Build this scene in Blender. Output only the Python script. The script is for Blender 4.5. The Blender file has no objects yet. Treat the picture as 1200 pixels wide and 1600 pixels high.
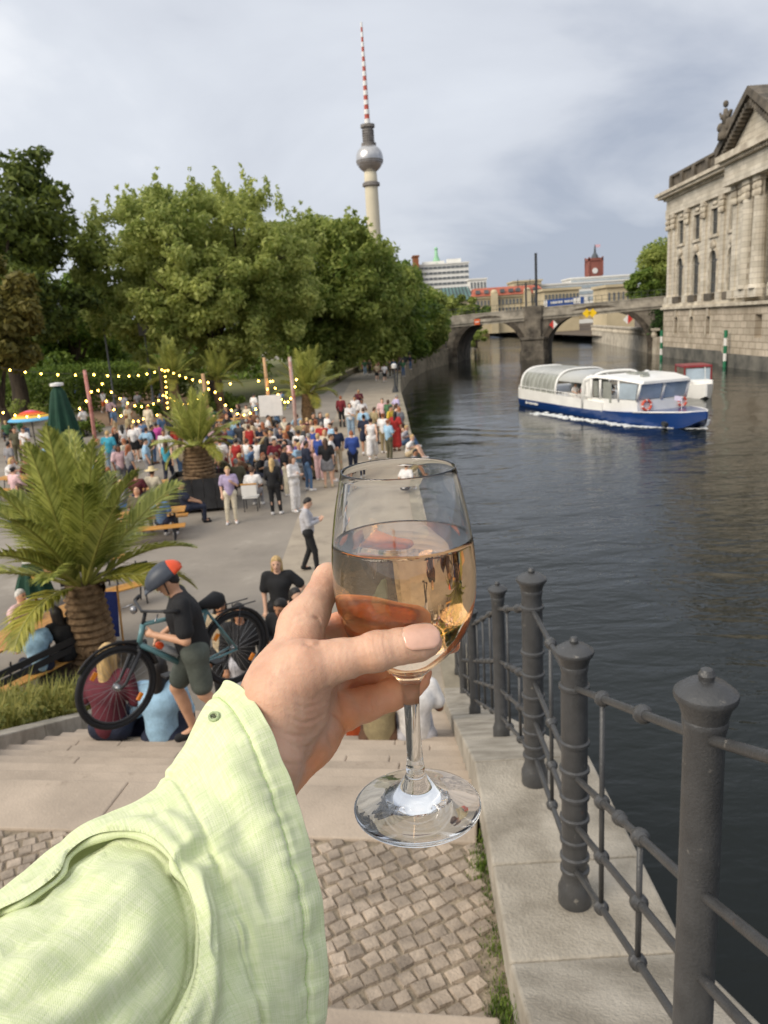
import bpy, bmesh, math, random
import numpy as np
from mathutils import Vector, Matrix
random.seed(7); RNG = np.random.default_rng(7)
C = bpy.context.scene.collection
# ------------------------------------------------------------ camera geometry used to place things
TH = math.radians(13.6); PH = math.radians(3.6); FPX = 1200.; CZ = 5.3
_ct, _st = math.cos(TH), math.sin(TH); _cp, _sp = math.cos(PH), math.sin(PH)
CF = np.array((0, _ct, -_st)); _R0 = np.array((1., 0, 0)); _U0 = np.array((0, _st, _ct))
CR = _cp*_R0 - _sp*_U0; CU = _cp*_U0 + _sp*_R0; CO = np.array((0, 0, CZ))
def ray(u, v): return CF + (u-600)/FPX*CR + (800-v)/FPX*CU
def at(u, v, z=0.):
    d = ray(u, v); t = (z-CZ)/d[2]; return Vector((d[0]*t, d[1]*t, z))
def aty(u, v, y):
    d = ray(u, v); t = y/d[1]; return Vector((d[0]*t, y, CZ+d[2]*t))
def atd(u, v, t): return Vector(CO + ray(u, v)*t)
def atx(u, v, x):
    d = ray(u, v); t = x/d[0]; return Vector((x, d[1]*t, CZ+d[2]*t))
def pixn(P):
    q = np.asarray(P, float)-CO; w = q@CF
    return 600+(q@CR)/w*FPX, 800-(q@CU)/w*FPX, w
def lin(c): return c/12.92 if c <= .04045 else ((c+.055)/1.055)**2.4
def s(r, g, b): return (lin(r/255), lin(g/255), lin(b/255))
# ------------------------------------------------------------ materials
MATS = {}
def mat(name, col, rough=.7, var=.18, scale=4., bump=0., bscale=None, metal=0., spec=None, col2=None, detail=5., coat=0., sss=0., stretch=None, trans=0.):
    if name in MATS: return MATS[name]
    m = bpy.data.materials.new(name); m.use_nodes = True; MATS[name] = m
    n = m.node_tree.nodes; l = m.node_tree.links; p = n['Principled BSDF']
    p.inputs['Roughness'].default_value = rough; p.inputs['Metallic'].default_value = metal
    if spec is not None: p.inputs['Specular IOR Level'].default_value = spec
    if coat: p.inputs['Coat Weight'].default_value = coat
    if trans: p.inputs['Transmission Weight'].default_value = trans
    if sss:
        p.inputs['Subsurface Weight'].default_value = sss; p.inputs['Subsurface Radius'].default_value = (.006, .0025, .0012); p.inputs['Subsurface Scale'].default_value = 1.
    tc = n.new('ShaderNodeTexCoord'); src = tc.outputs['Object']
    if stretch:
        mp = n.new('ShaderNodeMapping'); mp.inputs['Scale'].default_value = stretch; l.new(src, mp.inputs['Vector']); src = mp.outputs['Vector']
    c2 = col2 or tuple(max(0, c*(1-2*var)) for c in col); c1 = tuple(min(1, c*(1+var)) for c in col) if not col2 else col
    nz = n.new('ShaderNodeTexNoise'); nz.inputs['Scale'].default_value = scale; nz.inputs['Detail'].default_value = detail; nz.inputs['Roughness'].default_value = .6
    l.new(src, nz.inputs['Vector'])
    r = n.new('ShaderNodeValToRGB'); r.color_ramp.elements[0].position = .32; r.color_ramp.elements[1].position = .68
    r.color_ramp.elements[0].color = (*c2, 1); r.color_ramp.elements[1].color = (*c1, 1)
    l.new(nz.outputs['Fac'], r.inputs['Fac']); l.new(r.outputs['Color'], p.inputs['Base Color'])
    if bump:
        nb = n.new('ShaderNodeTexNoise'); nb.inputs['Scale'].default_value = bscale or scale*6; nb.inputs['Detail'].default_value = 6
        l.new(src, nb.inputs['Vector']); b = n.new('ShaderNodeBump'); b.inputs['Strength'].default_value = min(1, bump); b.inputs['Distance'].default_value = .02
        l.new(nb.outputs['Fac'], b.inputs['Height']); l.new(b.outputs['Normal'], p.inputs['Normal'])
    return m
def emis(name, col, strength):
    m = bpy.data.materials.new(name); m.use_nodes = True; p = m.node_tree.nodes['Principled BSDF']
    p.inputs['Base Color'].default_value = (*col, 1); p.inputs['Emission Color'].default_value = (*col, 1); p.inputs['Emission Strength'].default_value = strength
    return m
def glassmat(name, col, rough=0., ior=1.5):
    m = bpy.data.materials.new(name); m.use_nodes = True; p = m.node_tree.nodes['Principled BSDF']
    p.inputs['Base Color'].default_value = (*col, 1); p.inputs['Roughness'].default_value = rough; p.inputs['IOR'].default_value = ior; p.inputs['Transmission Weight'].default_value = 1
    return m
def leafmat(name, c1, c2, scale=.35, rough=.55, transl=.35):
    m = bpy.data.materials.new(name); m.use_nodes = True; n = m.node_tree.nodes; l = m.node_tree.links
    p = n['Principled BSDF']; p.inputs['Roughness'].default_value = rough; p.inputs['Specular IOR Level'].default_value = .3
    tc = n.new('ShaderNodeTexCoord'); nz = n.new('ShaderNodeTexNoise'); nz.inputs['Scale'].default_value = scale; nz.inputs['Detail'].default_value = 6
    l.new(tc.outputs['Object'], nz.inputs['Vector'])
    gi = n.new('ShaderNodeNewGeometry'); ad = n.new('ShaderNodeMath'); ad.operation = 'MULTIPLY_ADD'; ad.inputs[1].default_value = .5; ad.inputs[2].default_value = -.25
    l.new(gi.outputs['Random Per Island'], ad.inputs[0]); ad2 = n.new('ShaderNodeMath'); ad2.operation = 'ADD'
    l.new(nz.outputs['Fac'], ad2.inputs[0]); l.new(ad.outputs[0], ad2.inputs[1])
    r = n.new('ShaderNodeValToRGB'); r.color_ramp.elements[0].position = .25; r.color_ramp.elements[1].position = .75
    r.color_ramp.elements[0].color = (*c1, 1); r.color_ramp.elements[1].color = (*c2, 1)
    l.new(ad2.outputs[0], r.inputs['Fac']); l.new(r.outputs['Color'], p.inputs['Base Color'])
    t = n.new('ShaderNodeBsdfTranslucent'); l.new(r.outputs['Color'], t.inputs['Color']); mx = n.new('ShaderNodeMixShader'); mx.inputs[0].default_value = transl
    l.new(p.outputs[0], mx.inputs[1]); l.new(t.outputs[0], mx.inputs[2]); l.new(mx.outputs[0], n['Material Output'].inputs['Surface'])
    return m
# ------------------------------------------------------------ mesh builder
class MB:
    def __init__(self): self.v = []; self.f = []; self.m = []
    def add(self, vs, fs, mi=0):
        o = len(self.v); self.v += [tuple(x) for x in vs]; self.f += [tuple(i+o for i in q) for q in fs]; self.m += [mi]*len(fs); return self
    def box(self, c, d, rot=0., mi=0, M=None):
        x, y, z = (k/2 for k in d); vs = [(-x,-y,-z),(x,-y,-z),(x,y,-z),(-x,y,-z),(-x,-y,z),(x,-y,z),(x,y,z),(-x,y,z)]
        if M is None: M = Matrix.Translation(c) @ Matrix.Rotation(rot, 4, 'Z')
        else: M = Matrix.Translation(c) @ M
        return self.add([M @ Vector(p) for p in vs], [(0,3,2,1),(4,5,6,7),(0,1,5,4),(1,2,6,5),(2,3,7,6),(3,0,4,7)], mi)
    def hexa(self, b, t, mi=0):      # bottom quad, top quad (both counter-clockwise seen from above)
        return self.add(list(b)+list(t), [(3,2,1,0),(4,5,6,7),(0,1,5,4),(1,2,6,5),(2,3,7,6),(3,0,4,7)], mi)
    def tube(self, pts, r, seg=8, mi=0, cap=True, closed=False, flat=1.):
        P = [Vector(p) for p in pts]; n = len(P); R = r if hasattr(r, '__len__') else [r]*n; o = len(self.v); vs = []; up = None
        for i, p in enumerate(P):
            a = P[(i-1) % n] if (i or closed) else p; b = P[(i+1) % n] if (i < n-1 or closed) else p
            d = (b-a).normalized() if (b-a).length > 1e-9 else Vector((0,0,1))
            if up is None: up = d.orthogonal().normalized()
            up = (up-d*up.dot(d)); up = up.normalized() if up.length > 1e-6 else d.orthogonal().normalized(); w = d.cross(up)
            for k in range(seg):
                t = 2*math.pi*k/seg; vs.append(p+up*(math.cos(t)*R[i])+w*(math.sin(t)*R[i]*flat))
        fs = []
        for i in range(n if closed else n-1):
            j = (i+1) % n
            for k in range(seg): fs.append((i*seg+k, i*seg+(k+1) % seg, j*seg+(k+1) % seg, j*seg+k))
        if cap and not closed: fs.append(tuple(reversed(range(seg)))); fs.append(tuple((n-1)*seg+k for k in range(seg)))
        return self.add(vs, fs, mi)
    def lathe(self, prof, seg=16, c=(0,0,0), mi=0, cap=True):   # prof: (r, z)
        vs = []; fs = []; n = len(prof)
        for r, z in prof:
            for k in range(seg): t = 2*math.pi*k/seg; vs.append((c[0]+r*math.cos(t), c[1]+r*math.sin(t), c[2]+z))
        for i in range(n-1):
            for k in range(seg): fs.append((i*seg+k, i*seg+(k+1) % seg, (i+1)*seg+(k+1) % seg, (i+1)*seg+k))
        if cap: fs.append(tuple(reversed(range(seg)))); fs.append(tuple((n-1)*seg+k for k in range(seg)))
        return self.add(vs, fs, mi)
    def ball(self, c, r, seg=10, rings=6, mi=0):
        r = r if hasattr(r, '__len__') else (r, r, r); vs = [(c[0], c[1], c[2]-r[2])]; fs = []
        for i in range(1, rings):
            a = -math.pi/2+math.pi*i/rings
            for k in range(seg): t = 2*math.pi*k/seg; vs.append((c[0]+r[0]*math.cos(a)*math.cos(t), c[1]+r[1]*math.cos(a)*math.sin(t), c[2]+r[2]*math.sin(a)))
        vs.append((c[0], c[1], c[2]+r[2]))
        for k in range(seg): fs.append((0, 1+(k+1) % seg, 1+k)); fs.append((len(vs)-1, len(vs)-1-seg+k, len(vs)-1-seg+(k+1) % seg))
        for i in range(rings-2):
            for k in range(seg): fs.append((1+i*seg+k, 1+i*seg+(k+1) % seg, 1+(i+1)*seg+(k+1) % seg, 1+(i+1)*seg+k))
        return self.add(vs, fs, mi)
    def prism(self, outline, axis_vec, mi=0):   # planar outline (3D points) extruded by a vector
        n = len(outline); a = [Vector(p) for p in outline]; b = [p+Vector(axis_vec) for p in a]
        return self.add(a+b, [tuple(reversed(range(n))), tuple(range(n, 2*n))]+[(i, (i+1) % n, n+(i+1) % n, n+i) for i in range(n)], mi)
    def build(self, name, mats, parent=None, smooth=False, world=None, bevel=0., angle=None):
        me = bpy.data.meshes.new(name); off = Vector(world) if world is not None else None
        me.from_pydata([tuple(Vector(v)-off) for v in self.v] if off is not None else self.v, [], self.f)
        mats = mats if isinstance(mats, (list, tuple)) else [mats]
        for m in mats: me.materials.append(m)
        if len(mats) > 1: me.polygons.foreach_set('material_index', self.m)
        if smooth: me.polygons.foreach_set('use_smooth', [True]*len(me.polygons))
        if smooth and angle: me.set_sharp_from_angle(angle=math.radians(angle))
        me.update(); o = bpy.data.objects.new(name, me); C.objects.link(o)
        if bevel:
            b = o.modifiers.new('edge', 'BEVEL'); b.width = bevel; b.segments = 2; b.limit_method = 'ANGLE'; b.harden_normals = False
        if parent is not None: o.parent = parent
        elif off is not None: o.location = off
        return o
def npmesh(name, V, F, mats, parent=None, smooth=True, loc=None):
    me = bpy.data.meshes.new(name); V = np.asarray(V, np.float32); F = np.asarray(F, np.int32); k = F.shape[1]
    me.vertices.add(len(V)); me.vertices.foreach_set('co', V.ravel()); me.loops.add(F.size); me.loops.foreach_set('vertex_index', F.ravel())
    me.polygons.add(len(F)); me.polygons.foreach_set('loop_start', np.arange(0, F.size, k, dtype=np.int32))
    if smooth: me.polygons.foreach_set('use_smooth', np.ones(len(F), bool))
    for m in (mats if isinstance(mats, (list, tuple)) else [mats]): me.materials.append(m)
    me.update(calc_edges=True); me.validate(); o = bpy.data.objects.new(name, me); C.objects.link(o)
    if parent is not None: o.parent = parent
    if loc is not None: o.location = loc
    return o
def tag(o, label, cat, group=None, kind=None):
    if label: o['label'] = label
    if cat: o['category'] = cat
    if group: o['group'] = group
    if kind: o['kind'] = kind
    return o
def empty(name, loc=(0,0,0), label=None, cat=None, group=None, rz=0.):
    o = bpy.data.objects.new(name, None); C.objects.link(o); o.location = loc; o.rotation_euler = (0,0,rz); o.empty_display_size = .1
    return tag(o, label, cat, group)
def copy_tree(o, parent=None):
    c = o.copy(); C.objects.link(c)
    if parent is not None: c.parent = parent
    for ch in list(o.children): copy_tree(ch, c)
    return c
def struct(o): o['kind'] = 'structure'; return o
# ------------------------------------------------------------ signed distance fields -> one continuous surface
def cap(P, a, b, ra, rb):
    a = np.asarray(a, np.float32); b = np.asarray(b, np.float32); ab = b-a; L = float(ab@ab)+1e-12
    t = np.clip(((P-a)@ab)/L, 0, 1); return np.linalg.norm(P-a-t[..., None]*ab, axis=-1)-(ra+(rb-ra)*t)
def ell(P, c, r):
    r = np.asarray(r, np.float32); q = (P-np.asarray(c, np.float32))/r; k = np.linalg.norm(q, axis=-1); return (k-1)*float(r.min())
def smin(a, b, k):
    if k <= 0: return np.minimum(a, b)
    h = np.clip(k-np.abs(a-b), 0, None)/k; return np.minimum(a, b)-h*h*k*.25
def grid(lo, hi, h):
    ax = [np.arange(lo[i], hi[i]+h, h, dtype=np.float32) for i in range(3)]
    return np.stack(np.meshgrid(*ax, indexing='ij'), -1)
def nets(f, lo, h):
    sx, sy, sz = (d-1 for d in f.shape); ins = f < 0
    cnt = np.zeros((sx, sy, sz), np.float32); pos = np.zeros((sx, sy, sz, 3), np.float32)
    cor = [(i, j, k) for i in (0,1) for j in (0,1) for k in (0,1)]
    sl = lambda a, c: a[c[0]:c[0]+sx, c[1]:c[1]+sy, c[2]:c[2]+sz]
    for A in cor:
        for d in range(3):
            if A[d]: continue
            B = list(A); B[d] = 1; fa, fb = sl(f, A), sl(f, B); x = (fa < 0) != (fb < 0)
            t = np.where(x, fa/np.where(x, fa-fb, 1), 0)
            cnt += x
            for e in range(3): pos[..., e] += np.where(x, A[e]+(t if e == d else 0), 0)
    act = cnt > 0; idx = -np.ones(act.shape, np.int64); idx[act] = np.arange(act.sum())
    base = np.argwhere(act); V = (base+pos[act]/cnt[act][:, None])*h+np.asarray(lo)
    Q = []
    for d in range(3):
        e, g = [(1,2),(2,0),(0,1)][d]
        a = ins[(slice(0,-1) if d == 0 else slice(None)), (slice(0,-1) if d == 1 else slice(None)), (slice(0,-1) if d == 2 else slice(None))]
        b = ins[(slice(1,None) if d == 0 else slice(None)), (slice(1,None) if d == 1 else slice(None)), (slice(1,None) if d == 2 else slice(None))]
        for flip, w in ((0, np.argwhere(a & ~b)), (1, np.argwhere(~a & b))):
            w = w[(w[:, e] > 0) & (w[:, g] > 0) & (w[:, e] < act.shape[e]) & (w[:, g] < act.shape[g])]
            if not len(w): continue
            def c(de, dg): q = w.copy(); q[:, e] -= de; q[:, g] -= dg; return idx[q[:, 0], q[:, 1], q[:, 2]]
            q = np.stack([c(0,0), c(1,0), c(1,1), c(0,1)], 1); Q.append(q if not flip else q[:, ::-1])
    return V, np.concatenate(Q)
class Field:                # sparse evaluation: every primitive only touches its own neighbourhood
    def __init__(s_, lo, hi, h): s_.lo = np.asarray(lo, np.float32); s_.h = h; s_.n = [int((hi[i]-lo[i])/h)+2 for i in range(3)]; s_.f = np.full(s_.n, .08, np.float32)
    def put(s_, fn, lo, hi, k=.0, mode='u'):
        a = [max(0, int((lo[i]-s_.lo[i])/s_.h)-1) for i in range(3)]; b = [min(s_.n[i], int((hi[i]-s_.lo[i])/s_.h)+3) for i in range(3)]
        if any(b[i] <= a[i] for i in range(3)): return s_
        ax = [s_.lo[i]+s_.h*np.arange(a[i], b[i], dtype=np.float32) for i in range(3)]; P = np.stack(np.meshgrid(*ax, indexing='ij'), -1); q = (slice(a[0],b[0]), slice(a[1],b[1]), slice(a[2],b[2])); s_.f[q] = smin(s_.f[q], fn(P), k) if mode == 'u' else np.maximum(s_.f[q], -fn(P)); return s_
    def cap(s_, a, b, ra, rb, k=.02):
        a, b = np.asarray(a, np.float32), np.asarray(b, np.float32); m = max(ra, rb)+.06; return s_.put(lambda P: cap(P, a, b, ra, rb), np.minimum(a,b)-m, np.maximum(a,b)+m, k)
    def ell(s_, c, r, k=.02, mode='u'): c = np.asarray(c, np.float32); m = max(r)+.06; return s_.put(lambda P: ell(P, c, r), c-m, c+m, k, mode)
    def mesh(s_): s_.f[0] = s_.f[-1] = .08; s_.f[:,0] = s_.f[:,-1] = .08; s_.f[:,:,0] = s_.f[:,:,-1] = .08; return nets(s_.f, s_.lo, s_.h)
def spl(P, n):        # Catmull-Rom through rows of P
    P = np.asarray(P, float); m = len(P); out = []
    for t in np.linspace(0, m-1, n):
        i = min(int(t), m-2); u = t-i; p0 = P[max(i-1, 0)] if i else 2*P[0]-P[1]; p1, p2 = P[i], P[i+1]; p3 = P[i+2] if i+2 < m else 2*P[-1]-P[-2]
        out.append(.5*((2*p1)+(p2-p0)*u+(2*p0-5*p1+4*p2-p3)*u*u+(3*p1-p0-3*p2+p3)*u**3))
    return np.array(out)
def pclose(u, v, poly):     # closest point on a polyline
    best = np.full(np.shape(u), 1e9); P = np.asarray(poly, float); cu = np.zeros(np.shape(u)); cv = np.zeros(np.shape(u))
    for a, b in zip(P[:-1], P[1:]):
        ab = b-a; t = np.clip(((u-a[0])*ab[0]+(v-a[1])*ab[1])/(ab@ab), 0, 1); x, y = a[0]+t*ab[0], a[1]+t*ab[1]; d = np.hypot(u-x, v-y); k = d < best; best = np.where(k, d, best); cu = np.where(k, x, cu); cv = np.where(k, y, cv)
    return cu, cv
def pdist(u, v, poly):   # distance and arc fraction from points to a polyline in a plane
    best = np.full(np.shape(u), 1e9); P = np.asarray(poly, float); tt = np.zeros(np.shape(u)); sd = np.zeros(np.shape(u)); L = len(P)-1
    for i in range(L):
        a, b = P[i], P[i+1]; ab = b-a; q = ab@ab; t = np.clip(((u-a[0])*ab[0]+(v-a[1])*ab[1])/q, 0, 1)
        du, dv = u-a[0]-t*ab[0], v-a[1]-t*ab[1]; d = np.hypot(du, dv); k = d < best
        best = np.where(k, d, best); tt = np.where(k, (i+t)/L, tt); sd = np.where(k, np.sign(ab[0]*dv-ab[1]*du), sd)
    return best, tt, sd
# ============================================================ camera, sky, sun
sc = bpy.context.scene
cam = bpy.data.objects.new('camera', bpy.data.cameras.new('camera')); C.objects.link(cam); sc.camera = cam
cam.matrix_world = Matrix(((CR[0], CU[0], -CF[0], 0), (CR[1], CU[1], -CF[1], 0), (CR[2], CU[2], -CF[2], CZ), (0,0,0,1)))
cd = cam.data; cd.sensor_fit = 'VERTICAL'; cd.sensor_height = 36.; cd.lens = 36.*FPX/1600.; cd.clip_start = .02; cd.clip_end = 6000
cd.dof.use_dof = True; cd.dof.focus_distance = .435; cd.dof.aperture_fstop = cd.lens/1.1
sc.view_settings.view_transform = 'Standard'; sc.view_settings.look = 'None'; sc.view_settings.exposure = .62; sc.view_settings.gamma = 1
sc.render.engine = 'CYCLES'; sc.cycles.use_denoising = True
sc.cycles.max_bounces = 14; sc.cycles.transmission_bounces = 12; sc.cycles.transparent_max_bounces = 12; sc.cycles.diffuse_bounces = 3; sc.cycles.glossy_bounces = 5
sc.cycles.caustics_refractive = True; sc.cycles.caustics_reflective = False; sc.cycles.blur_glossy = .5; sc.cycles.sample_clamp_indirect = 6
SUN_EL, SUN_AZ = math.radians(36), math.radians(236)      # azimuth from +Y clockwise: behind the viewer, a little to the left
w = bpy.data.worlds.new('World'); sc.world = w; w.use_nodes = True; n = w.node_tree.nodes; l = w.node_tree.links
bg = n['Background']; bg.inputs['Strength'].default_value = .1
sky = n.new('ShaderNodeTexSky'); sky.sky_type = 'NISHITA'; sky.sun_disc = False; sky.sun_elevation = SUN_EL; sky.sun_rotation = SUN_AZ
tc = n.new('ShaderNodeTexCoord'); sep = n.new('ShaderNodeSeparateXYZ'); l.new(tc.outputs['Generated'], sep.inputs[0])
def M_(op, a, b=None, c=None):
    k = n.new('ShaderNodeMath'); k.operation = op
    for i, x in enumerate((a, b, c)):
        if x is None: continue
        if hasattr(x, 'is_linked'): l.new(x, k.inputs[i])
        else: k.inputs[i].default_value = x
    return k.outputs[0]
zz = M_('ADD', M_('MAXIMUM', sep.outputs['Z'], 0.), .42); cx = M_('DIVIDE', sep.outputs['X'], zz); cy = M_('DIVIDE', sep.outputs['Y'], zz)
cv = n.new('ShaderNodeCombineXYZ'); l.new(cx, cv.inputs[0]); l.new(M_('MULTIPLY', cy, 1.15), cv.inputs[1])
n1 = n.new('ShaderNodeTexNoise'); n1.inputs['Scale'].default_value = 1.7; n1.inputs['Detail'].default_value = 7; n1.inputs['Roughness'].default_value = .52; n1.inputs['Distortion'].default_value = .35; l.new(cv.outputs[0], n1.inputs['Vector'])
n2 = n.new('ShaderNodeTexNoise'); n2.inputs['Scale'].default_value = .8; n2.inputs['Detail'].default_value = 3; l.new(cv.outputs[0], n2.inputs['Vector'])
f1 = M_('ADD', M_('MULTIPLY', n1.outputs['Fac'], .62), M_('MULTIPLY', n2.outputs['Fac'], .38))
f1 = M_('ADD', f1, M_('MULTIPLY', sep.outputs['X'], -.20))          # the cloud deck is thinner to the left
f1 = M_('ADD', f1, M_('MULTIPLY', M_('SUBTRACT', sep.outputs['Z'], .25), .40))   # and thicker towards the far horizon
rp = n.new('ShaderNodeValToRGB'); e = rp.color_ramp.elements
e[0].position = .35; e[0].color = (*s(160,168,184), 1); e[1].position = .72; e[1].color = (*s(238,240,244), 1)
k = e.new(.47); k.color = (*s(196,201,211), 1); k = e.new(.58); k.color = (*s(207,212,221), 1)
l.new(f1, rp.inputs['Fac'])
sc10 = n.new('ShaderNodeMix'); sc10.data_type = 'RGBA'; sc10.blend_type = 'MULTIPLY'; sc10.inputs['Factor'].default_value = 1; sc10.inputs['B'].default_value = (8.0,7.95,7.85,1); l.new(rp.outputs['Color'], sc10.inputs['A'])
mx = n.new('ShaderNodeMix'); mx.data_type = 'RGBA'; mx.inputs['Factor'].default_value = .95; l.new(sky.outputs[0], mx.inputs['A']); l.new(sc10.outputs['Result'], mx.inputs['B'])
l.new(mx.outputs['Result'], bg.inputs['Color'])
sun = bpy.data.objects.new('sun', bpy.data.lights.new('sun', 'SUN')); C.objects.link(sun)
sun.data.energy = 1.7; sun.data.angle = math.radians(38); sun.data.color = (1., .9, .76)
sd_ = Vector((math.sin(SUN_AZ)*math.cos(SUN_EL), math.cos(SUN_AZ)*math.cos(SUN_EL), math.sin(SUN_EL)))
sun.rotation_euler = sd_.to_track_quat('Z', 'Y').to_euler(); sun.location = sd_*200
# ============================================================ materials of the setting
m_gran = mat('granite', s(176,160,142), .8, .12, 1.6, .25, 60); m_gran2 = mat('kerb stone', s(184,175,160), .85, .14, 3.5, .5, 70, col2=s(134,126,112))
m_iron = mat('painted iron', s(68,68,68), .36, .12, 14, .2, 140, metal=.0, spec=.55)
m_soil = mat('soil', s(96,82,66), .95, .3, 3, .5, 25)
def add_specks(m, col, scale, lo, hi, amt=1.):
    n = m.node_tree.nodes; l = m.node_tree.links; p = n['Principled BSDF']; src = p.inputs['Base Color'].links[0].from_socket; tc = n.new('ShaderNodeTexCoord'); z = n.new('ShaderNodeTexNoise'); z.inputs['Scale'].default_value = scale; z.inputs['Detail'].default_value = 8; z.inputs['Roughness'].default_value = .7; l.new(tc.outputs['Object'], z.inputs['Vector'])
    r = n.new('ShaderNodeMapRange'); r.inputs['From Min'].default_value = lo; r.inputs['From Max'].default_value = hi; r.inputs['To Max'].default_value = amt; l.new(z.outputs['Fac'], r.inputs['Value']); mx = n.new('ShaderNodeMix'); mx.data_type = 'RGBA'; l.new(r.outputs[0], mx.inputs['Factor']); l.new(src, mx.inputs['A']); mx.inputs['B'].default_value = (*col, 1); l.new(mx.outputs['Result'], p.inputs['Base Color'])
add_specks(m_iron, s(150,144,134), 26, .64, .70, .6); add_specks(m_iron, s(96,66,46), 9, .66, .74, .45); add_specks(m_gran, s(112,98,82), 5, .60, .72, .5); add_specks(m_gran, s(206,194,176), 38, .62, .72, .5); add_specks(m_gran2, s(110,104,90), 7, .60, .74, .5); add_specks(m_gran2, s(214,206,192), 45, .62, .72, .5)
# ------------------------------------------------------------ water: one sheet to the horizon, with ripples
def water_mat():
    m = bpy.data.materials.new('river water'); m.use_nodes = True; n = m.node_tree.nodes; l = m.node_tree.links; p = n['Principled BSDF']
    p.inputs['Base Color'].default_value = (.006,.009,.007,1); p.inputs['Roughness'].default_value = .06; p.inputs['IOR'].default_value = 1.33; p.inputs['Specular IOR Level'].default_value = .4
    g = n.new('ShaderNodeNewGeometry'); hs = None
    for sc_, st, amp in ((.16, (1,2.2,1), 1.), (.55, (1,2.4,1), .5), (1.7, (1,1.9,1), .22), (5.5, (1,1.5,1), .07)):
        mp = n.new('ShaderNodeMapping'); mp.inputs['Scale'].default_value = st; mp.inputs['Rotation'].default_value = (0,0,.35*sc_); l.new(g.outputs['Position'], mp.inputs['Vector'])
        nz = n.new('ShaderNodeTexNoise'); nz.inputs['Scale'].default_value = sc_; nz.inputs['Detail'].default_value = 2; nz.inputs['Distortion'].default_value = .6; l.new(mp.outputs[0], nz.inputs['Vector'])
        mu = n.new('ShaderNodeMath'); mu.operation = 'MULTIPLY'; mu.inputs[1].default_value = amp; l.new(nz.outputs['Fac'], mu.inputs[0])
        if hs is None: hs = mu.outputs[0]
        else: a = n.new('ShaderNodeMath'); a.operation = 'ADD'; l.new(hs, a.inputs[0]); l.new(mu.outputs[0], a.inputs[1]); hs = a.outputs[0]
    def mn(op, a, b=None, c=None):
        k = n.new('ShaderNodeMath'); k.operation = op
        for i, x in enumerate((a, b, c)):
            if x is None: continue
            if hasattr(x, 'is_linked'): l.new(x, k.inputs[i])
            else: k.inputs[i].default_value = x
        return k.outputs[0]
    vd = n.new('ShaderNodeVectorMath'); vd.operation = 'DISTANCE'; l.new(g.outputs['Position'], vd.inputs[0]); vd.inputs[1].default_value = (12.5,58,-1.6)       # bow waves spreading from the boat's track
    wz = n.new('ShaderNodeTexNoise'); wz.inputs['Scale'].default_value = .06; wz.inputs['Detail'].default_value = 2; l.new(g.outputs['Position'], wz.inputs['Vector'])
    ph_ = mn('ADD', mn('MULTIPLY', vd.outputs['Value'], 2.2), mn('MULTIPLY', wz.outputs['Fac'], 26.)); rg = n.new('ShaderNodeMapRange'); rg.inputs['From Min'].default_value = 52; rg.inputs['From Max'].default_value = 14; l.new(vd.outputs['Value'], rg.inputs['Value'])
    sg_ = n.new('ShaderNodeMapRange'); sg_.inputs['From Min'].default_value = .46; sg_.inputs['From Max'].default_value = .58; l.new(wz.outputs['Fac'], sg_.inputs['Value'])
    hs = mn('ADD', hs, mn('MULTIPLY', mn('SINE', ph_), mn('MULTIPLY', mn('MULTIPLY', rg.outputs[0], sg_.outputs[0]), .34)))
    b = n.new('ShaderNodeBump'); b.inputs['Strength'].default_value = 1.; b.inputs['Distance'].default_value = .105
    mp = n.new('ShaderNodeMapping'); mp.inputs['Scale'].default_value = (.035,.016,1); mp.inputs['Rotation'].default_value = (0,0,.5); l.new(g.outputs['Position'], mp.inputs['Vector']); nz = n.new('ShaderNodeTexNoise'); nz.inputs['Scale'].default_value = 1; nz.inputs['Detail'].default_value = 3; nz.inputs['Distortion'].default_value = 1.2; l.new(mp.outputs[0], nz.inputs['Vector'])
    mr_ = n.new('ShaderNodeMapRange'); mr_.inputs['From Min'].default_value = .38; mr_.inputs['From Max'].default_value = .62; mr_.inputs['To Min'].default_value = .25; mr_.inputs['To Max'].default_value = 1.15; l.new(nz.outputs['Fac'], mr_.inputs['Value']); mm_ = n.new('ShaderNodeMath'); mm_.operation = 'MULTIPLY'; l.new(hs, mm_.inputs[0]); l.new(mr_.outputs[0], mm_.inputs[1]); l.new(mm_.outputs[0], b.inputs['Height']); l.new(b.outputs['Normal'], p.inputs['Normal'])
    return m
WZ = -1.6
wm = MB(); wm.add([(-60,-30,WZ),(900,-30,WZ),(900,2500,WZ),(-60,2500,WZ)], [(0,1,2,3)]); struct(wm.build('water', water_mat()))
# ------------------------------------------------------------ left bank: promenade slab, quay wall, park ground
QE = [(1.15,-12),(1.15,9.5),(1.28,20),(1.42,31),(1.75,49),(1.95,64),(2.5,80),(4.2,98),(7.6,117),(12.2,131),(15,150),(22,190),(30,240)]
def promenade_mat():
    m = mat('promenade asphalt', s(150,141,129), .85, .1, .5, .35, 60, col2=s(132,124,114)); return m
m_prom = promenade_mat(); add_specks(m_prom, s(118,110,100), .22, .5, .62, .55); add_specks(m_prom, s(96,90,82), 2.2, .62, .7, .5); add_specks(m_prom, s(176,168,156), .5, .6, .7, .4)
pm = MB(); vs = []; fs = []
for i, (x, y) in enumerate(QE): vs += [(x,y,0),(-260,y,0)]
for i in range(len(QE)-1): fs.append((2*i, 2*i+2, 2*i+3, 2*i+1))
pm.add(vs, fs); struct(pm.build('promenade', m_prom))
farg = MB(); farg.add([(-900,240,-.05),(30,240,-.05),(30,2600,-.05),(-900,2600,-.05)], [(0,1,2,3)]).add([(52,122,-.04),(900,128,-.04),(900,2600,-.04),(52,2600,-.04)], [(0,1,2,3)])
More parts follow.
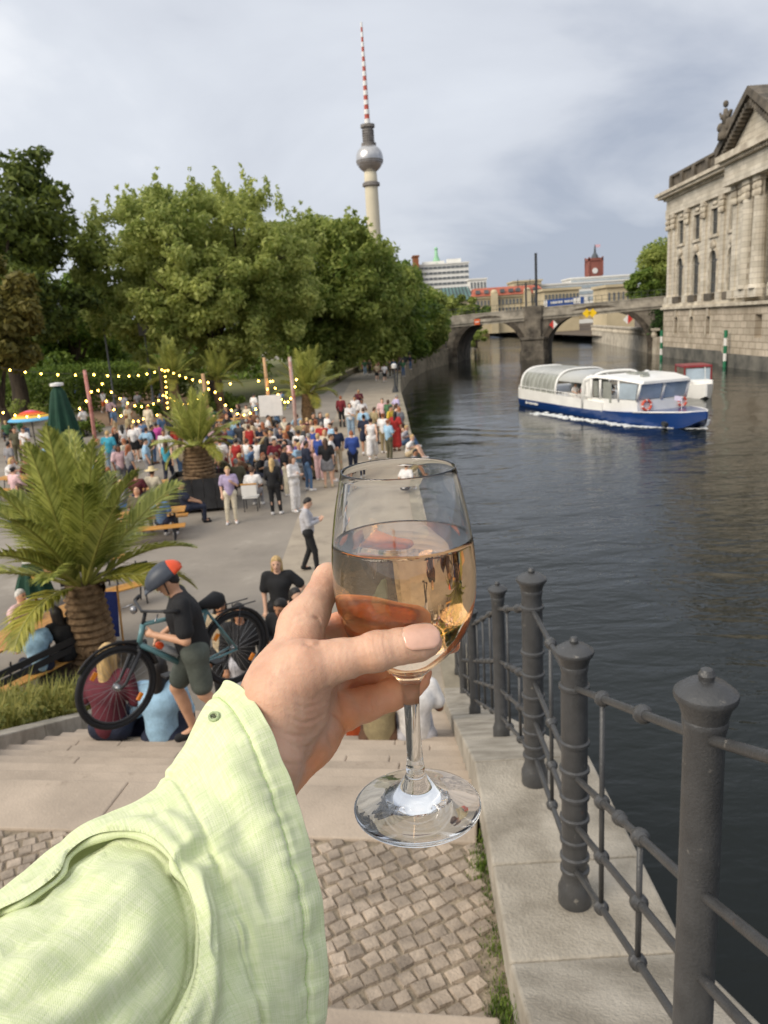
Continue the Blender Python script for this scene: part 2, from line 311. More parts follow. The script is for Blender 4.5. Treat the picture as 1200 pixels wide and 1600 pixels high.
farg.add([(46,-30,1.2),(900,-30,1.2),(900,128,1.2),(52,128,1.2)], [(0,1,2,3)])
struct(farg.build('ground', m_soil))
m_quay = mat('quay stone', s(150,140,120), .85, .25, 1.2, .5, 12)
q = MB()
for i in range(len(QE)-1):
    (x0,y0),(x1,y1) = QE[i], QE[i+1]; h0 = .03+max(0, min(.85, (y0-64)*.02)); h1 = .03+max(0, min(.85, (y1-64)*.02))
    q.hexa([(x0-.42,y0,-3),(x0+.06,y0,-3),(x1+.06,y1,-3),(x1-.42,y1,-3)], [(x0-.42,y0,h0),(x0+.06,y0,h0),(x1+.06,y1,h1),(x1-.42,y1,h1)])
qw = q.build('quay_wall', m_quay, world=(1.2,10,0)); tag(qw, 'pale stone quay wall curving along the left bank to the bridge', 'quay wall')
# slabs: paler strip of stone flags beside the quay
pf = MB(); vs = []; fs = []
for i, (x, y) in enumerate(QE[1:7]): vs += [(x-.42,y,.004),(x-3.4-.02*y,y,.004)]
for i in range(5): fs.append((2*i, 2*i+2, 2*i+3, 2*i+1))
pf.add(vs, fs); m_flag = mat('flagstones', s(170,157,138), .85, .1, .8, .3, 40, col2=s(150,138,122)); add_specks(m_flag, s(120,110,96), .7, .56, .68, .6); add_specks(m_flag, s(100,92,82), 5, .64, .7, .5)
struct(pf.build('pavement', mat('flagstones', s(170,157,138), .85, .1, .8, .3, 40, col2=s(150,138,122))))
# park: grass, sandy path
gp = MB(); gp.add([(-260,40,.006),(-9,62,.006),(-4.5,66,.006),(-2.2,100,.006),(8,150,.006),(-260,236,.006)], [(0,1,2,3,4,5)])
struct(gp.build('lawn', mat('lawn', s(86,98,48), .95, .3, .8, .6, 20, col2=s(112,104,66))))
sp_ = MB(); a = [at(150,668), at(330,650), at(300,618), at(215,600), at(150,612), at(140,640)]
sp_.add([(p.x,p.y,.011) for p in a], [tuple(range(6))]); struct(sp_.build('path', mat('sandy path', s(158,128,100), .95, .15, 2, .4, 30)))
# ============================================================ stone steps (one staircase), landing, kerb wall
E1 = Vector((.99,-.142,0)); DN = Vector((.142,.99,0))       # along a step / down the flight
LZ = 2.72; P0 = Vector((.37,3.42,0))                         # landing's lower edge at the kerb
RIS, TRD, NST = .151, .33, 17
stair = empty('stone_staircase', (-1,6,0), 'wide flight of pale granite steps leading down to the promenade', 'stairs')
def slab(mb, a, L, d, z, th, n=1, dirs=None):   # a: right near corner at nosing, extends L leftwards along -E1 and d uphill
    cuts = sorted([0]+[random.uniform(.1,.9) for _ in range(n-1)]+[1])
    for i in range(len(cuts)-1):
        g = .0015; p = a-E1*(L*cuts[i]+g); r = a-E1*(L*cuts[i+1]-g); u = -DN*d
        mb.hexa([x+Vector((0,0,z-th)) for x in (r, p, p+u, r+u)][::-1], [x+Vector((0,0,z)) for x in (r, p, p+u, r+u)][::-1])
for i in range(NST+1):
    mb = MB(); a = P0+DN*(.45+TRD*i); z = LZ-RIS*i
    if i == 0: slab(mb, a, 9.5, .47, z, .4, 6)
    else: slab(mb, a+E1*.14, 4.02+.045*i, TRD+.05, z, .35, 4)
    mb.build('step', m_gran, stair, world=stair.location, bevel=.012)
# upper flight (viewer stands on it)
P1 = P0-DN*1.17
for i in range(1, 8):
    mb = MB(); a = P1-DN*(.33*(i-1)); slab(mb, a+E1*(.1 if i < 2 else .3), 9, .36, LZ+RIS*i, .4, 4); mb.build('step', m_gran, stair, world=stair.location, bevel=.012)
base = MB(); base.hexa([(x.x,x.y,-.2) for x in (P0-E1*9.5, P0+E1*.3, P0+E1*.3-DN*3.6, P0-E1*9.5-DN*3.6)][::-1], [(x.x,x.y,LZ-.03) for x in (P0-E1*9.5, P0+E1*.3, P0+E1*.3-DN*3.6, P0-E1*9.5-DN*3.6)][::-1])
struct(base.build('ground', m_soil))
# cobbles on the landing: every stone modelled in one mesh
cb = MB(); rot = math.radians(33); cs, sn = math.cos(rot), math.sin(rot); pit = .078
for i in range(-80, 80):
    for j in range(-80, 80):
        lx, ly = (i+.5*(j % 2)*.55)*pit, j*pit
        x = lx*cs-ly*sn+random.uniform(-.007,.007); y = lx*sn+ly*cs+random.uniform(-.007,.007)      # along -E1 / -DN
        if not (.06 < x+0 < 6.2 and .05 < y < 1.2): continue
        o = P0-E1*(x-.1)-DN*(y-.03); a = rot+random.uniform(-.12,.12); hw, hd = pit*random.uniform(.42,.48), pit*random.uniform(.42,.48); z = LZ-.012+random.uniform(-.003,.003); t = random.uniform(-.02,.02)
        ax = Vector((math.cos(a-.142),math.sin(a-.142),t)); ay = Vector((-math.sin(a-.142),math.cos(a-.142),random.uniform(-.02,.02))); o = Vector((o.x,o.y,z)); ins = .86
        jit = lambda: random.uniform(.88,1.06)
        c4 = [(-1,-1),(1,-1),(1,1),(-1,1)]; js = [jit() for _ in c4]
        lo = [o+ax*(hw*p*k)+ay*(hd*q*k)-Vector((0,0,.035)) for (p,q),k in zip(c4,js)]
        md = [o+ax*(hw*p*k)+ay*(hd*q*k)-Vector((0,0,.006)) for (p,q),k in zip(c4,js)]
        hi = [o+ax*(hw*p*k*ins)+ay*(hd*q*k*ins)+Vector((0,0,.004)) for (p,q),k in zip(c4,js)]
        cb.add(lo+md+hi+[o+Vector((0,0,.005))], [(0,1,5,4),(1,2,6,5),(2,3,7,6),(3,0,4,7),(4,5,9,8),(5,6,10,9),(6,7,11,10),(7,4,8,11),(8,9,12),(9,10,12),(10,11,12),(11,8,12)])
m_cob = mat('cobble stone', s(170,154,136), .8, .2, 9, .5, 80)
nn = m_cob.node_tree.nodes; ll = m_cob.node_tree.links; gi = nn.new('ShaderNodeNewGeometry'); hs_ = nn.new('ShaderNodeHueSaturation'); mr = nn.new('ShaderNodeMapRange'); mr.inputs['To Min'].default_value = .74; mr.inputs['To Max'].default_value = 1.15
ll.new(gi.outputs['Random Per Island'], mr.inputs['Value']); ll.new(mr.outputs[0], hs_.inputs['Value']); src = nn['Principled BSDF'].inputs['Base Color'].links[0].from_socket; ll.new(src, hs_.inputs['Color']); ll.new(hs_.outputs[0], nn['Principled BSDF'].inputs['Base Color'])
struct(cb.build('cobbled_landing', m_cob, smooth=False))
jm = MB(); jm.add([(x.x,x.y,LZ-.019) for x in (P0-E1*6.5, P0+E1*.3, P0+E1*.3-DN*1.3, P0-E1*6.5-DN*1.3)], [(0,1,2,3)]); struct(jm.build('ground', mat('joint sand', s(146,132,112), .95, .25, 20, .5, 90)))
# kerb wall beside the flight
def kz(y): return 2.9+(2.45-y)*.46 if y < 2.45 else 2.9 if y < 3.85 else max(.16, 2.9-(y-3.85)*.46)
def kin(y): return .30+.03*y if y < 4 else .42+(y-4)*.045
def kout(y): return 1.06
kerb = empty('stone_kerb_wall', (.7,4,0), 'pale stone kerb wall carrying the iron railing down the river side', 'wall')
ys = [-1.6,-.2,1.15,2.45,3.0,3.85,5.0,6.4,7.9,9.3,10.2]
for i in range(len(ys)-1):
    y0, y1 = ys[i]+.003, ys[i+1]-.003; mb = MB(); x0, x1, X0, X1 = kin(y0), kin(y1), kout(y0), kout(y1)
    mb.hexa([(x0,y0,-3),(X0,y0,-3),(X1,y1,-3),(x1,y1,-3)], [(x0,y0,kz(y0)),(X0,y0,kz(y0)),(X1,y1,kz(y1)),(x1,y1,kz(y1))]); mb.build('block', m_gran2, kerb, world=kerb.location, bevel=.012)
# ============================================================ iron railing
rail = empty('iron_railing', (.75,3,kz(3)), 'dark grey cast iron railing with capped posts beside the steps', 'railing')
def lathe_post(o, h, r, fat):
    m = MB(); pr = [(r*1.32,0),(r*1.32,.07),(r*1.15,.085),(r*1.12,.10),(r,.11)]
    rings = ((.24,.3,.45) if not fat else (.16,.22,.30,.40,.50,.62,.74,.98)) if fat else ()
    for z in rings: pr += [(r,z*h/1.15-.012),(r*1.16,z*h/1.15-.006),(r*1.16,z*h/1.15+.006),(r,z*h/1.15+.012)]
    pr += [(r*.94,h-.12),(r*1.02,h-.10),(r*1.06,h-.085),(r*1.02,h-.08),(r*1.2,h-.05),(r*1.42,h-.035),(r*1.46,h-.028),(r*1.43,h-.02),(r*.9,h),(r*.35,h+.006),(.0155,h+.008),(.018,h+.02),(.012,h+.032),(.002,h+.035)]
    m.lathe(pr, 28, o); return m
posts = [(.655,.2,0,.046),(.665,1.5,0,.046),(.70,2.75,1,.052),(.71,3.62,1,.052),(.75,5.03,0,.046),(.81,7.23,0,.046),(.95,9.83,0,.046),(.98,10.9,0,.04)]
PT = []
for x, y, fat, r in posts:
    o = Vector((x,y,kz(y) if y < 10.2 else .03)); h = 1.15 if not fat else 1.16
    if fat: o.z = 2.9
    if abs(y-1.5) < .01: o.z += .03
    PT.append((o,h)); lathe_post(o, h, r, fat).build('post', m_iron, rail, True, world=rail.location, angle=35)
def knob(mb, p, d, r=.03):
    d = d.normalized(); mb.tube([p-d*.033, p-d*.026, p-d*.016, p-d*.008, p+d*.008, p+d*.016, p+d*.026, p+d*.033], [r*.55,r*.7,r*.72,r,r,r*.72,r*.7,r*.55], 14)
for i in range(len(PT)-1):
    (a,ha),(b,hb) = PT[i], PT[i+1]; dv = b-a; nb_ = 2 if dv.length > 1.25 else 1
    nb_ = {0:2, 1:2, 2:1, 3:2, 4:3, 5:4, 6:1}[i]
    kinked = i == 1                                   # the top rail runs level before it drops into the landing post
    for hh in (.98, .59, .37, .16):
        mb = MB(); pa = a+Vector((0,0,hh+(.04 if i < 2 and a.y < 2 else 0))); pb = b+Vector((0,0,hh+(.04 if b.y < 2 else 0)))
        mb.tube([pa, pb], .0125, 10)
        for k in range(nb_): knob(mb, pa.lerp(pb, (k+1)/(nb_+1)), pb-pa, .027)
        if hh == .59 and nb_ > 1:
            for k in range(nb_-1): knob(mb, pa.lerp(pb, (k+1.5)/(nb_+1)), pb-pa, .024); knob(mb, pa.lerp(pb, (k+1.42)/(nb_+1)), pb-pa, .02)
        mb.build('rail', m_iron, rail, True, world=rail.location, angle=40)
    for k in range(nb_):
        t = (k+1)/(nb_+1); q0 = a.lerp(b, t); mb = MB()
        top = 1.0 if k == nb_-1 or nb_ > 2 else .59
        mb.tube([q0+Vector((0,0,.16)), q0+Vector((0,0,top))], .0095, 8); mb.build('baluster', m_iron, rail, True, world=rail.location)
# ============================================================ Bridge
m_bst = mat('weathered bridge stone', s(138,129,115), .9, .35, .7, .6, 6, col2=s(66,61,55)); m_bst2 = mat('bridge cornice', s(168,160,146), .9, .25, .8, .4, 8)
m_dark = mat('dark steel', s(62,64,66), .55, .2, 6); m_green = mat('ivy', s(58,86,34), .8, .5, 2, .8, 8)
bridge = empty('stone_bridge', (27,133,WZ), 'dark weathered stone railway bridge with two arches over the river', 'bridge')
BL = at(690,568,WZ); BR = at(1030,552,WZ)                     # left and right feet of the near face
bx = (BR-BL); blen = bx.length; bx.normalize(); by = Vector((-bx.y,bx.x,0)); BW = 13.
def bp(s_, z, d=0.): q = BL+bx*s_+by*d; return Vector((q.x,q.y,z))
def s_of(u, v=520):            # distance along the near face for a picture column
    d = ray(u, v); o = CO; nrm = np.array((by.x,by.y,0)); t = ((np.array(BL)-o)@nrm)/(d@nrm); P = o+d*t; return float((P-np.array(BL))@np.array((bx.x,bx.y,0))), float(P[2])
decks = [s_of(700,494), s_of(1040,462)]
def deck(x): (a,za),(b,zb) = decks; return -.95+za+(zb-za)*(x-a)/(b-a)
arches = []
for (ul,vl),(ur,vr),(uc,vc) in (((714,556),(816,548),(758,501)), ((853,556),(1012,553),(930,485))):
    a = s_of(ul,vl)[0]; b = s_of(ur,vr)[0]; zc = s_of(uc,vc)[1]; arches.append((a, b, zc))
body = MB(); X0, X1 = -14., blen+9.
def soffit(x):
    for a, b, zc in arches:
        if a <= x <= b: m = (a+b)/2; h = (b-a)/2; return -.6+(zc+.6)*math.sqrt(max(0, 1-((x-m)/h)**2))**.82
    return -4.
xs = sorted(set([X0,X1]+[x for a,b,_ in arches for x in [a-.001]+[a+(b-a)*(1-math.cos(math.pi*i/30))/2 for i in range(31)]+[b+.001]]))
for x0, x1 in zip(xs[:-1], xs[1:]):
    z0, z1 = soffit((x0+x1)/2 if x1-x0 < .01 else x0+1e-6), soffit((x0+x1)/2 if x1-x0 < .01 else x1-1e-6)
    body.hexa([bp(x0,z0),bp(x1,z1),bp(x1,z1,BW),bp(x0,z0,BW)], [bp(x0,deck(x0)-.9),bp(x1,deck(x1)-.9),bp(x1,deck(x1)-.9,BW),bp(x0,deck(x0)-.9,BW)])
body.build('wall', m_bst, bridge, world=bridge.location)
for a, b, zc in arches:                                    # ring of voussoirs, standing a little proud
    mb = MB(); N_ = 34; m = (a+b)/2; h = (b-a)/2
    pt = lambda k, g: bp(m-(h+g)*math.cos(math.pi*k/N_), -.6+(zc+.6+g)*(math.sin(math.pi*k/N_))**.82)
    for k in range(N_):
        g = .03*(k % 2); q = [pt(k,-.05),pt(k+1,-.05),pt(k+1,.75+g),pt(k,.75+g)]
        mb.prism([p-by*.12 for p in q], by*.2)
    mb.build('arch_ring', mat('dark arch stone', s(84,76,66), .9, .35, 1.5, .5, 8), bridge, world=bridge.location)
cor = MB()
for off, z0, z1, dp in ((-.15,-.95,-.55,.5), (-.32,-.55,-.32,.8), (-.2,-.32,-.05,.5), (-.05,-.05,.75,.35), (-.12,.75,.95,.5)):
    cor.hexa([bp(X0,deck(X0)+z0,off),bp(X1,deck(X1)+z0,off),bp(X1,deck(X1)+z0,off+dp),bp(X0,deck(X0)+z0,off+dp)], [bp(X0,deck(X0)+z1,off),bp(X1,deck(X1)+z1,off),bp(X1,deck(X1)+z1,off+dp),bp(X0,deck(X0)+z1,off+dp)])
cor.build('parapet', m_bst2, bridge, world=bridge.location)
ps0, ps1 = arches[0][1], arches[1][0]; pm_ = (ps0+ps1)/2; pw = (ps1-ps0)
pier = MB()
for w_, z0, z1, d in ((pw*.62,-3,-.2,-2.1),(pw*.58,-.2,1.6,-1.7),(pw*.62,1.6,2.0,-1.9),(pw*.40,2.0,deck(pm_)-.9,-.65),(pw*.46,deck(pm_)-.9,deck(pm_)+1.25,-.6)):
    pier.hexa([bp(pm_-w_,z0,.4),bp(pm_-w_*.75,z0,d),bp(pm_+w_*.75,z0,d),bp(pm_+w_,z0,.4)], [bp(pm_-w_,z1,.4),bp(pm_-w_*.75,z1,d),bp(pm_+w_*.75,z1,d),bp(pm_+w_,z1,.4)])
pier.build('pier', m_bst, bridge, world=bridge.location, bevel=.05)
dk = MB(); dk.hexa([bp(X0,deck(X0)-.9,.1),bp(X1,deck(X1)-.9,.1),bp(X1,deck(X1)-.9,BW),bp(X0,deck(X0)-.9,BW)], [bp(X0,deck(X0)-.3,.1),bp(X1,deck(X1)-.3,.1),bp(X1,deck(X1)-.3,BW),bp(X0,deck(X0)-.3,BW)]); dk.build('deck', m_soil, bridge, world=bridge.location)
rl = MB()
for k in range(60):
    x = X0+(X1-X0)*k/59; rl.box(bp(x,deck(x)+1.45,.1), (.05,.05,1.1))
for zz_ in (1.3,1.95): rl.tube([bp(X0,deck(X0)+zz_,.1),bp(X1,deck(X1)+zz_,.1)], .03, 5)
rl.build('handrail', m_dark, bridge, world=bridge.location)
iv = MB()
for k in range(900):
    x = random.gauss(blen-.2, .55); z = random.uniform(.5, deck(blen)-1.0); p = bp(x+.3*math.sin(z*2),z,-.12-random.random()*.2); r = random.uniform(.08,.2); a = Vector((random.gauss(0,1),random.gauss(0,1),random.gauss(0,1))).normalized()*r; b_ = a.orthogonal().normalized()*r
    iv.add([p-a,p-b_,p+a,p+b_], [(0,1,2,3)])
tag(iv.build('climbing_ivy', m_green, None, world=bp(blen,1)), 'green ivy hanging down the right abutment of the stone bridge', 'plant')
# navigation boards
m_yel = mat('yellow enamel', s(250,205,20), .5, .04); m_wht = mat('white enamel', s(235,232,226), .5, .04); m_red = mat('red enamel', s(200,52,40), .5, .04); m_org = mat('orange enamel', s(232,110,58), .5, .04)
def diamond(u, v, r, cols, label, sq=False, grp=None):
    x, z = s_of(u, v); p = bp(x, z, -.42); k = r*1.25 if not sq else r; e = empty('navigation_sign', p, label, 'sign', grp)
    if sq: o4 = [Vector(bx)*(-k)+Vector((0,0,-k)), Vector(bx)*k+Vector((0,0,-k)), Vector(bx)*k+Vector((0,0,k)), Vector(bx)*(-k)+Vector((0,0,k))]
    else: o4 = [Vector((0,0,-k)), Vector(bx)*k, Vector((0,0,k)), Vector(bx)*(-k)]
    mb = MB()
    if len(cols) == 1: mb.prism(o4, by*.06).build('board', cols[0], e)
    else:
        mb.prism([o4[0],o4[2],o4[3]], by*.06).build('board_half', cols[0], e); MB().prism([o4[0],o4[1],o4[2]], by*.06).build('board_half', cols[1], e)
    if sq: MB().prism([Vector(bx)*(-k*.7)+Vector((0,0,-k*.18))-by*.02, Vector(bx)*k*.7+Vector((0,0,-k*.18))-by*.02, Vector(bx)*k*.7+Vector((0,0,k*.18))-by*.02, Vector(bx)*(-k*.7)+Vector((0,0,k*.18))-by*.02], by*.015).build('bar', m_wht, e)
    MB().tube([Vector((0,0,-k*.3))+by*.06, Vector((0,0,-k*.3))+by*.42], .05, 6).build('bracket', m_dark, e)
diamond(917,489.5,.56,[m_yel], 'yellow diamond navigation board, left one of the pair over the arch')
diamond(926,489,.56,[m_yel], 'yellow diamond navigation board, right one of the pair over the arch')
diamond(865,507,.55,[m_red,m_wht], 'red and white diamond board on the pier side of the right arch')
diamond(981,499,.6,[m_wht,m_red], 'white and red diamond board on the museum side of the right arch')
diamond(746,503,.46,[m_org], 'small orange square board over the left bridge arch', True)
# catenary masts on the bridge
x, z = s_of(836,470); mp_ = bp(x,deck(x)-.3,2.2); top = s_of(835,394)[1]
cm = empty('catenary_mast', mp_, 'tall dark overhead line mast standing on the bridge', 'mast'); h = top-mp_.z
MB().box((0,0,h/2),(.36,.36,h)).build('post', m_dark, cm)
m_ = MB(); m_.tube([(0,0,h*.52),bx*(-3.2)+Vector((0,0,h*.52))], .07, 6).tube([bx*(-3)+Vector((0,0,h*.52-.5)),bx*(-3)+Vector((0,0,h*.52+.9))], .06, 6).tube([bx*(-1)+Vector((0,0,h*.52)),bx*(-1)+Vector((0,0,h*.52+.8))], .05, 6).box((0,0,h*.5),(.9,.2,.15)); m_.build('bracket_arm', m_dark, cm)
x2, _ = s_of(812,470); q = bp(x2,deck(x2)-.3,9.5); t2 = 4.6
c2 = empty('catenary_mast', q, 'shorter dark overhead line mast behind the tall one', 'mast'); MB().box((0,0,t2/2+.6),(.28,.28,t2+1.2)).build('post', m_dark, c2); MB().tube([(0,0,t2),bx*2.6+Vector((0,0,t2))], .06, 6).build('bracket_arm', m_dark, c2)
# banner: blue with a white text band and white ends
xa, za = s_of(849,470); xb, zb = s_of(918,466); bn = empty('banner', bp((xa+xb)/2,deck((xa+xb)/2)+.95,.6), 'long blue and white banner stretched along the bridge parapet', 'banner')
def strip(x0, x1, z0, z1, m, nm, d=.0): 
    b0 = bn.location; f_ = lambda x_, z_: bp(x_, deck(x_)+z_, .58-d)-b0
    return MB().prism([f_(x0,z0),f_(x1,z0),f_(x1,z1),f_(x0,z1)], by*.05).build(nm, m, bn)
m_blue = mat('blue cloth', s(38,84,160), .7, .08); B0, B1 = .98, 2.05; T_ = xb-xa
strip(xa,xa+T_*.08,B0,B1,m_wht,'end_panel'); strip(xa+T_*.08,xa+T_*.80,B0,B1,m_blue,'cloth'); strip(xa+T_*.68,xa+T_*.84,B0+.1,B1-.08,m_wht,'logo_panel',.03); strip(xa+T_*.84,xa+T_*.92,B0,B1,m_blue,'cloth'); strip(xa+T_*.92,xb,B0,B1,m_wht,'end_panel')
tx = MB(); x_ = xa+T_*.16
while x_ < xa+T_*.66:
    w_ = random.uniform(.22,.42); f_ = lambda a_, z_: bp(a_, deck(a_)+z_, .55)-bn.location
    if random.random() > .16: tx.prism([f_(x_,1.36),f_(x_+w_*.8,1.36),f_(x_+w_*.8,1.72),f_(x_,1.72)], by*.02)
    x_ += w_
tx.build('lettering', m_wht, bn)
# ============================================================ Museum
def sandstone(name, c1, c2, rough=.85, course=.55, mort=.025):
    m = mat(name, c1, rough, .2, .35, .4, 5, col2=c2, detail=8); n = m.node_tree.nodes; l = m.node_tree.links
    tc = n.new('ShaderNodeTexCoord'); sp = n.new('ShaderNodeSeparateXYZ'); l.new(tc.outputs['Object'], sp.inputs[0]); cb_ = n.new('ShaderNodeCombineXYZ'); l.new(sp.outputs['X'], cb_.inputs[0]); l.new(sp.outputs['Z'], cb_.inputs[1])
    b = n.new('ShaderNodeTexBrick'); b.inputs['Scale'].default_value = 1; b.inputs['Brick Width'].default_value = 1.5; b.inputs['Row Height'].default_value = course; b.inputs['Mortar Size'].default_value = mort
    b.inputs['Color1'].default_value = (1,1,1,1); b.inputs['Color2'].default_value = (.72,.72,.70,1); b.inputs['Mortar'].default_value = (.4,.37,.33,1); l.new(cb_.outputs[0], b.inputs['Vector'])
    p = n['Principled BSDF']; src = p.inputs['Base Color'].links[0].from_socket; mx = n.new('ShaderNodeMix'); mx.data_type = 'RGBA'; mx.blend_type = 'MULTIPLY'; mx.inputs['Factor'].default_value = .75; l.new(src, mx.inputs['A']); l.new(b.outputs['Color'], mx.inputs['B']); l.new(mx.outputs['Result'], p.inputs['Base Color'])
    return m
m_sand = sandstone('museum sandstone', s(228,219,202), s(190,180,162)); m_rust = sandstone('museum plinth stone', s(218,204,184), s(172,158,138), course=.72, mort=.06)
m_sand2 = mat('museum trim', s(218,208,188), .85, .25, .8, .4, 8, col2=s(162,150,132)); m_sooty = mat('sooty stone', s(120,110,96), .9, .35, .8, .5, 8, col2=s(62,58,52))
m_win = mat('dark window glass', s(52,60,66), .15, .3, .4); m_frame = mat('window bars', s(96,92,84), .6, .1)
Mc = at(1040,557,WZ); Mn = at(1130,567.5,WZ); mdir = (Mn-Mc).normalized(); mout = Vector((-mdir.y,mdir.x,0)); mout = mout if mout.x < 0 else -mout
mus = empty('museum', Mc, 'grand pale sandstone museum with pilasters and arched windows rising from the water', 'museum', None, math.atan2(mdir.y, mdir.x))
# local frame: x along the facade towards the viewer, y outwards or inwards, z up from the water
sgn = 1 if (Matrix.Rotation(mus.rotation_euler.z,3,'Z') @ Vector((0,1,0))).dot(mout) > 0 else -1
def s_mus(u, v=480):
    d = ray(u, v); nn_ = np.array(mout); t = ((np.array(Mc)-CO)@nn_)/(d@nn_); P = CO+d*t; return float((P-np.array(Mc))@np.array(mdir)), float(P[2]-WZ)
def ml(s_, o, z): return Vector((s_, sgn*o, z))
def mbox(mb, s0, s1, o0, o1, z0, z1):
    a, b = sorted((sgn*o0, sgn*o1)); mb.hexa([(s0,a,z0),(s1,a,z0),(s1,b,z0),(s0,b,z0)], [(s0,a,z1),(s1,a,z1),(s1,b,z1),(s0,b,z1)]); return mb
def window(par, xm, w_, z0, z1, o, arched=False, bars=(1,2)):
    g = MB(); r = w_/2
    if arched: ol = [ml(xm-r,o,z0),ml(xm+r,o,z0)]+[ml(xm+r*math.cos(t),o,z1-r+r*math.sin(t)) for t in np.linspace(0,math.pi,11)]
    else: ol = [ml(xm-r,o,z0),ml(xm+r,o,z0),ml(xm+r,o,z1),ml(xm-r,o,z1)]
    g.prism(ol, (0,-sgn*.08,0)); wo = g.build('window', m_win, par)
    f_ = MB()
    for k in range(bars[0]): x = xm-r+w_*(k+1)/(bars[0]+1); mbox(f_, x-.06, x+.06, o+.06, o, z0, z1-.1)
    for k in range(bars[1]): z = z0+(z1-z0)*(k+1)/(bars[1]+1); mbox(f_, xm-r, xm+r, o+.05, o, z-.05, z+.05)
    f_.build('frame', m_frame, wo); return wo
def wallcol(mb, x0, x1, z0, z1, ops, o=0., dp=.7):
    z = z0
    for xa, xb, za, zb, ar in sorted(ops, key=lambda q: q[2]):
        mbox(mb, x0, x1, o, o-dp, z, za); mbox(mb, x0, xa, o, o-dp, za, zb); mbox(mb, xb, x1, o, o-dp, za, zb)
        if ar:
            r = (xb-xa)/2; m = (xa+xb)/2
            for sd in (0, 1):
                ts = np.linspace(0, math.pi/2, 8); pts = [ml(m+(r if not sd else -r)*math.cos(t),o,zb-r+r*math.sin(t)) for t in ts]+[ml(m+(r if not sd else -r),o,zb)]
                mb.prism(pts, (0,-sgn*dp,0))
        z = zb
    mbox(mb, x0, x1, o, o-dp, z, z1)
bays = [5.0,10.7,16.3,21.8]; edges = [2.2,7.85,13.5,19.05,24.4]
wl_ = MB(); mbox(wl_, 0, edges[0], 0, -.7, 7.0, 19.4)
for k, xm in enumerate(bays): wallcol(wl_, edges[k], edges[k+1], 7.0, 19.4, [(xm-1.05,xm+1.05,8.4,13.4,True),(xm-.98,xm+.98,15.3,18.2,False)])
mbox(wl_, .3, 62, -.7, -26, -2, 20); mbox(wl_, 24.5, 62, .0, -.7, 7.0, 19.4)
wl_.build('wall', m_sand, mus)
pl = MB(); mbox(pl, -.3, 2.2, .35, -.7, 1.5, 6.7)
for k, xm in enumerate(bays): wallcol(pl, edges[k], edges[k+1], 1.5, 6.7, [(xm-.65,xm+.65,3.4,5.5,False)], .35, 1.05)
wallcol(pl, 24.5, 38.6, 1.5, 6.7, [(32.6,34.2,3.3,5.7,False)], 1.9, 2.4); mbox(pl, 38.6, 64, 1.9, -.7, 1.5, 6.7)
for z in np.arange(2.2, 6.5, .72): mbox(pl, -.34, 36, .39, .3, z, z+.62) if False else None
pl.build('plinth', m_rust, mus)
bs = MB(); mbox(bs, -.5, 24.5, .6, -.7, -2, 1.5); mbox(bs, 24.5, 64, 2.2, -.7, -2, 1.5); bs.build('foundation', mat('grey wet foundation', s(128,124,114), .85, .3, .5, .5, 8, col2=s(74,74,70)), mus)
ld = MB(); mbox(ld, -.6, 24.5, .75, -.7, 6.7, 7.05); mbox(ld, -.45, 24.5, .5, -.7, 7.05, 7.5); mbox(ld, 24.5, 64, 2.3, -.7, 6.7, 7.05); ld.build('ledge', m_sand2, mus)
for k, xm in enumerate(bays):
    window(mus, xm, 2.1, 8.4, 13.4, -.22, True, (1,3)); window(mus, xm, 1.96, 15.3, 18.2, -.22, False, (1,1)); window(mus, xm, 1.3, 3.4, 5.5, -.1)
    t, tu, tl = MB(), MB(), MB()                          # window surrounds, key stone, cartouche, sill
    for sd in (-1, 1): mbox(t, xm+sd*1.27-.16, xm+sd*1.27+.16, .1, 0, 8.4, 12.0); mbox(tu, xm+sd*1.16-.14, xm+sd*1.16+.14, .1, 0, 15.3, 18.2); mbox(tl, xm+sd*.8-.12, xm+sd*.8+.12, .42, .35, 3.2, 5.6)
    r0, r1 = 1.1, 1.42; ts = np.linspace(0, math.pi, 15)
    for a_, b_ in zip(ts[:-1], ts[1:]): t.prism([ml(xm+r0*math.cos(a_),.0,12.35+r0*math.sin(a_)),ml(xm+r1*math.cos(a_),.0,12.35+r1*math.sin(a_)),ml(xm+r1*math.cos(b_),.0,12.35+r1*math.sin(b_)),ml(xm+r0*math.cos(b_),.0,12.35+r0*math.sin(b_))], (0,sgn*.12,0))
    mbox(tu, xm-1.4, xm+1.4, .25, 0, 14.9, 15.25); mbox(tu, xm-1.2, xm+1.2, .15, 0, 18.25, 18.5); mbox(tl, xm-.35, xm+.35, .55, .35, 5.6, 6.6)
    t.build('arch_surround', m_sand2, mus); tu.build('upper_surround', m_sand2, mus); tl.build('plinth_surround', m_sand2, mus)
    k_ = MB(); k_.ball(ml(xm,.15,14.1), (.5,.25,.6), 8, 6).ball(ml(xm-.4,.1,14.0), (.35,.25,.4), 7, 5).ball(ml(xm+.4,.1,14.0), (.35,.25,.4), 7, 5); MB().ball(ml(xm,.1,18.85), (.8,.15,.28), 8, 5).build('festoon', m_sand2, mus, True); k_.build('cartouche', m_sand2, mus, True)
    b_ = MB(); mbox(b_, xm-1.2, xm+1.2, .6, 0, 7.5, 8.35); b_.build('balustrade', m_sooty, mus)
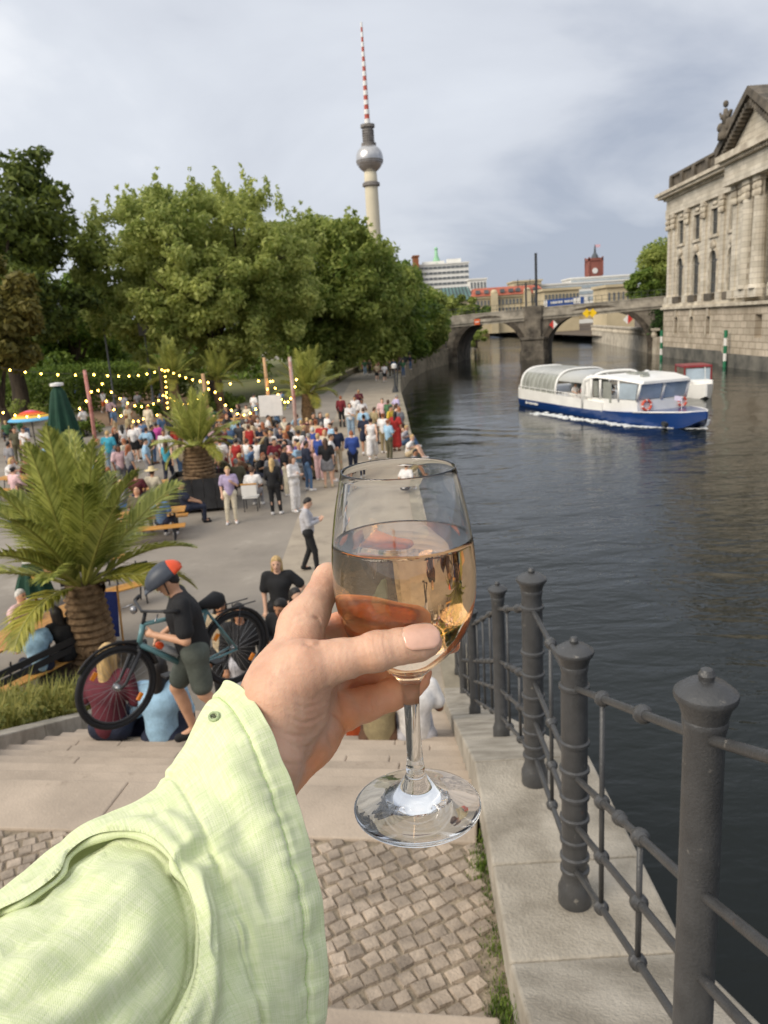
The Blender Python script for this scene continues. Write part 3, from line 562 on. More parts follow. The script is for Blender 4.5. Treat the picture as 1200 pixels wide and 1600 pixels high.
def pilaster(x, w_, o, col=False):
    t = MB(); mbox(t, x-w_*.72, x+w_*.72, o+.5, o-.2, 7.5, 8.4)
    if col: t.lathe([(w_*.66,8.4),(w_*.62,8.7),(w_*.55,8.8),(w_*.54,11),(w_*.46,17.4)], 14, ml(x,o+.0,0))
    else: mbox(t, x-w_/2, x+w_/2, o+.22, o-.1, 8.4, 17.4)
    t.build('column' if col else 'pilaster', m_sand, mus)
    c_ = MB(); mbox(c_, x-w_*.62, x+w_*.62, o+.55, o-.1, 18.9, 19.4); mbox(c_, x-w_*.45, x+w_*.45, o+.4, o-.1, 17.4, 18.9)
    for j in range(4):
        for r_ in range(2): c_.ball(ml(x-w_*.5+w_*j/3, o+.42, 17.75+r_*.7), (.22,.2,.36), 6, 4)
    c_.build('capital', m_sand2, mus)
for x in (.75,2.7,7.85,13.5,19.05,23.9): pilaster(x, .95, 0)
for x in (29.3,31.9,36.2,38.0): pilaster(x, 1.35, 1.6, True)
for x in (25.4,27.3): pilaster(x, 1.0, 1.2)
pd_ = MB(); wallcol(pd_, 32.8, 35.4, 7.0, 19.4, [(33.3,35.0,7.8,12.6,False)], .4, 1.0); mbox(pd_, 24.5, 28.6, 1.3, -.5, 7.0, 19.4); pd_.build('portico_wall', m_sand, mus); window(mus, 34.15, 1.7, 7.8, 12.6, .0)
gb = MB(); gb.prism([ml(32.7,.9,13.4),ml(36,.9,13.4),ml(34.3,.9,15.2)], (0,-sgn*.5,0)); gb.build('door_pediment', m_sand2, mus)
en = MB(); mbox(en, -.2, 24.5, .45, -.7, 19.4, 20.2); mbox(en, -.1, 24.5, .35, -.7, 20.2, 21.4); mbox(en, 24.5, 39.4, 2.6, -.7, 19.4, 20.2); mbox(en, 24.5, 39.4, 2.4, -.7, 20.2, 21.5); en.build('entablature', m_sand, mus)
co = MB()
for x in np.arange(-.4, 24, .6): mbox(co, x, x+.3, .7, .3, 21.4, 21.75)
for x in np.arange(24.6, 39.3, .6): mbox(co, x, x+.3, 3.0, 2.4, 21.5, 21.85)
mbox(co, -1.2, 24.5, 1.3, -.7, 21.75, 22.1); mbox(co, -1.5, 24.5, 1.6, -.7, 22.1, 22.5); mbox(co, 24.3, 39.7, 3.4, -.7, 21.85, 22.5); co.build('cornice', m_sand2, mus)
at_c = MB(); mbox(at_c, .2, 24.6, .1, -.5, 22.5, 23.0); mbox(at_c, .2, 24.6, .15, -.55, 24.4, 24.7)
for x in (.2,4.3,8.6,13.0,17.2,21.4): mbox(at_c, x, x+.9, .2, -.6, 23, 24.4)
mbox(at_c, .4, 24.6, -.15, -.4, 23, 24.4); mbox(at_c, .2, .8, .1, -24, 22.5, 24.7); at_c.build('attic_parapet', m_sooty, mus)
rf_ = MB(); rf_.hexa([ml(1,-1,22.5),ml(62,-1,22.5),ml(62,-25,22.5),ml(1,-25,22.5)], [ml(4,-5,25),ml(58,-5,25),ml(58,-21,25),ml(4,-21,25)]); rf_.build('roof', mat('lead roof', s(96,104,104), .6, .2, .4), mus)
# gable of the portico
ga, gz, gm, gt = 24.7, 22.5, 31.9, 26.9
tp = MB(); tp.prism([ml(ga+1.5,2.4,gz),ml(2*gm-ga-1.5,2.4,gz),ml(gm,2.4,gt-.8)], (0,-sgn*2.8,0)); tp.build('tympanum', m_sand, mus)
rk = MB()
for sd in (1,-1):
    x0, x1 = (ga, gm) if sd > 0 else (2*gm-ga, gm)
    rk.prism([ml(x0,3.5,gz),ml(x1,3.5,gt),ml(x1,3.5,gt+.75),ml(x0-sd*.6,3.5,gz+.75)], (0,-sgn*4.2,0)); rk.prism([ml(x0+sd*1.0,3.1,gz-.05),ml(x1,3.1,gt-.55),ml(x1,3.1,gt-.02),ml(x0,3.1,gz+.02)], (0,-sgn*.8,0))
    for k in range(14):
        t = (k+.8)/15; rk.box(ml(x0+(x1-x0)*t,2.95,gz+(gt-gz)*t-.62), (.42,.8,.5))
rk.build('raking_cornice', m_sooty, mus)
st_ = MB(); b0 = ml(26.5,3.3,23.9)
st_.lathe([(.75,0),(.7,.7),(.45,.9),(.5,1.2),(.38,1.6)], 10, b0).tube([b0+Vector((0,0,1.3)),b0+Vector((.1,0,2.2)),b0+Vector((-.1,0,3.0))], [.42,.4,.2], 8).ball(b0+Vector((-.1,0,3.5)), (.3,.3,.36), 8, 6)
st_.tube([b0+Vector((0,0,2.6)),b0+Vector((-1.0,0,2.3)),b0+Vector((-1.5,0,2.9))], [.22,.18,.12], 6).tube([b0+Vector((0,0,2.5)),b0+Vector((.9,0,2.0)),b0+Vector((1.3,0,2.6))], [.22,.18,.2], 6).ball(b0+Vector((-1.1,0,1.4)), (.55,.45,.5), 8, 6).ball(b0+Vector((1.0,0,1.3)), (.5,.45,.7), 8, 6)
so = st_.build('statue', m_sooty, None, True); so.matrix_world = mus.matrix_world if False else Matrix.Translation(Mc) @ Matrix.Rotation(mus.rotation_euler.z, 4, 'Z'); so.data.transform(Matrix.Translation(-b0)); so.location = (Matrix.Translation(Mc) @ Matrix.Rotation(mus.rotation_euler.z, 4, 'Z')) @ b0
tag(so, 'dark weathered stone figure group on the left slope of the museum gable', 'statue')
# quay terrace beyond the museum's far corner, beneath the bridge's right arch
qt = empty('stone_balustrade', at(960,545,WZ), 'pale balustraded quay wall seen through the right bridge arch', 'wall')
qa, qb = at(925,533,WZ), at(1026,554,WZ); qd = (qb-qa); ql = qd.length; qd.normalize(); qn = Vector((-qd.y,qd.x,0))
mb = MB(); mb.hexa([qa-qn*0, qb-qn*0, qb+qn*4, qa+qn*4], [q+Vector((0,0,2.6)) for q in (qa,qb,qb+qn*4,qa+qn*4)]); mb.build('wall', m_sand2, qt, world=qt.location)
mb = MB()
for k in range(int(ql/.9)): p = qa+qd*(k*.9+.4); mb.lathe([(.2,2.6),(.3,2.9),(.16,3.3),(.2,3.6)], 6, (p.x,p.y,p.z))
mb.build('baluster_row', m_sand2, qt, world=qt.location); MB().hexa([q+Vector((0,0,3.6)) for q in (qa-qn*.3,qb-qn*.3,qb+qn*.4,qa+qn*.4)], [q+Vector((0,0,3.95)) for q in (qa-qn*.3,qb-qn*.3,qb+qn*.4,qa+qn*.4)]).build('coping', m_sand2, qt, world=qt.location)
# far stone bridge closing the view through the arches
fb = empty('far_stone_bridge', aty(800,520,330), 'distant pale stone bridge seen low through the two arches', 'bridge')
mb = MB(); p0, p1 = aty(640,515,330), aty(960,500,330); zt = CZ+3.2
cols = np.linspace(p0.x, p1.x, 60)
for a_, b_ in zip(cols[:-1], cols[1:]):
    ph_ = (((a_+b_)/2-p0.x)/30) % 1; sz = WZ-1 if ph_ < .12 or ph_ > .88 else WZ+4.6*math.sqrt(max(0,1-((ph_-.5)/.39)**2))
    mb.hexa([(a_,330,sz),(b_,330,sz),(b_,338,sz),(a_,338,sz)], [(a_,330,zt),(b_,330,zt),(b_,338,zt),(a_,338,zt)])
mb.build('wall', mat('warm stone', s(200,176,130), .85, .2, .2, .3, 3), fb, world=fb.location)
# ============================================================ TV tower
tx0 = aty(588,400,1060); TWx = atd(583,356,1090).x; TY = 1060
def tz(u, v): return aty(u, v, TY).z
tb = Vector((aty(584,356,TY).x,TY,0)); tw = empty('television_tower', tb, 'tall concrete television tower with silver sphere and striped red and white antenna', 'tower')
m_con = mat('pale concrete', s(214,204,178), .8, .08, .02); m_sil = mat('silver steel panels', s(196,194,192), .28, .08, .25, metal=.75); m_grey = mat('grey platform', s(128,122,116), .7, .25, .2)
zc = tz(577,248); zr = 38*.5*1060*1.03/FPX
MB().lathe([(14,0),(9,60),(8.4,zc-zr*1.55),(8,zc-zr*.9)], 24).build('shaft', m_con, tw, True)
MB().lathe([(8.3,zc-zr*1.95),(11.2,zc-zr*1.9),(11.2,zc-zr*1.7),(8.5,zc-zr*1.6)], 24).build('collar', m_grey, tw, True, angle=30)
sp = MB(); sp.ball((0,0,zc), zr, 40, 24); sp.build('sphere', m_sil, tw)
bn_ = MB()
for dz in (-.32,-.18): bn_.lathe([(zr*math.sqrt(1-dz*dz)+.25,zc+zr*dz-.9),(zr*math.sqrt(1-dz*dz)+.35,zc+zr*dz+.9)], 40)
bn_.build('window_band', m_grey, tw, True, angle=30)
z1, z2 = tz(574,226), tz(573,195)
nk = MB(); nk.lathe([(9.5,z1-4),(9.5,z1+1.5),(7,z1+2),(6.6,z2-4),(9.0,z2-3.5),(9.0,z2),(4,z2+.5)], 20)
for k in range(5): z = z1+4+(z2-z1-9)*k/5; nk.lathe([(7.6,z),(7.6,z+1.4)], 20)
nk.build('antenna_platform', m_grey, tw, True, angle=30)
ztip = tz(563.5,35); zb_ = z2+1; nseg = 21
for k in range(nseg):
    a_, b_ = zb_+(ztip-zb_)*k/nseg, zb_+(ztip-zb_)*(k+1)/nseg; r_ = lambda z: 3.3-2.2*(z-zb_)/(ztip-zb_)
    MB().lathe([(r_(a_)*(1.12 if k % 2 == 0 else 1),a_),(r_(b_)*(1.12 if k % 2 == 0 else 1),b_)], 10).build('antenna_section', m_wht if k % 2 == 0 else mat('red antenna paint', s(186,84,66), .6, .05), tw, True, angle=40)
# ============================================================ distant buildings
def far_box(name, label, u0, u1, vt, D, depth, wallm, rows, cols, winm, wfr=.62, hfr=.5, zb=0., cat='building', vt2=None, roof=None, z0f=0.):
    a_, b_ = aty(u0, vt, D), aty(u1, vt2 or vt, D); zt = (a_.z+b_.z)/2; W_ = b_.x-a_.x; e = empty(name, ((a_.x+b_.x)/2, D, zb), label, cat)
    mb = MB(); mb.box((0,depth/2,(zt-zb)/2), (W_,depth,zt-zb)); mb.box((0,depth/2-.2,zt-zb+.4), (W_+1.2,depth+.8,.8)); mb.build('wall', wallm, e)
    if rows:
        zl = zb+(zt-zb)*z0f; fh = (zt-zl)/rows; cw = W_/cols; w0 = None
        for r_ in range(rows):
            for c_ in range(cols):
                p = Vector((-W_/2+cw*(c_+.5), -.15, zl-zb+fh*(r_+.45)))
                if w0 is None: mb = MB(); mb.box((0,0,0), (cw*wfr,.35,fh*hfr)); w0 = mb.build('window', winm, e); w0.location = p
                else: w_ = w0.copy(); C.objects.link(w_); w_.parent = e; w_.location = p
    return e, W_, zt-zb
m_wb = mat('white render', s(236,234,226), .8, .06, .1); m_gw = mat('grey windows', s(112,116,118), .3, .2, .1); m_cream = mat('cream stone', s(204,188,154), .85, .12, .1); m_tile = mat('red roof tiles', s(178,100,78), .85, .15, .3); m_copper = mat('green copper', s(96,128,122), .6, .2, .1)
m_brown = mat('brown brick', s(146,92,58), .85, .1, .2); m_glassy = mat('office glazing', s(172,184,190), .2, .15, .05)
e, W_, H_ = far_box('hotel_block', 'long white slab block with rows of windows and a green roof figure', 655, 732, 413, 520, 18, m_wb, 8, 11, m_gw, .86, .42, z0f=.35)
st2 = MB(); st2.lathe([(3.4,0),(2.2,2.6),(1.2,5),(.9,9)], 8, (-W_*.13,6,H_+.8)).ball((-W_*.13,6,H_+10.2), 1.2, 8, 6); st2.build('roof_figure', mat('pale verdigris', s(150,200,160), .7, .1), e, True)
pb = MB(); pb.box((W_*.22,6,H_+2), (9,6,2.6)).box((-W_*.2,6,H_+1.6), (14,6,1.7)); pb.build('plant_room', m_wb, e)
far_box('brick_stair_tower', 'narrow brown brick block at the left end of the white slab', 646, 654, 401, 515, 16, m_brown, 0, 0, m_gw)
far_box('small_white_block', 'small white block with a row of windows beside the slab', 734, 760, 437, 480, 14, m_wb, 3, 5, m_gw, .5, .6, z0f=.4)
# teal glass barrel roof
a_, b_ = aty(690,470,300), aty(742,470,300); e = empty('glass_roofed_hall', ((a_.x+b_.x)/2,300,0), 'low hall with sloping teal glass roof above the light green tree', 'building')
W_ = b_.x-a_.x; zr_ = aty(715,447,300).z; ze = aty(715,470,300).z
MB().box((0,12,ze/2), (W_,24,ze)).build('wall', m_cream, e); MB().prism([(-W_/2,-1,ze),(W_/2,-1,ze),(W_/2-1.5,10,zr_),(-W_/2+1.5,10,zr_)], (0,14,0)).build('roof', m_copper, e)
rb = MB()
for k in range(9): x = -W_/2+W_*(k+.5)/9; rb.tube([(x,-1.1,ze+.1),(x*.93,9.9,zr_+.1)], .18, 5)
rb.build('roof_rib', m_dark, e)
# long building with a red tiled roof
D = 300; a_, b_ = aty(738,468,D), aty(852,468,D); ze = aty(795,466,D).z; zr_ = aty(795,447,D).z; e, W_, H_ = far_box('red_roofed_building', 'long cream building with red tiled mansard roof and two pale gables', 738, 850, 465, D, 16, m_cream, 3, 20, m_gw, .5, .6, vt2=463, z0f=.3)
MB().hexa([(-W_/2-.6,-1,H_+.8),(W_/2+.6,-1,H_+.8),(W_/2+.6,17,H_+.8),(-W_/2-.6,17,H_+.8)], [(-W_/2+1.5,4,zr_),(W_/2-1.5,4,zr_),(W_/2-1.5,12,zr_),(-W_/2+1.5,12,zr_)]).build('roof', m_tile, e)
for fx in (-.20, .26):
    g = MB(); g.box((W_*fx,-1,H_/2+.8), (2.6,1.6,H_+1.6)); g.ball((W_*fx,-.8,H_+1.9), (1.3,1.0,1.1), 10, 8); g.build('gable', m_cream, e)
for fx in (-.42,-.3,-.08,.04,.14,.38): g = MB(); g.box((W_*fx,.6,H_+2.4), (1.6,1.8,1.3)); g.build('dormer', m_gw, e)
far_box('beige_block', 'beige flat roofed block rising behind the red tiled roof', 803, 846, 440, 420, 20, m_cream, 2, 8, m_gw, .5, .4, z0f=.6)
far_box('white_office_building', 'long white office building with glazed strips right of the overhead mast', 842, 996, 446, 430, 30, m_wb, 5, 14, m_glassy, .95, .5, vt2=438, z0f=.25)
far_box('upper_office_storey', 'white set back office block with a glazed band below the red tower', 892, 1000, 436, 470, 22, m_wb, 4, 10, m_glassy, .9, .5, vt2=430, z0f=.5)
far_box('sandstone_annex', 'low cream stone building behind the blue and white banner', 850, 905, 455, 260, 14, m_cream, 2, 10, m_gw, .5, .6, vt2=452, z0f=.3)
far_box('stone_pavilion', 'plain cream stone pavilion between the offices and the right hand trees', 948, 992, 449, 230, 14, m_cream, 1, 6, m_gw, .3, .5, vt2=447, z0f=.6)
# red town hall tower
D = 900; a_, b_ = aty(920.5,405,D), aty(941.5,405,D); W_ = b_.x-a_.x; zt = aty(930,407,D).z; e = empty('red_brick_tower', ((a_.x+b_.x)/2,D,0), 'square red brick clock tower with spire and flag on the skyline', 'tower')
m_rb = mat('red brick', s(150,92,80), .85, .15, .1); MB().box((0,W_/2,zt/2), (W_,W_,zt)).build('wall', m_rb, e); t = MB(); t.box((0,W_/2,zt+1.4), (W_+1.6,W_+1.6,2.8)); [t.box((sx*W_/2,W_/2+sy*W_/2,zt-6), (1.6,1.6,20)) for sx in (-1,1) for sy in (-1,1)]; t.build('battlement', m_rb, e)
cf = MB().lathe([(3.1,-.3),(3.1,.3)], 20).build('clock_face', m_wht, e); cf.rotation_euler = (math.pi/2,0,0); cf.location = (-1,-.6,zt-11)
w_ = MB(); [w_.box((x,-.3,zt-24), (1.8,.5,8)) for x in (-5,0,5)]; w_.build('window_group', m_gw, e)
zs = aty(932,381,D).z; MB().lathe([(4.6,zt+2.8),(3.4,zt+6),(1.4,zt+9),(.9,zt+14),(.3,zs)], 8, (1,W_/2,0)).build('spire', mat('dark slate', s(82,88,92), .7, .1), e); MB().box((4,W_/2,zs-1.6), (6,.15,3)).build('flag', mat('pale pink flag', s(232,190,200), .8, .1), e)
# ============================================================ mooring poles
def mpole(u, v, vt, lab, base_z=WZ):
    p = at(u, v, WZ); top = aty(u, vt, p.y).z; e = empty('mooring_pole', (p.x,p.y,WZ-1), lab, 'mooring pole'); h = top-WZ+1; r = .2
    n_ = 6
    for k in range(n_): MB().lathe([(r,h*k/n_),(r,h*(k+1)/n_)], 12).build('band', [m_wht, mat('pole green', s(40,120,84), .5, .08)][k % 2], e, True, angle=40)
    return e
mpole(1033,562,516, 'green and white banded mooring pole beside the bridge abutment'); mpole(1132,574,516, 'green and white banded mooring pole before the museum plinth')
# ============================================================ tour boat
m_hull = mat('blue hull paint', s(24,62,124), .28, .06, .6, coat=.3); m_hw = mat('boat white paint', s(246,244,238), .35, .05, .8, coat=.2); m_bgl = mat('tinted boat glazing', s(160,162,154), .14, .14, .7); m_bgl2 = mat('windscreen glass', s(176,190,200), .08, .12, .6); m_roof = mat('grey canopy', s(182,182,176), .3, .08, .6)
A0 = at(808,633,WZ); A1 = at(1020,672.5,WZ); ax = (A1-A0).normalized(); ay = Vector((-ax.y,ax.x,0)); LS = 12.8; BM = 4.7
boat = empty('tour_boat', A0+ay*BM/2, 'blue and white passenger tour boat with arched glass canopy and white wheelhouse', 'boat', None, math.atan2(ax.y, ax.x))
boat.scale = (1.05,1,.80)
# local: x ahead, y to port, z up from the waterline; starboard side is y = -BM/2
def sect(x, b, zk, zt, flare=.12): return [(x,-b*.85,zk),(x,-b*(1-flare*.3),zk+.5*(zt-zk)),(x,-b,zt),(x,b,zt),(x,b*(1-flare*.3),zk+.5*(zt-zk)),(x,b*.85,zk)]
hb = BM/2; xb = LS+6.4
def loft(mb, secs, mi=0):
    n_ = len(secs[0]); o = [p for q in secs for p in q]; f_ = []
    for i in range(len(secs)-1):
        for k in range(n_): f_.append((i*n_+k, i*n_+(k+1) % n_, (i+1)*n_+(k+1) % n_, (i+1)*n_+k))
    f_ += [tuple(reversed(range(n_))), tuple((len(secs)-1)*n_+k for k in range(n_))]; mb.add(o, f_, mi); return mb
hull = MB(); hs = [(0,hb*.96,-.5,.75),(.5,hb,-.6,.72),(LS*.6,hb,-.6,.72),(LS-1.5,hb,-.6,.78),(LS+.6,hb*.98,-.6,.9),(LS+2.2,hb*.90,-.5,1.0),(LS+3.8,hb*.70,-.35,1.1),(LS+5.4,hb*.38,.1,1.22),(LS+6.4,.06,.8,1.34)]
loft(hull, [sect(*q) for q in hs]); hull.build('hull', m_hull, boat, True, angle=40)
sd = MB(); loft(sd, [[(x,-b-.01,z0),(x,-b-.01,z1),(x,b+.01,z1),(x,b+.01,z0)] for x,b,z0,z1 in ((.05,hb*.955,.74,1.75),(.5,hb*.99,.71,1.72),(LS*.7,hb*.99,.71,1.55),(LS-.6,hb*.985,.74,1.5))]); sd.build('side', m_hw, boat)
rl2 = MB(); rl2.tube([(.3,-hb*.99,2.0),(LS-2.2,-hb*.99,1.85)], .03, 6); rl2.tube([(.3,hb*.99,2.0),(LS-2.2,hb*.99,1.85)], .03, 6)
for k in range(12): x = .4+(LS-3)*k/11; rl2.tube([(x,-hb*.99,1.5),(x,-hb*.99,1.98)], .022, 5); rl2.tube([(x,hb*.99,1.5),(x,hb*.99,1.98)], .022, 5)
rl2.build('handrail', m_hw, boat)
nm = MB(); [nm.box((1.6+.26*k,-hb*.985-.035,.44), (.18,.03,.16 if k % 3 else .24)) for k in range(8)]; nm.build('lettering', m_hw, boat)
# arched canopy: stern part closed, open gap, then a second short arch
def arch_pts(b, z0, zt, n_=14): return [(b*math.copysign(abs(math.cos(t))**.55, math.cos(t)), z0+(zt-z0)*abs(math.sin(t))**.75) for t in np.linspace(0, math.pi, n_)]
def canopy(x0, x1, name, m, z0, zt, b, th=.05, sel=None):
    mb = MB(); pr = arch_pts(b, z0, zt, 20); rng = sel or (0,19); ps = pr[rng[0]:rng[1]+1]; out = [(x0,y,z) for y,z in ps]; inn_ = [(x0,y*.975,z0+(z-z0)*.975) for y,z in reversed(ps)]
    mb.prism(out+inn_, (x1-x0,0,0)); return mb.build(name, m, boat, True, angle=35)
zt_ = 3.75; xa_, xm_, xc_ = .6, LS*.47, LS*.80
canopy(xa_, xm_, 'canopy_roof', m_roof, 1.72, zt_, hb*.95, sel=(5,14)); canopy(xa_, xm_, 'canopy_glass', m_bgl, 1.6, zt_, hb*.95, sel=(0,5)); canopy(xa_, xm_, 'canopy_glass', m_bgl, 1.6, zt_, hb*.95, sel=(14,19))
canopy(xm_+.1, xc_, 'canopy_roof', m_roof, 1.72, zt_-.1, hb*.93, sel=(8,16)); canopy(xm_+3.6, xc_, 'canopy_glass', m_bgl, 1.6, zt_-.1, hb*.93, sel=(14,19))
for k, x in enumerate(list(np.linspace(xa_, xm_, 9))+[xm_+3.6,xc_]):
    mb = MB(); mb.tube([(x,y*1.01,z) for y,z in arch_pts(hb*.95,1.5,zt_+.02,18)], .09 if k in (0,8,10) else .035, 6); mb.build('canopy_rib', m_hw if k in (0,8,10) else m_roof, boat, True)
bt = MB(); loft(bt, [[(x,-hb*.9,.75),(x,-hb*.9,.95),(x,hb*.9,.95),(x,hb*.9,.75)] for x in (.4,LS-.5)]); bt.build('deck', mat('deck boards', s(150,120,90), .7, .2), boat)
tb_ = MB(); [tb_.box((x,y,1.65), (.9,.8,.06)).box((x,y,1.3), (.1,.1,.7)) for x in np.arange(1.6,LS-3.5,1.9) for y in (-1.2,1.2)]; tb_.build('table_row', m_hw, boat)
# wheelhouse
cx0, cx1 = LS-2.6, LS+2.0; wb = hb*.93
wh = MB(); loft(wh, [[(x,-b,.85),(x,-b,z),(x,b,z),(x,b,.85)] for x,b,z in ((cx0,wb,1.75),(LS-.3,wb,1.8),(LS+1.2,wb*.93,1.85),(LS+2.3,wb*.78,1.85))]); wh.build('cabin_wall', m_hw, boat)
bw = MB(); bw.box((cx0+.6,-wb+.03,2.4), (1.4,.12,1.4)) if False else None
rp_ = MB(); loft(rp_, [[(x,-b,z),(x,-b*.93,z+.2),(x,b*.93,z+.2),(x,b,z)] for x,b,z in ((cx0-.3,wb*.99,3.25),(cx0+1.2,wb*1.02,3.42),(LS+.8,wb*1.0,3.38),(LS+2.3,wb*.86,3.2),(LS+2.8,wb*.78,3.12))]); rp_.build('cabin_roof', m_hw, boat, True, angle=40)
MB().box((LS-.2,0,3.68), (1.1,.9,.1)).build('roof_hatch', m_bgl, boat); MB().box((LS+1.3,-.5,3.6), (.3,.5,.2)).build('roof_vent', m_bgl, boat)
def quadwin(name, ps, m, th=(0,0,0)): mb = MB(); return mb.prism(ps, th).build(name, m, boat)
fx0, fx1 = LS+2.28, LS+2.0
for y0, y1 in ((-.74,-.06),(.06,.74)): quadwin('windscreen', [(fx0+.02,wb*y0,1.9),(fx0+.02,wb*y1,1.9),(fx1+.62,wb*y1,3.12),(fx1+.62,wb*y0,3.12)], m_bgl2, (-.05,0,0))
for y in (-.78,0,.78): MB().tube([(fx0,wb*y,1.8),(fx1+.62,wb*y,3.2)], .09, 6).build('window_post', m_hw, boat, True)
for sy in (-1,1):
    for x, f_ in ((cx0,1.),(cx0+.55,1.),(LS-1.0,1.),(LS+.9,.95)): MB().tube([(x,sy*wb*f_,1.7),(x,sy*wb*f_,3.3)], .085, 6).build('window_post', m_hw, boat, True)
    MB().tube([(cx0-.35,sy*wb,.8),(cx0-.35,sy*wb,2.6),(cx0-.1,sy*wb*.99,3.15),(cx0+.5,sy*wb*.96,3.45)], .22, 8).build('cabin_corner', m_hw, boat, True)
for sy in (-1,1):
    quadwin('side_window', [(cx0+.75,sy*wb*.985,1.9),(LS-1.3,sy*wb*.985,1.9),(LS-1.3,sy*wb*.985,3.15),(cx0+.75,sy*wb*.985,3.15)], m_bgl, (0,sy*.03,0)); quadwin('side_window', [(LS-.7,sy*wb*.985,1.5),(LS+.2,sy*wb*.97,1.5),(LS+.2,sy*wb*.97,3.15),(LS-.7,sy*wb*.985,3.15)], m_bgl, (0,sy*.03,0)); quadwin('side_window', [(LS+.98,sy*wb*.94,1.9),(LS+2.2,sy*wb*.8,1.9),(LS+2.4,sy*wb*.8,3.1),(LS+.98,sy*wb*.94,3.15)], m_bgl2, (0,sy*.03,0))
dr = MB(); dr.box((cx0+.3,-wb-.02,2.1), (.5,.05,2.3)); dr.build('cabin_door', m_hw, boat)
def ring(par, c, r, M, m1, m2, name='lifebuoy', lab=None):
    mb = MB(); pts = [M @ Vector((math.cos(t)*r, math.sin(t)*r, 0)) for t in np.linspace(0, 2*math.pi, 25)[:-1]]; mb.tube(pts, r*.26, 8, closed=True)
    for i in range(len(mb.f)): mb.m[i] = 1 if (i//8) % 6 in (0,) else 0
    o = mb.build(name, [m1, m2], None, True); o.location = c
    if lab: tag(o, lab, 'lifebuoy')
    return o
Mb = Matrix.Translation(boat.location) @ Matrix.Rotation(boat.rotation_euler.z, 4, 'Z') @ Matrix.Diagonal((1.05,1,.80,1))
Rf = (Matrix.Rotation(boat.rotation_euler.z, 3, 'Z') @ Matrix.Rotation(math.pi/2, 3, 'Y'))
m_lb = mat('lifebuoy red', s(226,92,66), .5, .06)
ring(None, Mb @ Vector((LS+2.40,-wb*.5,1.45)), .30, Rf, m_lb, m_hw, 'lifebuoy', 'round red and white lifebuoy under the left windscreen of the boat')
ring(None, Mb @ Vector((LS+2.40,wb*.66,1.45)), .26, Rf, m_lb, m_hw, 'lifebuoy', 'red lifebuoy at the bow side corner of the wheelhouse')
fg = MB(); fg.tube([(LS+4.2,0,1.1),(LS+4.2,0,2.2)], .02, 5); fg.build('jackstaff', m_hw, boat); fc = MB(); fc.box((LS+3.85,0,2.0), (.6,.02,.35)); fc.build('flag', mat('lilac white flag', s(220,212,232), .8, .1), boat)
MB().tube([(LS+2.4,-hb*.88,1.03),(LS+3.8,-hb*.70,1.12),(LS+5.4,-hb*.36,1.22),(LS+6.38,0,1.32),(LS+5.4,hb*.36,1.22),(LS+3.8,hb*.70,1.12),(LS+2.4,hb*.88,1.03)], .06, 6).build('gunwale', m_hw, boat, True)
MB().tube([(LS+4.4,-hb*.5,.3),(LS+4.4,-hb*.5-.22,.3)], .2, 12).build('bow_opening', m_dark, boat)
# foam at bow, stern and along the side: broken water
def foam(poly, n_, w0, w1, seed):
    mb = MB(); rr_ = random.Random(seed)
    for _ in range(n_):
        t = rr_.random()*(len(poly)-1); i = int(t); f_ = t-i; p = Vector(poly[i]).lerp(Vector(poly[i+1]), f_); wd = w0+(w1-w0)*t/(len(poly)-1); p += Vector((rr_.gauss(0,wd),rr_.gauss(0,wd),0)); r = rr_.uniform(.03,.11)*(1+wd)
        mb.ball((p.x,p.y,WZ+.01), (r*1.4,r*1.4,r*.32), 7, 4)
    return mb
m_foam = mat('foam', s(226,228,226), .6, .1, 3)
g = lambda x, y: Mb @ Vector((x,y,0))
fo = foam([g(xb-.5,0),g(LS+2.5,-hb*1.0),g(LS-2,-hb*1.25),g(LS-7,-hb*1.5)], 420, .05, .35, 1); fo2 = foam([g(.2,-hb*.9),g(-2.5,-hb*1.5),g(-5,-hb*2.2)], 40, .3, .6, 2); fo3 = foam([g(xb-.4,.1),g(LS+3,hb*1.1),g(LS-1,hb*1.6),g(LS-6,hb*2.2)], 300, .06, .4, 3)
for a_ in (fo3,): fo.add(a_.v, a_.f)
o = fo.build('foam', m_foam, None, True); o['kind'] = 'stuff'; o['label'] = 'white foam churned up along the tour boat'
# small cabin boat behind
Q = at(1084,617,WZ); sb = empty('cabin_boat', Q, 'small white motor boat with dark red framed canopy behind the tour boat', 'boat', None, math.radians(-98))
h2 = MB(); loft(h2, [sect(*q) for q in ((-3,1.05,-.3,.8),(-1,1.2,-.35,.85),(1.2,1.15,-.3,.95),(2.6,.7,-.2,1.05),(3.5,.08,.2,1.15))]); h2.build('hull', m_hw, sb, True, angle=40)
m_mar = mat('dark red paint', s(140,44,48), .4, .08); fr = MB()
for x in (-1.9,1.0):
    fr.tube([(x,-1.0,.8),(x,-1.0,2.3),(x,1.0,2.3),(x,1.0,.8)], .09, 6)
for y in (-1.,1.): fr.tube([(-1.9,y,2.3),(1.0,y,2.3)], .09, 6)
fr.build('canopy_frame', m_mar, sb); MB().box((-.45,0,2.36), (3.0,2.1,.08)).build('canopy', m_mar, sb); MB().box((1.05,0,1.6), (.04,1.8,1.1)).build('windscreen', m_bgl2, sb); MB().box((1.9,0,1.15), (1.4,1.5,.4)).build('fore_cabin', m_hw, sb, bevel=.1); MB().tube([(3.2,0,1.1),(3.0,0,2.4)], .03, 5).build('bow_rail', m_hw, sb)
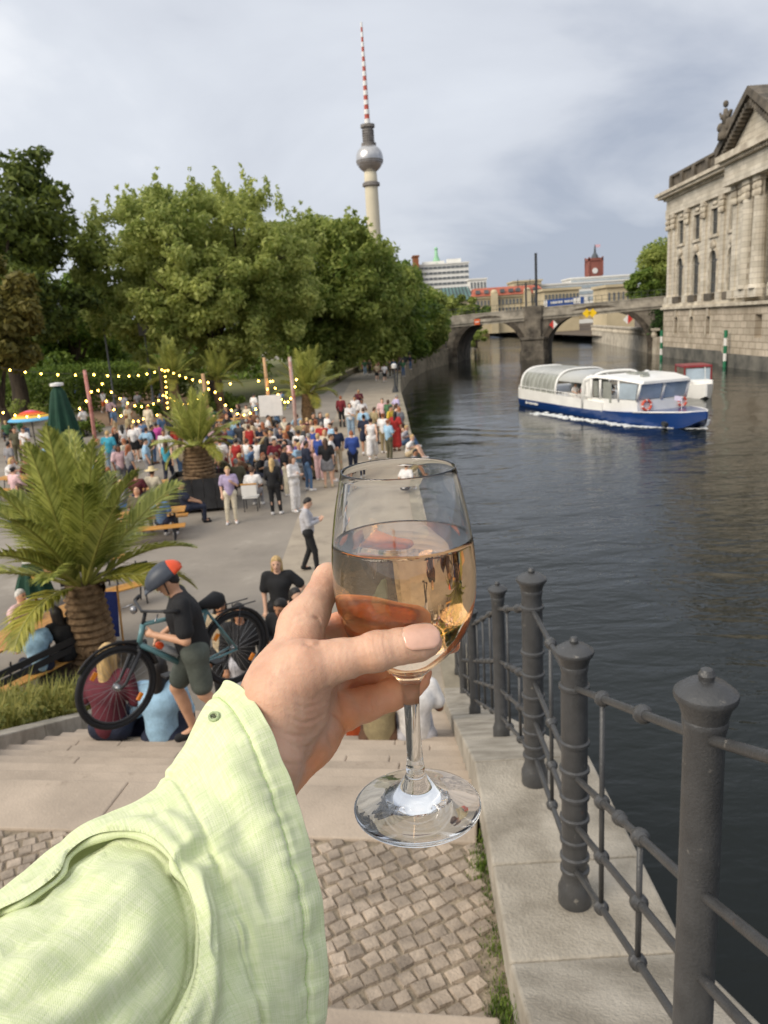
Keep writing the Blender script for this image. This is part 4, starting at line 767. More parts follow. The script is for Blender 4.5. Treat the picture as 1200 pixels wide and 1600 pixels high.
# ============================================================ trees
def leaf_cloud(centres, radii, counts, size, flat=.5, up=.35, seed=1, aspect=1.6, hollow=.45):
    r = np.random.default_rng(seed); P = []; O = []
    for c, rad, n_ in zip(centres, radii, counts):
        d = r.normal(size=(n_,3)); d /= np.linalg.norm(d, axis=1, keepdims=True); k = (hollow+(1-hollow)*r.random(n_)**.5)[:, None]*(1+.10*r.normal(size=(n_,1))); P.append(np.asarray(c)+d*k*np.asarray(rad)); O.append(d)
    P = np.concatenate(P); O = np.concatenate(O); n_ = len(P)
    N_ = O*.7+r.normal(size=(n_,3))*.6+np.array((0,0,up)); N_ /= np.linalg.norm(N_, axis=1, keepdims=True)
    A_ = np.cross(N_, r.normal(size=(n_,3))); A_ /= np.linalg.norm(A_, axis=1, keepdims=True); B_ = np.cross(N_, A_); sz = (size*(.6+.8*r.random((n_,1))))
    V_ = np.stack([P-A_*sz*aspect*.5, P-B_*sz*.36+N_*sz*.08, P+A_*sz*aspect*.5, P+B_*sz*.36+N_*sz*.08], 1).reshape(-1,3)
    return V_, np.arange(n_*4).reshape(-1,4)
def clumps(c, R_, n_, rmin, rmax, seed, shape=None):
    r = np.random.default_rng(seed); out = []; rad = []
    for i in range(n_):
        d = r.normal(size=3); d /= np.linalg.norm(d); k = r.random()**.42; p = d*k; f_ = rmin+(rmax-rmin)*r.random()
        if shape: p = shape(p, r)
        out.append(np.asarray(c)+p*np.asarray(R_)); rad.append(np.array((1,1,.75))*f_*(1.15-.35*k))
    return out, rad
m_bark = mat('bark', s(84,72,58), .95, .35, 2, .8, 18, stretch=(1,1,.25))
def trunk_mesh(h, r, limbs, crownR, seed, zc):
    rr = random.Random(seed); mb = MB(); top = Vector((rr.uniform(-.4,.4),rr.uniform(-.4,.4),h)); P = [Vector((0,0,-.4)),Vector((0,0,.0)),Vector((.1,.05,h*.35)),top*.7+Vector((0,0,0)),top]
    mb.tube(P, [r*1.5,r*1.15,r*.95,r*.8,r*.6], 10)
    for k in range(limbs):
        a = 2*math.pi*k/limbs+rr.uniform(-.3,.3); st_ = P[2].lerp(top, rr.uniform(.2,1)); e_ = Vector((math.cos(a)*crownR[0]*rr.uniform(.4,.75), math.sin(a)*crownR[1]*rr.uniform(.4,.75), zc+crownR[2]*rr.uniform(-.3,.6))); m_ = st_.lerp(e_,.5)+Vector((0,0,crownR[2]*.18))
        mb.tube([st_, st_.lerp(m_,.5)+Vector((0,0,.3)), m_, e_], [r*.5,r*.36,r*.24,r*.06], 6)
        for j in range(2):
            b_ = m_.lerp(e_, rr.uniform(.1,.6)); q = b_+Vector((rr.gauss(0,1)*crownR[0]*.25, rr.gauss(0,1)*crownR[1]*.25, abs(rr.gauss(0,1))*crownR[2]*.3)); mb.tube([b_, b_.lerp(q,.5)+Vector((0,0,.2)), q], [r*.18,r*.12,r*.03], 5)
    return mb
def tree(label, base, R_, zc, n_cl, rmin, rmax, leaves, size, m, seed, h, r, limbs=7, shape=None, group=None, name='tree', up=.35, spikes=0, hollow=.45):
    e = empty(name, base, label, 'tree', group); cs, rs = clumps((0,0,zc), R_, n_cl, rmin, rmax, seed, shape)
    if spikes:                                                     # upright shoots along the top outline
        rr = np.random.default_rng(seed+50)
        for k in range(spikes):
            a = rr.uniform(0, 2*math.pi); q = rr.uniform(.2,.95)**.5; p = np.array((math.cos(a)*q*R_[0], math.sin(a)*q*R_[1], zc+R_[2]*math.sqrt(max(0,1-q*q))*.98+rr.uniform(.0,.9)))
            for j in range(4): cs.append(p+np.array((rr.normal()*.25,rr.normal()*.25,j*.55-.7))); rs.append(np.array((.5,.5,.6))*(1.1-.26*j))
    w_ = np.array([q[0]**2 for q in rs]); cn = np.maximum(6, (leaves*w_/w_.sum())).astype(int)
    V_, F_ = leaf_cloud(cs, rs, cn, size, seed=seed, up=up, hollow=hollow); npmesh('crown', V_, F_, m, e, smooth=False)
    trunk_mesh(h, r, limbs, R_, seed, zc).build('trunk', m_bark, e, True); return e
l_will = leafmat('yellow green leaves', s(128,144,70), s(202,207,124), .18, .55, .52); l_dark = leafmat('dark oak leaves', s(58,74,32), s(124,136,62), .2, transl=.35); l_mid = leafmat('mid green leaves', s(112,132,60), s(184,192,106), .15, .55, .5); l_brown = leafmat('browning chestnut leaves', s(84,82,38), s(140,130,66), .3); l_pale = leafmat('pale leaves', s(96,116,48), s(168,174,92), .2); l_hedge = leafmat('hedge leaves', s(62,84,32), s(128,146,60), .8); l_deep = leafmat('deep green leaves', s(76,102,40), s(138,158,70), .2, .55, .45)  # last set is a deeper green for some trees and the woodland
def gnd(u, v, z=0): return at(u, v, z)
def tb_(u, D): p = aty(u, 560, D); return Vector((p.x, D, 0))
def zat(u, v, D): return aty(u, v, D).z
def fill(label, uc, D, ul, ur, vt, vb, m, seed, n_cl, leaves, size, h=6, r=.5, limbs=7, depth=None, rs_=(.20,.36), **kw):
    b = tb_(uc, D); Rx = (aty(ur,450,D).x-aty(ul,450,D).x)/2; zt, zb = zat(uc,vt,D), zat(uc,vb,D); Rz = (zt-zb)/2
    return tree(label, b, (Rx*.9, depth or Rx*.8, Rz*.9), (zt+zb)/2, n_cl, Rz*rs_[0], Rz*rs_[1], leaves, size, m, seed, h, r, limbs, **kw)
fill('huge bushy yellow green tree with spiky top filling the middle left', 330, 66, 108, 545, 268, 600, l_will, 11, 620, 118000, .26, 6, .6, 11, spikes=60, rs_=(.09,.17), hollow=.15)
fill('broad green tree right of the huge bushy one, in front of the tower', 520, 82, 395, 640, 322, 592, l_mid, 12, 150, 48000, .33, 6, .5, 9, spikes=40, rs_=(.13,.24))
fill('tall dark oak with sky gaps at the left edge', 20, 58, -190, 142, 178, 600, l_dark, 13, 95, 24000, .34, 7, .6, 8, hollow=.3, rs_=(.12,.22))
fill('browning chestnut at the left edge below the dark oak', -10, 48, -110, 86, 402, 590, l_brown, 14, 40, 15000, .30, 3, .35, 5)
fill('dark green tree behind the gap between oak and bushy tree', 120, 92, 20, 250, 415, 600, l_deep, 15, 50, 16000, .42, 5, .5, 7)
for k,(uc, D, ul, ur, vt, vb, lab, m) in enumerate(((588,96,515,660,368,585,'green quayside tree under the television tower',l_mid),(630,106,575,684,396,578,'darker quayside tree third from the bridge',l_deep),(655,118,612,698,425,570,'round quayside tree next to the bridge end',l_mid),(676,127,650,702,452,556,'last small tree at the left end of the bridge',l_deep))):
    fill(lab, uc, D, ul, ur, vt, vb, m, 20+k, 46, 17000, .42, 5, .4, 6, group='trees along the quay')
fill('pale yellow green tree behind the bridge parapet on the left', 722, 190, 690, 757, 456, 520, l_pale, 31, 26, 6000, .6, 5, .4, 6)
fill('dark round tree behind the pale one near the red roof', 748, 215, 728, 765, 462, 520, l_deep, 32, 16, 3500, .6, 5, .4, 5)
fill('tall green tree beside the far corner of the museum', 1030, 150, 1000, 1072, 374, 500, l_mid, 33, 46, 12000, .45, 6, .4, 5)
fill('lower green tree leaning over the bridge end by the museum', 1004, 146, 980, 1032, 416, 492, l_deep, 34, 28, 7000, .45, 5, .3, 4)
fill('weeping green tree hanging low under the left bridge arch', 745, 165, 725, 768, 505, 545, l_mid, 35, 14, 2500, .4, 3, .25, 3)
# dark wood far behind the park and the understorey: one mass
mb = None
cs, rs = [], []; rr = np.random.default_rng(77)
for k in range(120):
    u = rr.uniform(-150, 640); D = rr.uniform(96, 135); p = tb_(u, D); cs.append(np.array((p.x, D, rr.uniform(.5, 8)))); rs.append(np.array((3.2,3.0,2.6))*rr.uniform(.7,1.3))
V_, F_ = leaf_cloud(cs, rs, [260]*120, .55, seed=5); o = npmesh('woodland', V_, F_, l_deep, smooth=False); o['kind'] = 'stuff'; o['label'] = 'dark park woodland far behind the beach bar'
# ------------------------------------------------------------ hedges
def hedge(label, pts, hgt, wid, seed, m=None):
    e = empty('hedge', (pts[0].x,pts[0].y,0), label, 'hedge'); cs = []; rs = []; b = Vector((pts[0].x,pts[0].y,0))
    for a_, c_ in zip(pts[:-1], pts[1:]):
        L = (c_-a_).length; k = max(2, int(L/.5))
        for i in range(k):
            p = a_.lerp(c_, i/k)-b
            for zz in np.arange(.3, hgt, .45): cs.append(np.array((p.x,p.y,zz))); rs.append(np.array((wid*.55,wid*.55,.42))*random.uniform(.85,1.15))
    V_, F_ = leaf_cloud(cs, rs, [70]*len(cs), .17, seed=seed, hollow=.6); npmesh('foliage', V_, F_, m or l_hedge, e, smooth=False); stm = MB(); [stm.tube([(q[0],q[1],0),(q[0],q[1],hgt*.8)], .05, 5) for q in cs[::9]]; stm.build('stem_row', m_bark, e); return e
hedge('clipped green hedge at the left behind the closed parasol', [tb_(-60,66), tb_(40,65), tb_(150,63)], 2.6, 2.0, 41)
hedge('long low hedge under the big trees behind the lamp posts', [tb_(150,70), tb_(255,72), tb_(300,74)], 2.3, 1.8, 42)
hedge('dark rough hedge at the far left edge of the park', [tb_(-60,80), tb_(100,84), tb_(260,86)], 3.4, 2.4, 43, l_deep)
for k,(u, v, w_, h_, lab) in enumerate(((120,682,1.6,.9,'low flowering shrub right of the closed dark parasol'),(20,665,2.4,1.6,'loose green shrub behind the rainbow parasol'),(345,640,1.8,1.0,'rounded green shrub at the edge of the bank'),(230,652,1.6,.8,'small green shrub among the standing guests'))):
    p = at(u,v,0); e = empty('shrub', p, lab, 'shrub'); cs, rs = clumps((0,0,h_*.55), (w_,w_,h_*.5), 16, .35, .6, 60+k); V_, F_ = leaf_cloud(cs, rs, [90]*16, .15, seed=60+k); npmesh('foliage', V_, F_, l_hedge if k != 1 else l_mid, e, smooth=False); st = MB(); [st.tube([(0,0,0),tuple(q*.8)], .03, 4) for q in cs[:6]]; st.build('stem', m_bark, e)
# low retaining wall of the lawn
w0_, w1_, w2_ = at(370,655,0), at(440,632,0), at(560,580,0)
lw = MB()
for a_, b_ in ((w0_,w1_),(w1_,w2_)): d = (b_-a_).normalized(); n_ = Vector((-d.y,d.x,0))*.35; lw.hexa([a_-n_*.1, b_-n_*.1, b_+n_, a_+n_], [q+Vector((0,0,.55)) for q in (a_-n_*.1, b_-n_*.1, b_+n_, a_+n_)])
tag(lw.build('low_wall', m_quay, None, world=w0_), 'low stone retaining wall edging the lawn behind the palms', 'wall')
# ============================================================ palms
l_palm = leafmat('palm leaflets', s(102,114,48), s(190,192,104), 1.2, .45, .3); l_palm2 = leafmat('yellowed palm leaflets', s(120,124,44), s(190,182,84), 1.2, .45, .3); m_rach = mat('palm stalk', s(150,148,70), .5, .15, 5); m_fib = mat('palm trunk fibre', s(158,130,98), .95, .35, 9, .9, 26, col2=s(86,66,46))
def frond_mesh(L, droop, nl, lw, seed, wl):
    r = np.random.default_rng(seed); ts = np.linspace(0, 1, 18); x = L*(ts-.18*droop*ts**3); z = L*(.22*ts-.55*droop*ts**2.2); R_ = np.stack([x, np.zeros_like(x), z], 1); mb = MB(); mb.tube([tuple(p) for p in R_], [.03*(1-.85*t)+.004 for t in ts], 5)
    nv = len(mb.v); V_ = []; F_ = []
    for t in np.linspace(.14, .995, nl):
        i = min(int(t*17), 16); u = t*17-i; p = R_[i]*(1-u)+R_[i+1]*u; d = R_[i+1]-R_[i]; d /= np.linalg.norm(d); ln = wl*math.sin(math.pi*min(1,(t*.93+.10)))**.7*(.8+.3*r.random())
        for sd_ in (-1, 1):
            side = np.array((0,sd_,0)); dr = d*(.75+.3*t)+side*.72+np.array((0,0,.30-.2*r.random())); dr /= np.linalg.norm(dr); nrm = np.cross(dr, d); nrm /= np.linalg.norm(nrm); wv = np.cross(dr, nrm)*lw; m_ = p+dr*ln*.5; e_ = p+dr*ln+np.array((0,0,-ln*.22*(.5+r.random()))); o = len(V_)
            V_ += [p-wv*.4, p+wv*.4, m_+wv, m_-wv, e_]; F_ += [(o,o+1,o+2,o+3),(o+3,o+2,o+4)]
    mb.add(V_, F_, 1); return mb
def palm(label, base, th, tr, L, nf, seed, tub=None, name='palm_tree', z0=0., group=None, wl=.34, nl=46, low=92):
    e = empty(name, base, label, 'palm', group); rr = random.Random(seed)
    tr_ = MB(); prof = []; N_ = int(th/.055)
    for k in range(N_+1):
        z = th*k/N_; rad = tr*(1.08-.30*z/th+.10*math.sin(math.pi*z/th)); prof.append((rad*(1.07 if k % 2 else .95), z+z0))
    tr_.lathe(prof, 26)
    for k in range(int(26*th/.16)):                 # leaf scars
        a = k*2.399; z = th*((k*.618) % 1); rad = tr*(1.1-.28*z/th); c = Vector((math.cos(a)*rad,math.sin(a)*rad,z+z0)); t = Vector((-math.sin(a),math.cos(a),0)); o = Vector((math.cos(a),math.sin(a),.9))
        w_ = tr*.22; tr_.add([c-t*w_, c+t*w_, c+t*w_*.7+o*.05, c-t*w_*.7+o*.05, c-t*w_*.8+Vector((0,0,.09)), c+t*w_*.8+Vector((0,0,.09))], [(0,1,2,3),(3,2,5,4)])
    tr_.build('trunk', m_fib, e)
    prot = []
    for k, dp in enumerate((.12,.35,.65,.95)):
        me = frond_mesh(L*(1-.07*k), dp, nl, (.016*L/1.5+.006)*.62, seed+k, wl*L/1.5); o = me.build('frond', [m_rach, l_palm if k != 3 else l_palm2], e); prot.append(o.data); bpy.data.objects.remove(o)
    for k in range(nf):
        q = k/nf; a = k*2.39996+rr.uniform(-.15,.15); el = 82-low*q**1.1+rr.uniform(-7,7); ty = 0 if q < .3 else 1 if q < .62 else 2 if q < .85 else 3
        o = bpy.data.objects.new('frond', prot[ty]); C.objects.link(o); o.parent = e; o.location = (math.cos(a)*tr*.35, math.sin(a)*tr*.35, z0+th-.05+.12*(1-q)); sc_ = rr.uniform(.82,1.08); o.scale = (sc_,sc_,sc_)
        o.rotation_euler = Matrix.Rotation(a,3,'Z').to_4x4().to_euler() if False else (Matrix.Rotation(a,3,'Z') @ Matrix.Rotation(-math.radians(el),3,'Y') @ Matrix.Rotation(rr.uniform(-.35,.35),3,'X')).to_euler()
    return e
m_tub = mat('black painted boards', s(40,40,42), .7, .3, 3, .3, 30)
def tub(label, p, w_, h_, rz=0.):
    e = empty('planter_tub', p, label, 'planter', None, rz); mb = MB(); nb = 5
    for k in range(4):
        for j in range(nb): mb.box(Matrix.Rotation(k*math.pi/2,3,'Z') @ Vector((-w_/2+w_*(j+.5)/nb, -w_/2, h_/2+.12)), (w_/nb-.012,.05,h_), 0, 0, Matrix.Rotation(k*math.pi/2,4,'Z'))
    mb.build('side_boards', m_tub, e); MB().box((0,0,h_*.9), (w_-.06,w_-.06,.1)).build('soil', m_soil, e); 
    for sx in (-1,1):
        for sy in (-1,1): MB().box((sx*w_*.38,sy*w_*.38,.06), (.14,.14,.12)).build('foot', m_bark, e)
    return e
pA = at(152,1052,0); palm('large palm with bushy fronds and thick scaly trunk in the left foreground', (pA.x,pA.y,0), 1.42, .335, 2.45, 30, 3, z0=.15, wl=.38, nl=62, low=78)
tA = tub('low dark planter box around the foot of the foreground palm', (pA.x,pA.y,0), 1.3, .16)
pB = at(318,792,0); tub('big square black tub holding the middle palm', (pB.x,pB.y,0), 1.75, .95, .12); palm('mid sized palm standing in the big black tub among the guests', (pB.x,pB.y,.85), 1.15, .46, 1.75, 34, 5, wl=.36)
pC = at(484,668,0); palm('palm with full green crown beside the whitish post near the quay', (pC.x,pC.y,0), 1.9, .36, 2.7, 34, 7, wl=.4)
pD = at(277,650,0); palm('palm behind the pole wrapped in fairy lights', (pD.x,pD.y,0), 2.6, .34, 2.9, 26, 9, wl=.4)
pE = at(345,642,0); palm('palm behind the bare wooden pole, left of the lawn', (pE.x,pE.y,0), 2.2, .32, 2.5, 24, 11, wl=.4)
# ============================================================ weeds, flower bed and grass by the steps
def tufts(name, label, pts, hts, seed, m, n_=9, kind='stuff', wd=.006):
    r = np.random.default_rng(seed); V_ = []; F_ = []
    for p, h in zip(pts, hts):
        for k in range(n_):
            a = r.uniform(0, 6.28); l_ = h*r.uniform(.55,1.1); lean = r.uniform(.1,.55); b = np.array((p[0]+r.normal()*.03, p[1]+r.normal()*.03, p[2])); d = np.array((math.cos(a),math.sin(a),0)); w_ = np.array((-d[1],d[0],0))*wd*(1+h); o = len(V_)
            V_ += [b-w_, b+w_, b+d*l_*lean*.35+np.array((0,0,l_*.6))+w_*.8, b+d*l_*lean*.35+np.array((0,0,l_*.6))-w_*.8, b+d*l_*lean+np.array((0,0,l_*.93))]; F_ += [(o,o+1,o+2,o+3),(o+3,o+2,o+4,o+4)]
    mb = MB(); mb.add(V_, [f_ if f_[2] != f_[3] else f_[:3] for f_ in F_]); o = mb.build(name, m); o['kind'] = 'stuff'; o['label'] = label; return o
l_weed = leafmat('dry weeds', s(96,106,46), s(168,160,86), 4., .6, .3); l_grass = leafmat('joint grass', s(62,92,34), s(126,146,62), 6., .6, .3)
r_ = np.random.default_rng(21)
def bedz(x, y): return max(.05, 2.36-(y-5.2)*.45)+.02
bd = MB(); bd.add([(-3.48,5.0,2.2),(-3.95,10.4,.06),(-9,10.4,.06),(-9,5.0,2.0)], [(0,1,2,3)]); struct(bd.build('ground', m_soil))
sk = empty('stone_edging', (-3.5,7,1.6), 'granite edging slab along the left end of the steps beside the weedy bed', 'kerb')
for i in range(5):
    y0, y1 = 4.6+i*1.2+.004, 4.6+(i+1)*1.2-.004; xf = lambda y: -3.30-.135*(y-5.2); zf = lambda y: max(.14, 2.46-.45*(y-5.2)); mb = MB()
    mb.hexa([(xf(y0)-.24,y0,-.3),(xf(y0)+.03,y0,-.3),(xf(y1)+.03,y1,-.3),(xf(y1)-.24,y1,-.3)], [(xf(y0)-.24,y0,zf(y0)),(xf(y0)+.03,y0,zf(y0)),(xf(y1)+.03,y1,zf(y1)),(xf(y1)-.24,y1,zf(y1))]); mb.build('slab', m_gran2, sk, world=sk.location, bevel=.012)
pts = []; hts = []
for _ in range(900):
    y = r_.uniform(6.2,10.2); x = -3.62-.135*(y-5.2)-abs(r_.normal())*1.1; pts.append((x,y,max(.05, 2.2-(y-5.0)*.396))); hts.append(r_.uniform(.18,.62)*(1.25 if r_.random() < .2 else 1))
tufts('tall_weeds', 'dry grass and tall weeds on the sloping bed left of the steps', pts, hts, 5, l_weed, 8)
V_, F_ = leaf_cloud([np.array((p[0],p[1],p[2]+h*.45)) for p, h in zip(pts[::4],hts[::4])], [np.array((.2,.2,.2))]*len(pts[::4]), [34]*len(pts[::4]), .05, seed=8); o = npmesh('leafy_weeds', V_, F_, l_weed, smooth=False); o['kind'] = 'stuff'; o['label'] = 'leafy green weeds between the dry grass left of the steps'
# grass in the gap between cobbles and kerb wall
pts = []; hts = []
for _ in range(330):
    y = r_.uniform(2.35,3.5); w_ = .25+.75*math.sin(y*7.3)**2*math.sin(y*3.1+.5)**2
    if r_.random() > w_: continue
    pts.append((kin(y)-.012-abs(r_.normal())*.035*w_, y, LZ-.02)); hts.append(r_.uniform(.02,.06)*w_**.5)
for _ in range(50): y = r_.uniform(1.9,2.4); pts.append((kin(y)-.012-abs(r_.normal())*.012, y, LZ+RIS-.01 if y < 2.3 else LZ)); hts.append(r_.uniform(.02,.05))
tufts('joint_grass', 'green grass sprouting from the joint between cobbles and kerb', pts, hts, 6, l_grass, 9, wd=.0022)
# ============================================================ figures: one continuous body each, clothes and hair as children
def V3(*a): return np.array(a, np.float32)
def pose(kind):
    J = dict(pel=V3(0,0,.94), che=V3(0,.01,1.24), nk=V3(0,.0,1.46), hd=V3(0,-.02,1.61), face=V3(0,-1,0))
    for s_, k in ((-1,'l'),(1,'r')):
        J['sh'+k] = V3(.185*s_,.01,1.41); J['el'+k] = V3(.235*s_,.03,1.13); J['wr'+k] = V3(.225*s_,-.05,.89); J['hp'+k] = V3(.09*s_,0,.92); J['kn'+k] = V3(.10*s_,-.01,.50); J['an'+k] = V3(.10*s_,.02,.09); J['to'+k] = V3(.115*s_,-.13,.035)
    if kind == 'drink': J['elr'] = V3(.23,-.02,1.14); J['wrr'] = V3(.10,-.24,1.28); J['knl'] = V3(-.12,-.03,.50); J['anl'] = V3(-.14,-.02,.09); J['tol'] = V3(-.17,-.16,.035)
    if kind == 'phone': J['elr'] = V3(.22,-.04,1.13); J['wrr'] = V3(.06,-.28,1.20); J['ell'] = V3(-.22,-.04,1.13); J['wrl'] = V3(-.05,-.26,1.17); J['hd'] = V3(0,-.05,1.60); J['face'] = V3(0,-.86,-.5); J['knl'] = V3(-.1,-.12,.50); J['anl'] = V3(-.1,-.14,.09); J['tol'] = V3(-.11,-.29,.035); J['anr'] = V3(.1,.16,.11); J['tor'] = V3(.11,.03,.035)
    if kind == 'hips': J['elr'] = V3(.36,.06,1.19); J['wrr'] = V3(.20,-.06,1.03)
    if kind == 'walk':
        J['knl'] = V3(-.10,-.16,.51); J['anl'] = V3(-.10,-.24,.11); J['tol'] = V3(-.11,-.39,.06); J['knr'] = V3(.10,.06,.50); J['anr'] = V3(.10,.27,.14); J['tor'] = V3(.10,.15,.035); J['ell'] = V3(-.23,.12,1.14); J['wrl'] = V3(-.22,.09,.92); J['elr'] = V3(.23,-.06,1.14); J['wrr'] = V3(.21,-.24,.97)
    if kind == 'cross':
        for s_, k in ((-1,'l'),(1,'r')): J['el'+k] = V3(.23*s_,-.03,1.14); J['wr'+k] = V3(-.03*s_,-.20,1.17+.03*s_)
    if kind in ('sit','sittable','sitlow','sitback'):
        low = kind == 'sitlow'; dz = -.94+.53 if not low else -.94+.24
        for k in ('pel','che','nk','hd','shl','shr','ell','elr','wrl','wrr','hpl','hpr'): J[k] = J[k]+V3(0,0,dz)
        for s_, k in ((-1,'l'),(1,'r')):
            J['kn'+k] = V3(.13*s_,-.43,.50 if not low else .46); J['an'+k] = V3(.13*s_,-.42 if not low else -.62,.09); J['to'+k] = V3(.14*s_,-.57 if not low else -.77,.035)
            J['wr'+k] = V3(.12*s_,-.30,.64 if not low else .52); J['el'+k] = V3(.25*s_,-.02,.76 if not low else .5)
            if kind == 'sittable': J['el'+k] = V3(.24*s_,-.20,.78); J['wr'+k] = V3(.08*s_,-.42,.80)
        if kind in ('sittable','sitlow'):
            for k in ('che','nk','hd','shl','shr'): J[k] = J[k]+V3(0,-.07 if k == 'che' else -.16,-.015)
            J['face'] = V3(0,-.9,-.3)
        if kind == 'sitback': 
            for k in ('che','nk','hd','shl','shr'): J[k] = J[k]+V3(0,.08 if k == 'che' else .17,-.02)
    if kind == 'sitstep':          # on a step, facing down the flight, feet two steps lower
        for k in ('pel','che','nk','hd','shl','shr','ell','elr','wrl','wrr','hpl','hpr'): J[k] = J[k]+V3(0,0,-.81)
        for s_, k in ((-1,'l'),(1,'r')): J['kn'+k] = V3(.13*s_,-.42,.20); J['an'+k] = V3(.13*s_,-.44,-.22); J['to'+k] = V3(.14*s_,-.59,-.27); J['el'+k] = V3(.25*s_,-.08,.36); J['wr'+k] = V3(.12*s_,-.30,.34)
        for k in ('che','nk','hd','shl','shr'): J[k] = J[k]+V3(0,-.05 if k == 'che' else -.12,-.01)
        J['face'] = V3(0,-.85,-.45)
    if kind == 'lie':
        J = {k: (V3(v[0], .18, .16)+V3(0, 0, 0) if False else V3(v[2]-.9, v[1]+.1, .13+v[0]*.5)) for k, v in J.items() if k != 'face'}; J['face'] = V3(0,-.5,.85)
    if kind == 'carry':   # stooping forward with both hands at a bicycle frame, climbing
        J['pel'] = V3(0,.03,.93); J['che'] = V3(0,-.02,1.23); J['nk'] = V3(0,-.055,1.44); J['hd'] = V3(0,-.12,1.57); J['face'] = V3(0,-.85,-.52)
        for s_, k in ((-1,'l'),(1,'r')): J['sh'+k] = V3(.19*s_,-.04,1.39); J['hp'+k] = V3(.09*s_,.03,.91)
        J['elr'] = V3(.27,-.04,1.10); J['wrr'] = V3(.12,-.27,1.14); J['ell'] = V3(-.27,-.02,1.12); J['wrl'] = V3(-.22,-.20,1.02)
        J['knl'] = V3(-.11,-.16,.53); J['anl'] = V3(-.10,-.05,.10); J['tol'] = V3(-.11,-.20,.035); J['knr'] = V3(.10,.06,.52); J['anr'] = V3(.10,.42,.02); J['tor'] = V3(.10,.30,-.09)
    return J
def figure_fields(J, part, h):
    pts = np.stack([v for k, v in J.items() if k != 'face']); lo = pts.min(0)-.24; hi = pts.max(0)+.26; F = Field(lo, hi, h); f = J['face']/np.linalg.norm(J['face'])
    up = J['hd']-J['nk']; up /= np.linalg.norm(up); sd = np.cross(f, up); sd /= np.linalg.norm(sd); f = np.cross(up, sd) if np.dot(np.cross(up, sd), f) > 0 else -np.cross(up, sd); hd = J['hd']
    mid = lambda a, b, t: J[a]*(1-t)+J[b]*t
    if part == 'body':
        F.cap(J['pel'], J['che'], .115, .125, .03).cap(J['che']+V3(-.07,0,.05), J['che']+V3(.07,0,.05), .105, .105, .04).cap(J['shl'], J['shr'], .062, .062, .05).cap(mid('shl','shr',.5), J['hd'], .055, .05, .03).cap(J['hpl'], J['hpr'], .10, .10, .03)
        F.put(lambda P: np.linalg.norm((P-hd)@np.stack([sd/.074, f/.094, up/.115], 1), axis=-1)*.09-.09, hd-.2, hd+.2, .02)
        F.cap(hd-up*.06+f*.05, hd-up*.085+f*.06, .045, .035, .02).cap(hd+f*.088-up*.0, hd+f*.112-up*.03, .009, .016, .01)     # jaw, nose
        for s_ in (-1,1): F.ell(hd+sd*s_*.077-up*.01, (.012,.018,.028), .01); F.ell(hd+f*.09+sd*s_*.032+up*.012, (.014,.010,.010), .0, 'c')
        for k in 'lr':
            F.cap(J['sh'+k], J['el'+k], .050, .040, .03).cap(J['el'+k], J['wr'+k], .040, .027, .02).cap(J['hp'+k], J['kn'+k], .088, .058, .03).cap(J['kn'+k], J['an'+k], .056, .038, .02).cap(mid('kn'+k,'an'+k,.2)+V3(0,.015,0), mid('kn'+k,'an'+k,.45)+V3(0,.015,0), .05, .045, .03).cap(J['an'+k], J['to'+k], .036, .03, .02)
            d = J['wr'+k]-J['el'+k]; d /= np.linalg.norm(d); w_ = J['wr'+k]; cx = np.cross(d, V3(0,1,0)); cx = cx/(np.linalg.norm(cx)+1e-6); n_ = np.cross(cx, d); F.cap(w_, w_+d*.075, .026, .033, .015)
            for j, (q, L) in enumerate(((-.027,.07),(-.009,.082),(.009,.078),(.026,.06))): b = w_+d*.08+cx*q; F.cap(b, b+d*L*.55+n_*.012, .0105, .0095, .004).cap(b+d*L*.55+n_*.012, b+d*L*.85+n_*.034, .0095, .0085, .004)
            F.cap(w_+d*.03-cx*.025, w_+d*.085-cx*.058+n_*.015, .014, .010, .008)
    elif part.startswith('top'):
        t = .020 if part != 'top_tank' else .012
        F.cap(J['pel']+(J['che']-J['pel'])*.05, J['che'], .130+t, .135+t, .03).cap(J['che']+V3(-.075,0,.05), J['che']+V3(.075,0,.05), .108+t, .108+t, .04).cap(mid('shl','shr',.1), mid('shl','shr',.9), .060+t*.6, .060+t*.6, .05)
        for k in 'lr':
            if part == 'top_short': F.cap(J['sh'+k], mid('sh'+k,'el'+k,.72), .058+t*.5, .060+t, .03)
            if part == 'top_long': F.cap(J['sh'+k], J['el'+k], .058+t*.5, .05+t*.6, .03).cap(J['el'+k], mid('el'+k,'wr'+k,.9), .05+t*.6, .035+t*.5, .02)
    elif part in ('trousers','shorts','wide_trousers'):
        F.cap(J['hpl'], J['hpr'], .125, .125, .03).cap(J['pel']+V3(0,0,.0), J['pel']+(J['che']-J['pel'])*.28, .13, .128, .03)
        for k in 'lr':
            w_ = 1.35 if part == 'wide_trousers' else 1.
            if part == 'shorts': F.cap(J['hp'+k], mid('hp'+k,'kn'+k,.78), .108, .098, .03)
            else: F.cap(J['hp'+k], J['kn'+k], .103, .072*w_, .03).cap(J['kn'+k], mid('kn'+k,'an'+k,.93), .070*w_, .056*w_, .02)
    elif part in ('skirt','dress_skirt'):
        kk = .9 if part == 'dress_skirt' else .55
        if part == 'dress_skirt': F.cap(J['hpl'], J['hpr'], .13, .13, .03)
        F.cap(J['pel']+(J['che']-J['pel'])*.2, (J['hpl']+J['hpr'])/2, .125, .15, .04)
        for k in 'lr': F.cap(J['hp'+k], mid('hp'+k,'kn'+k,kk) if part == 'skirt' else mid('kn'+k,'an'+k,.55), .125, .135, .06)
    elif part.startswith('hair'):
        fr = .078; B = np.stack([sd/.082, f/.102, up/.122], 1)
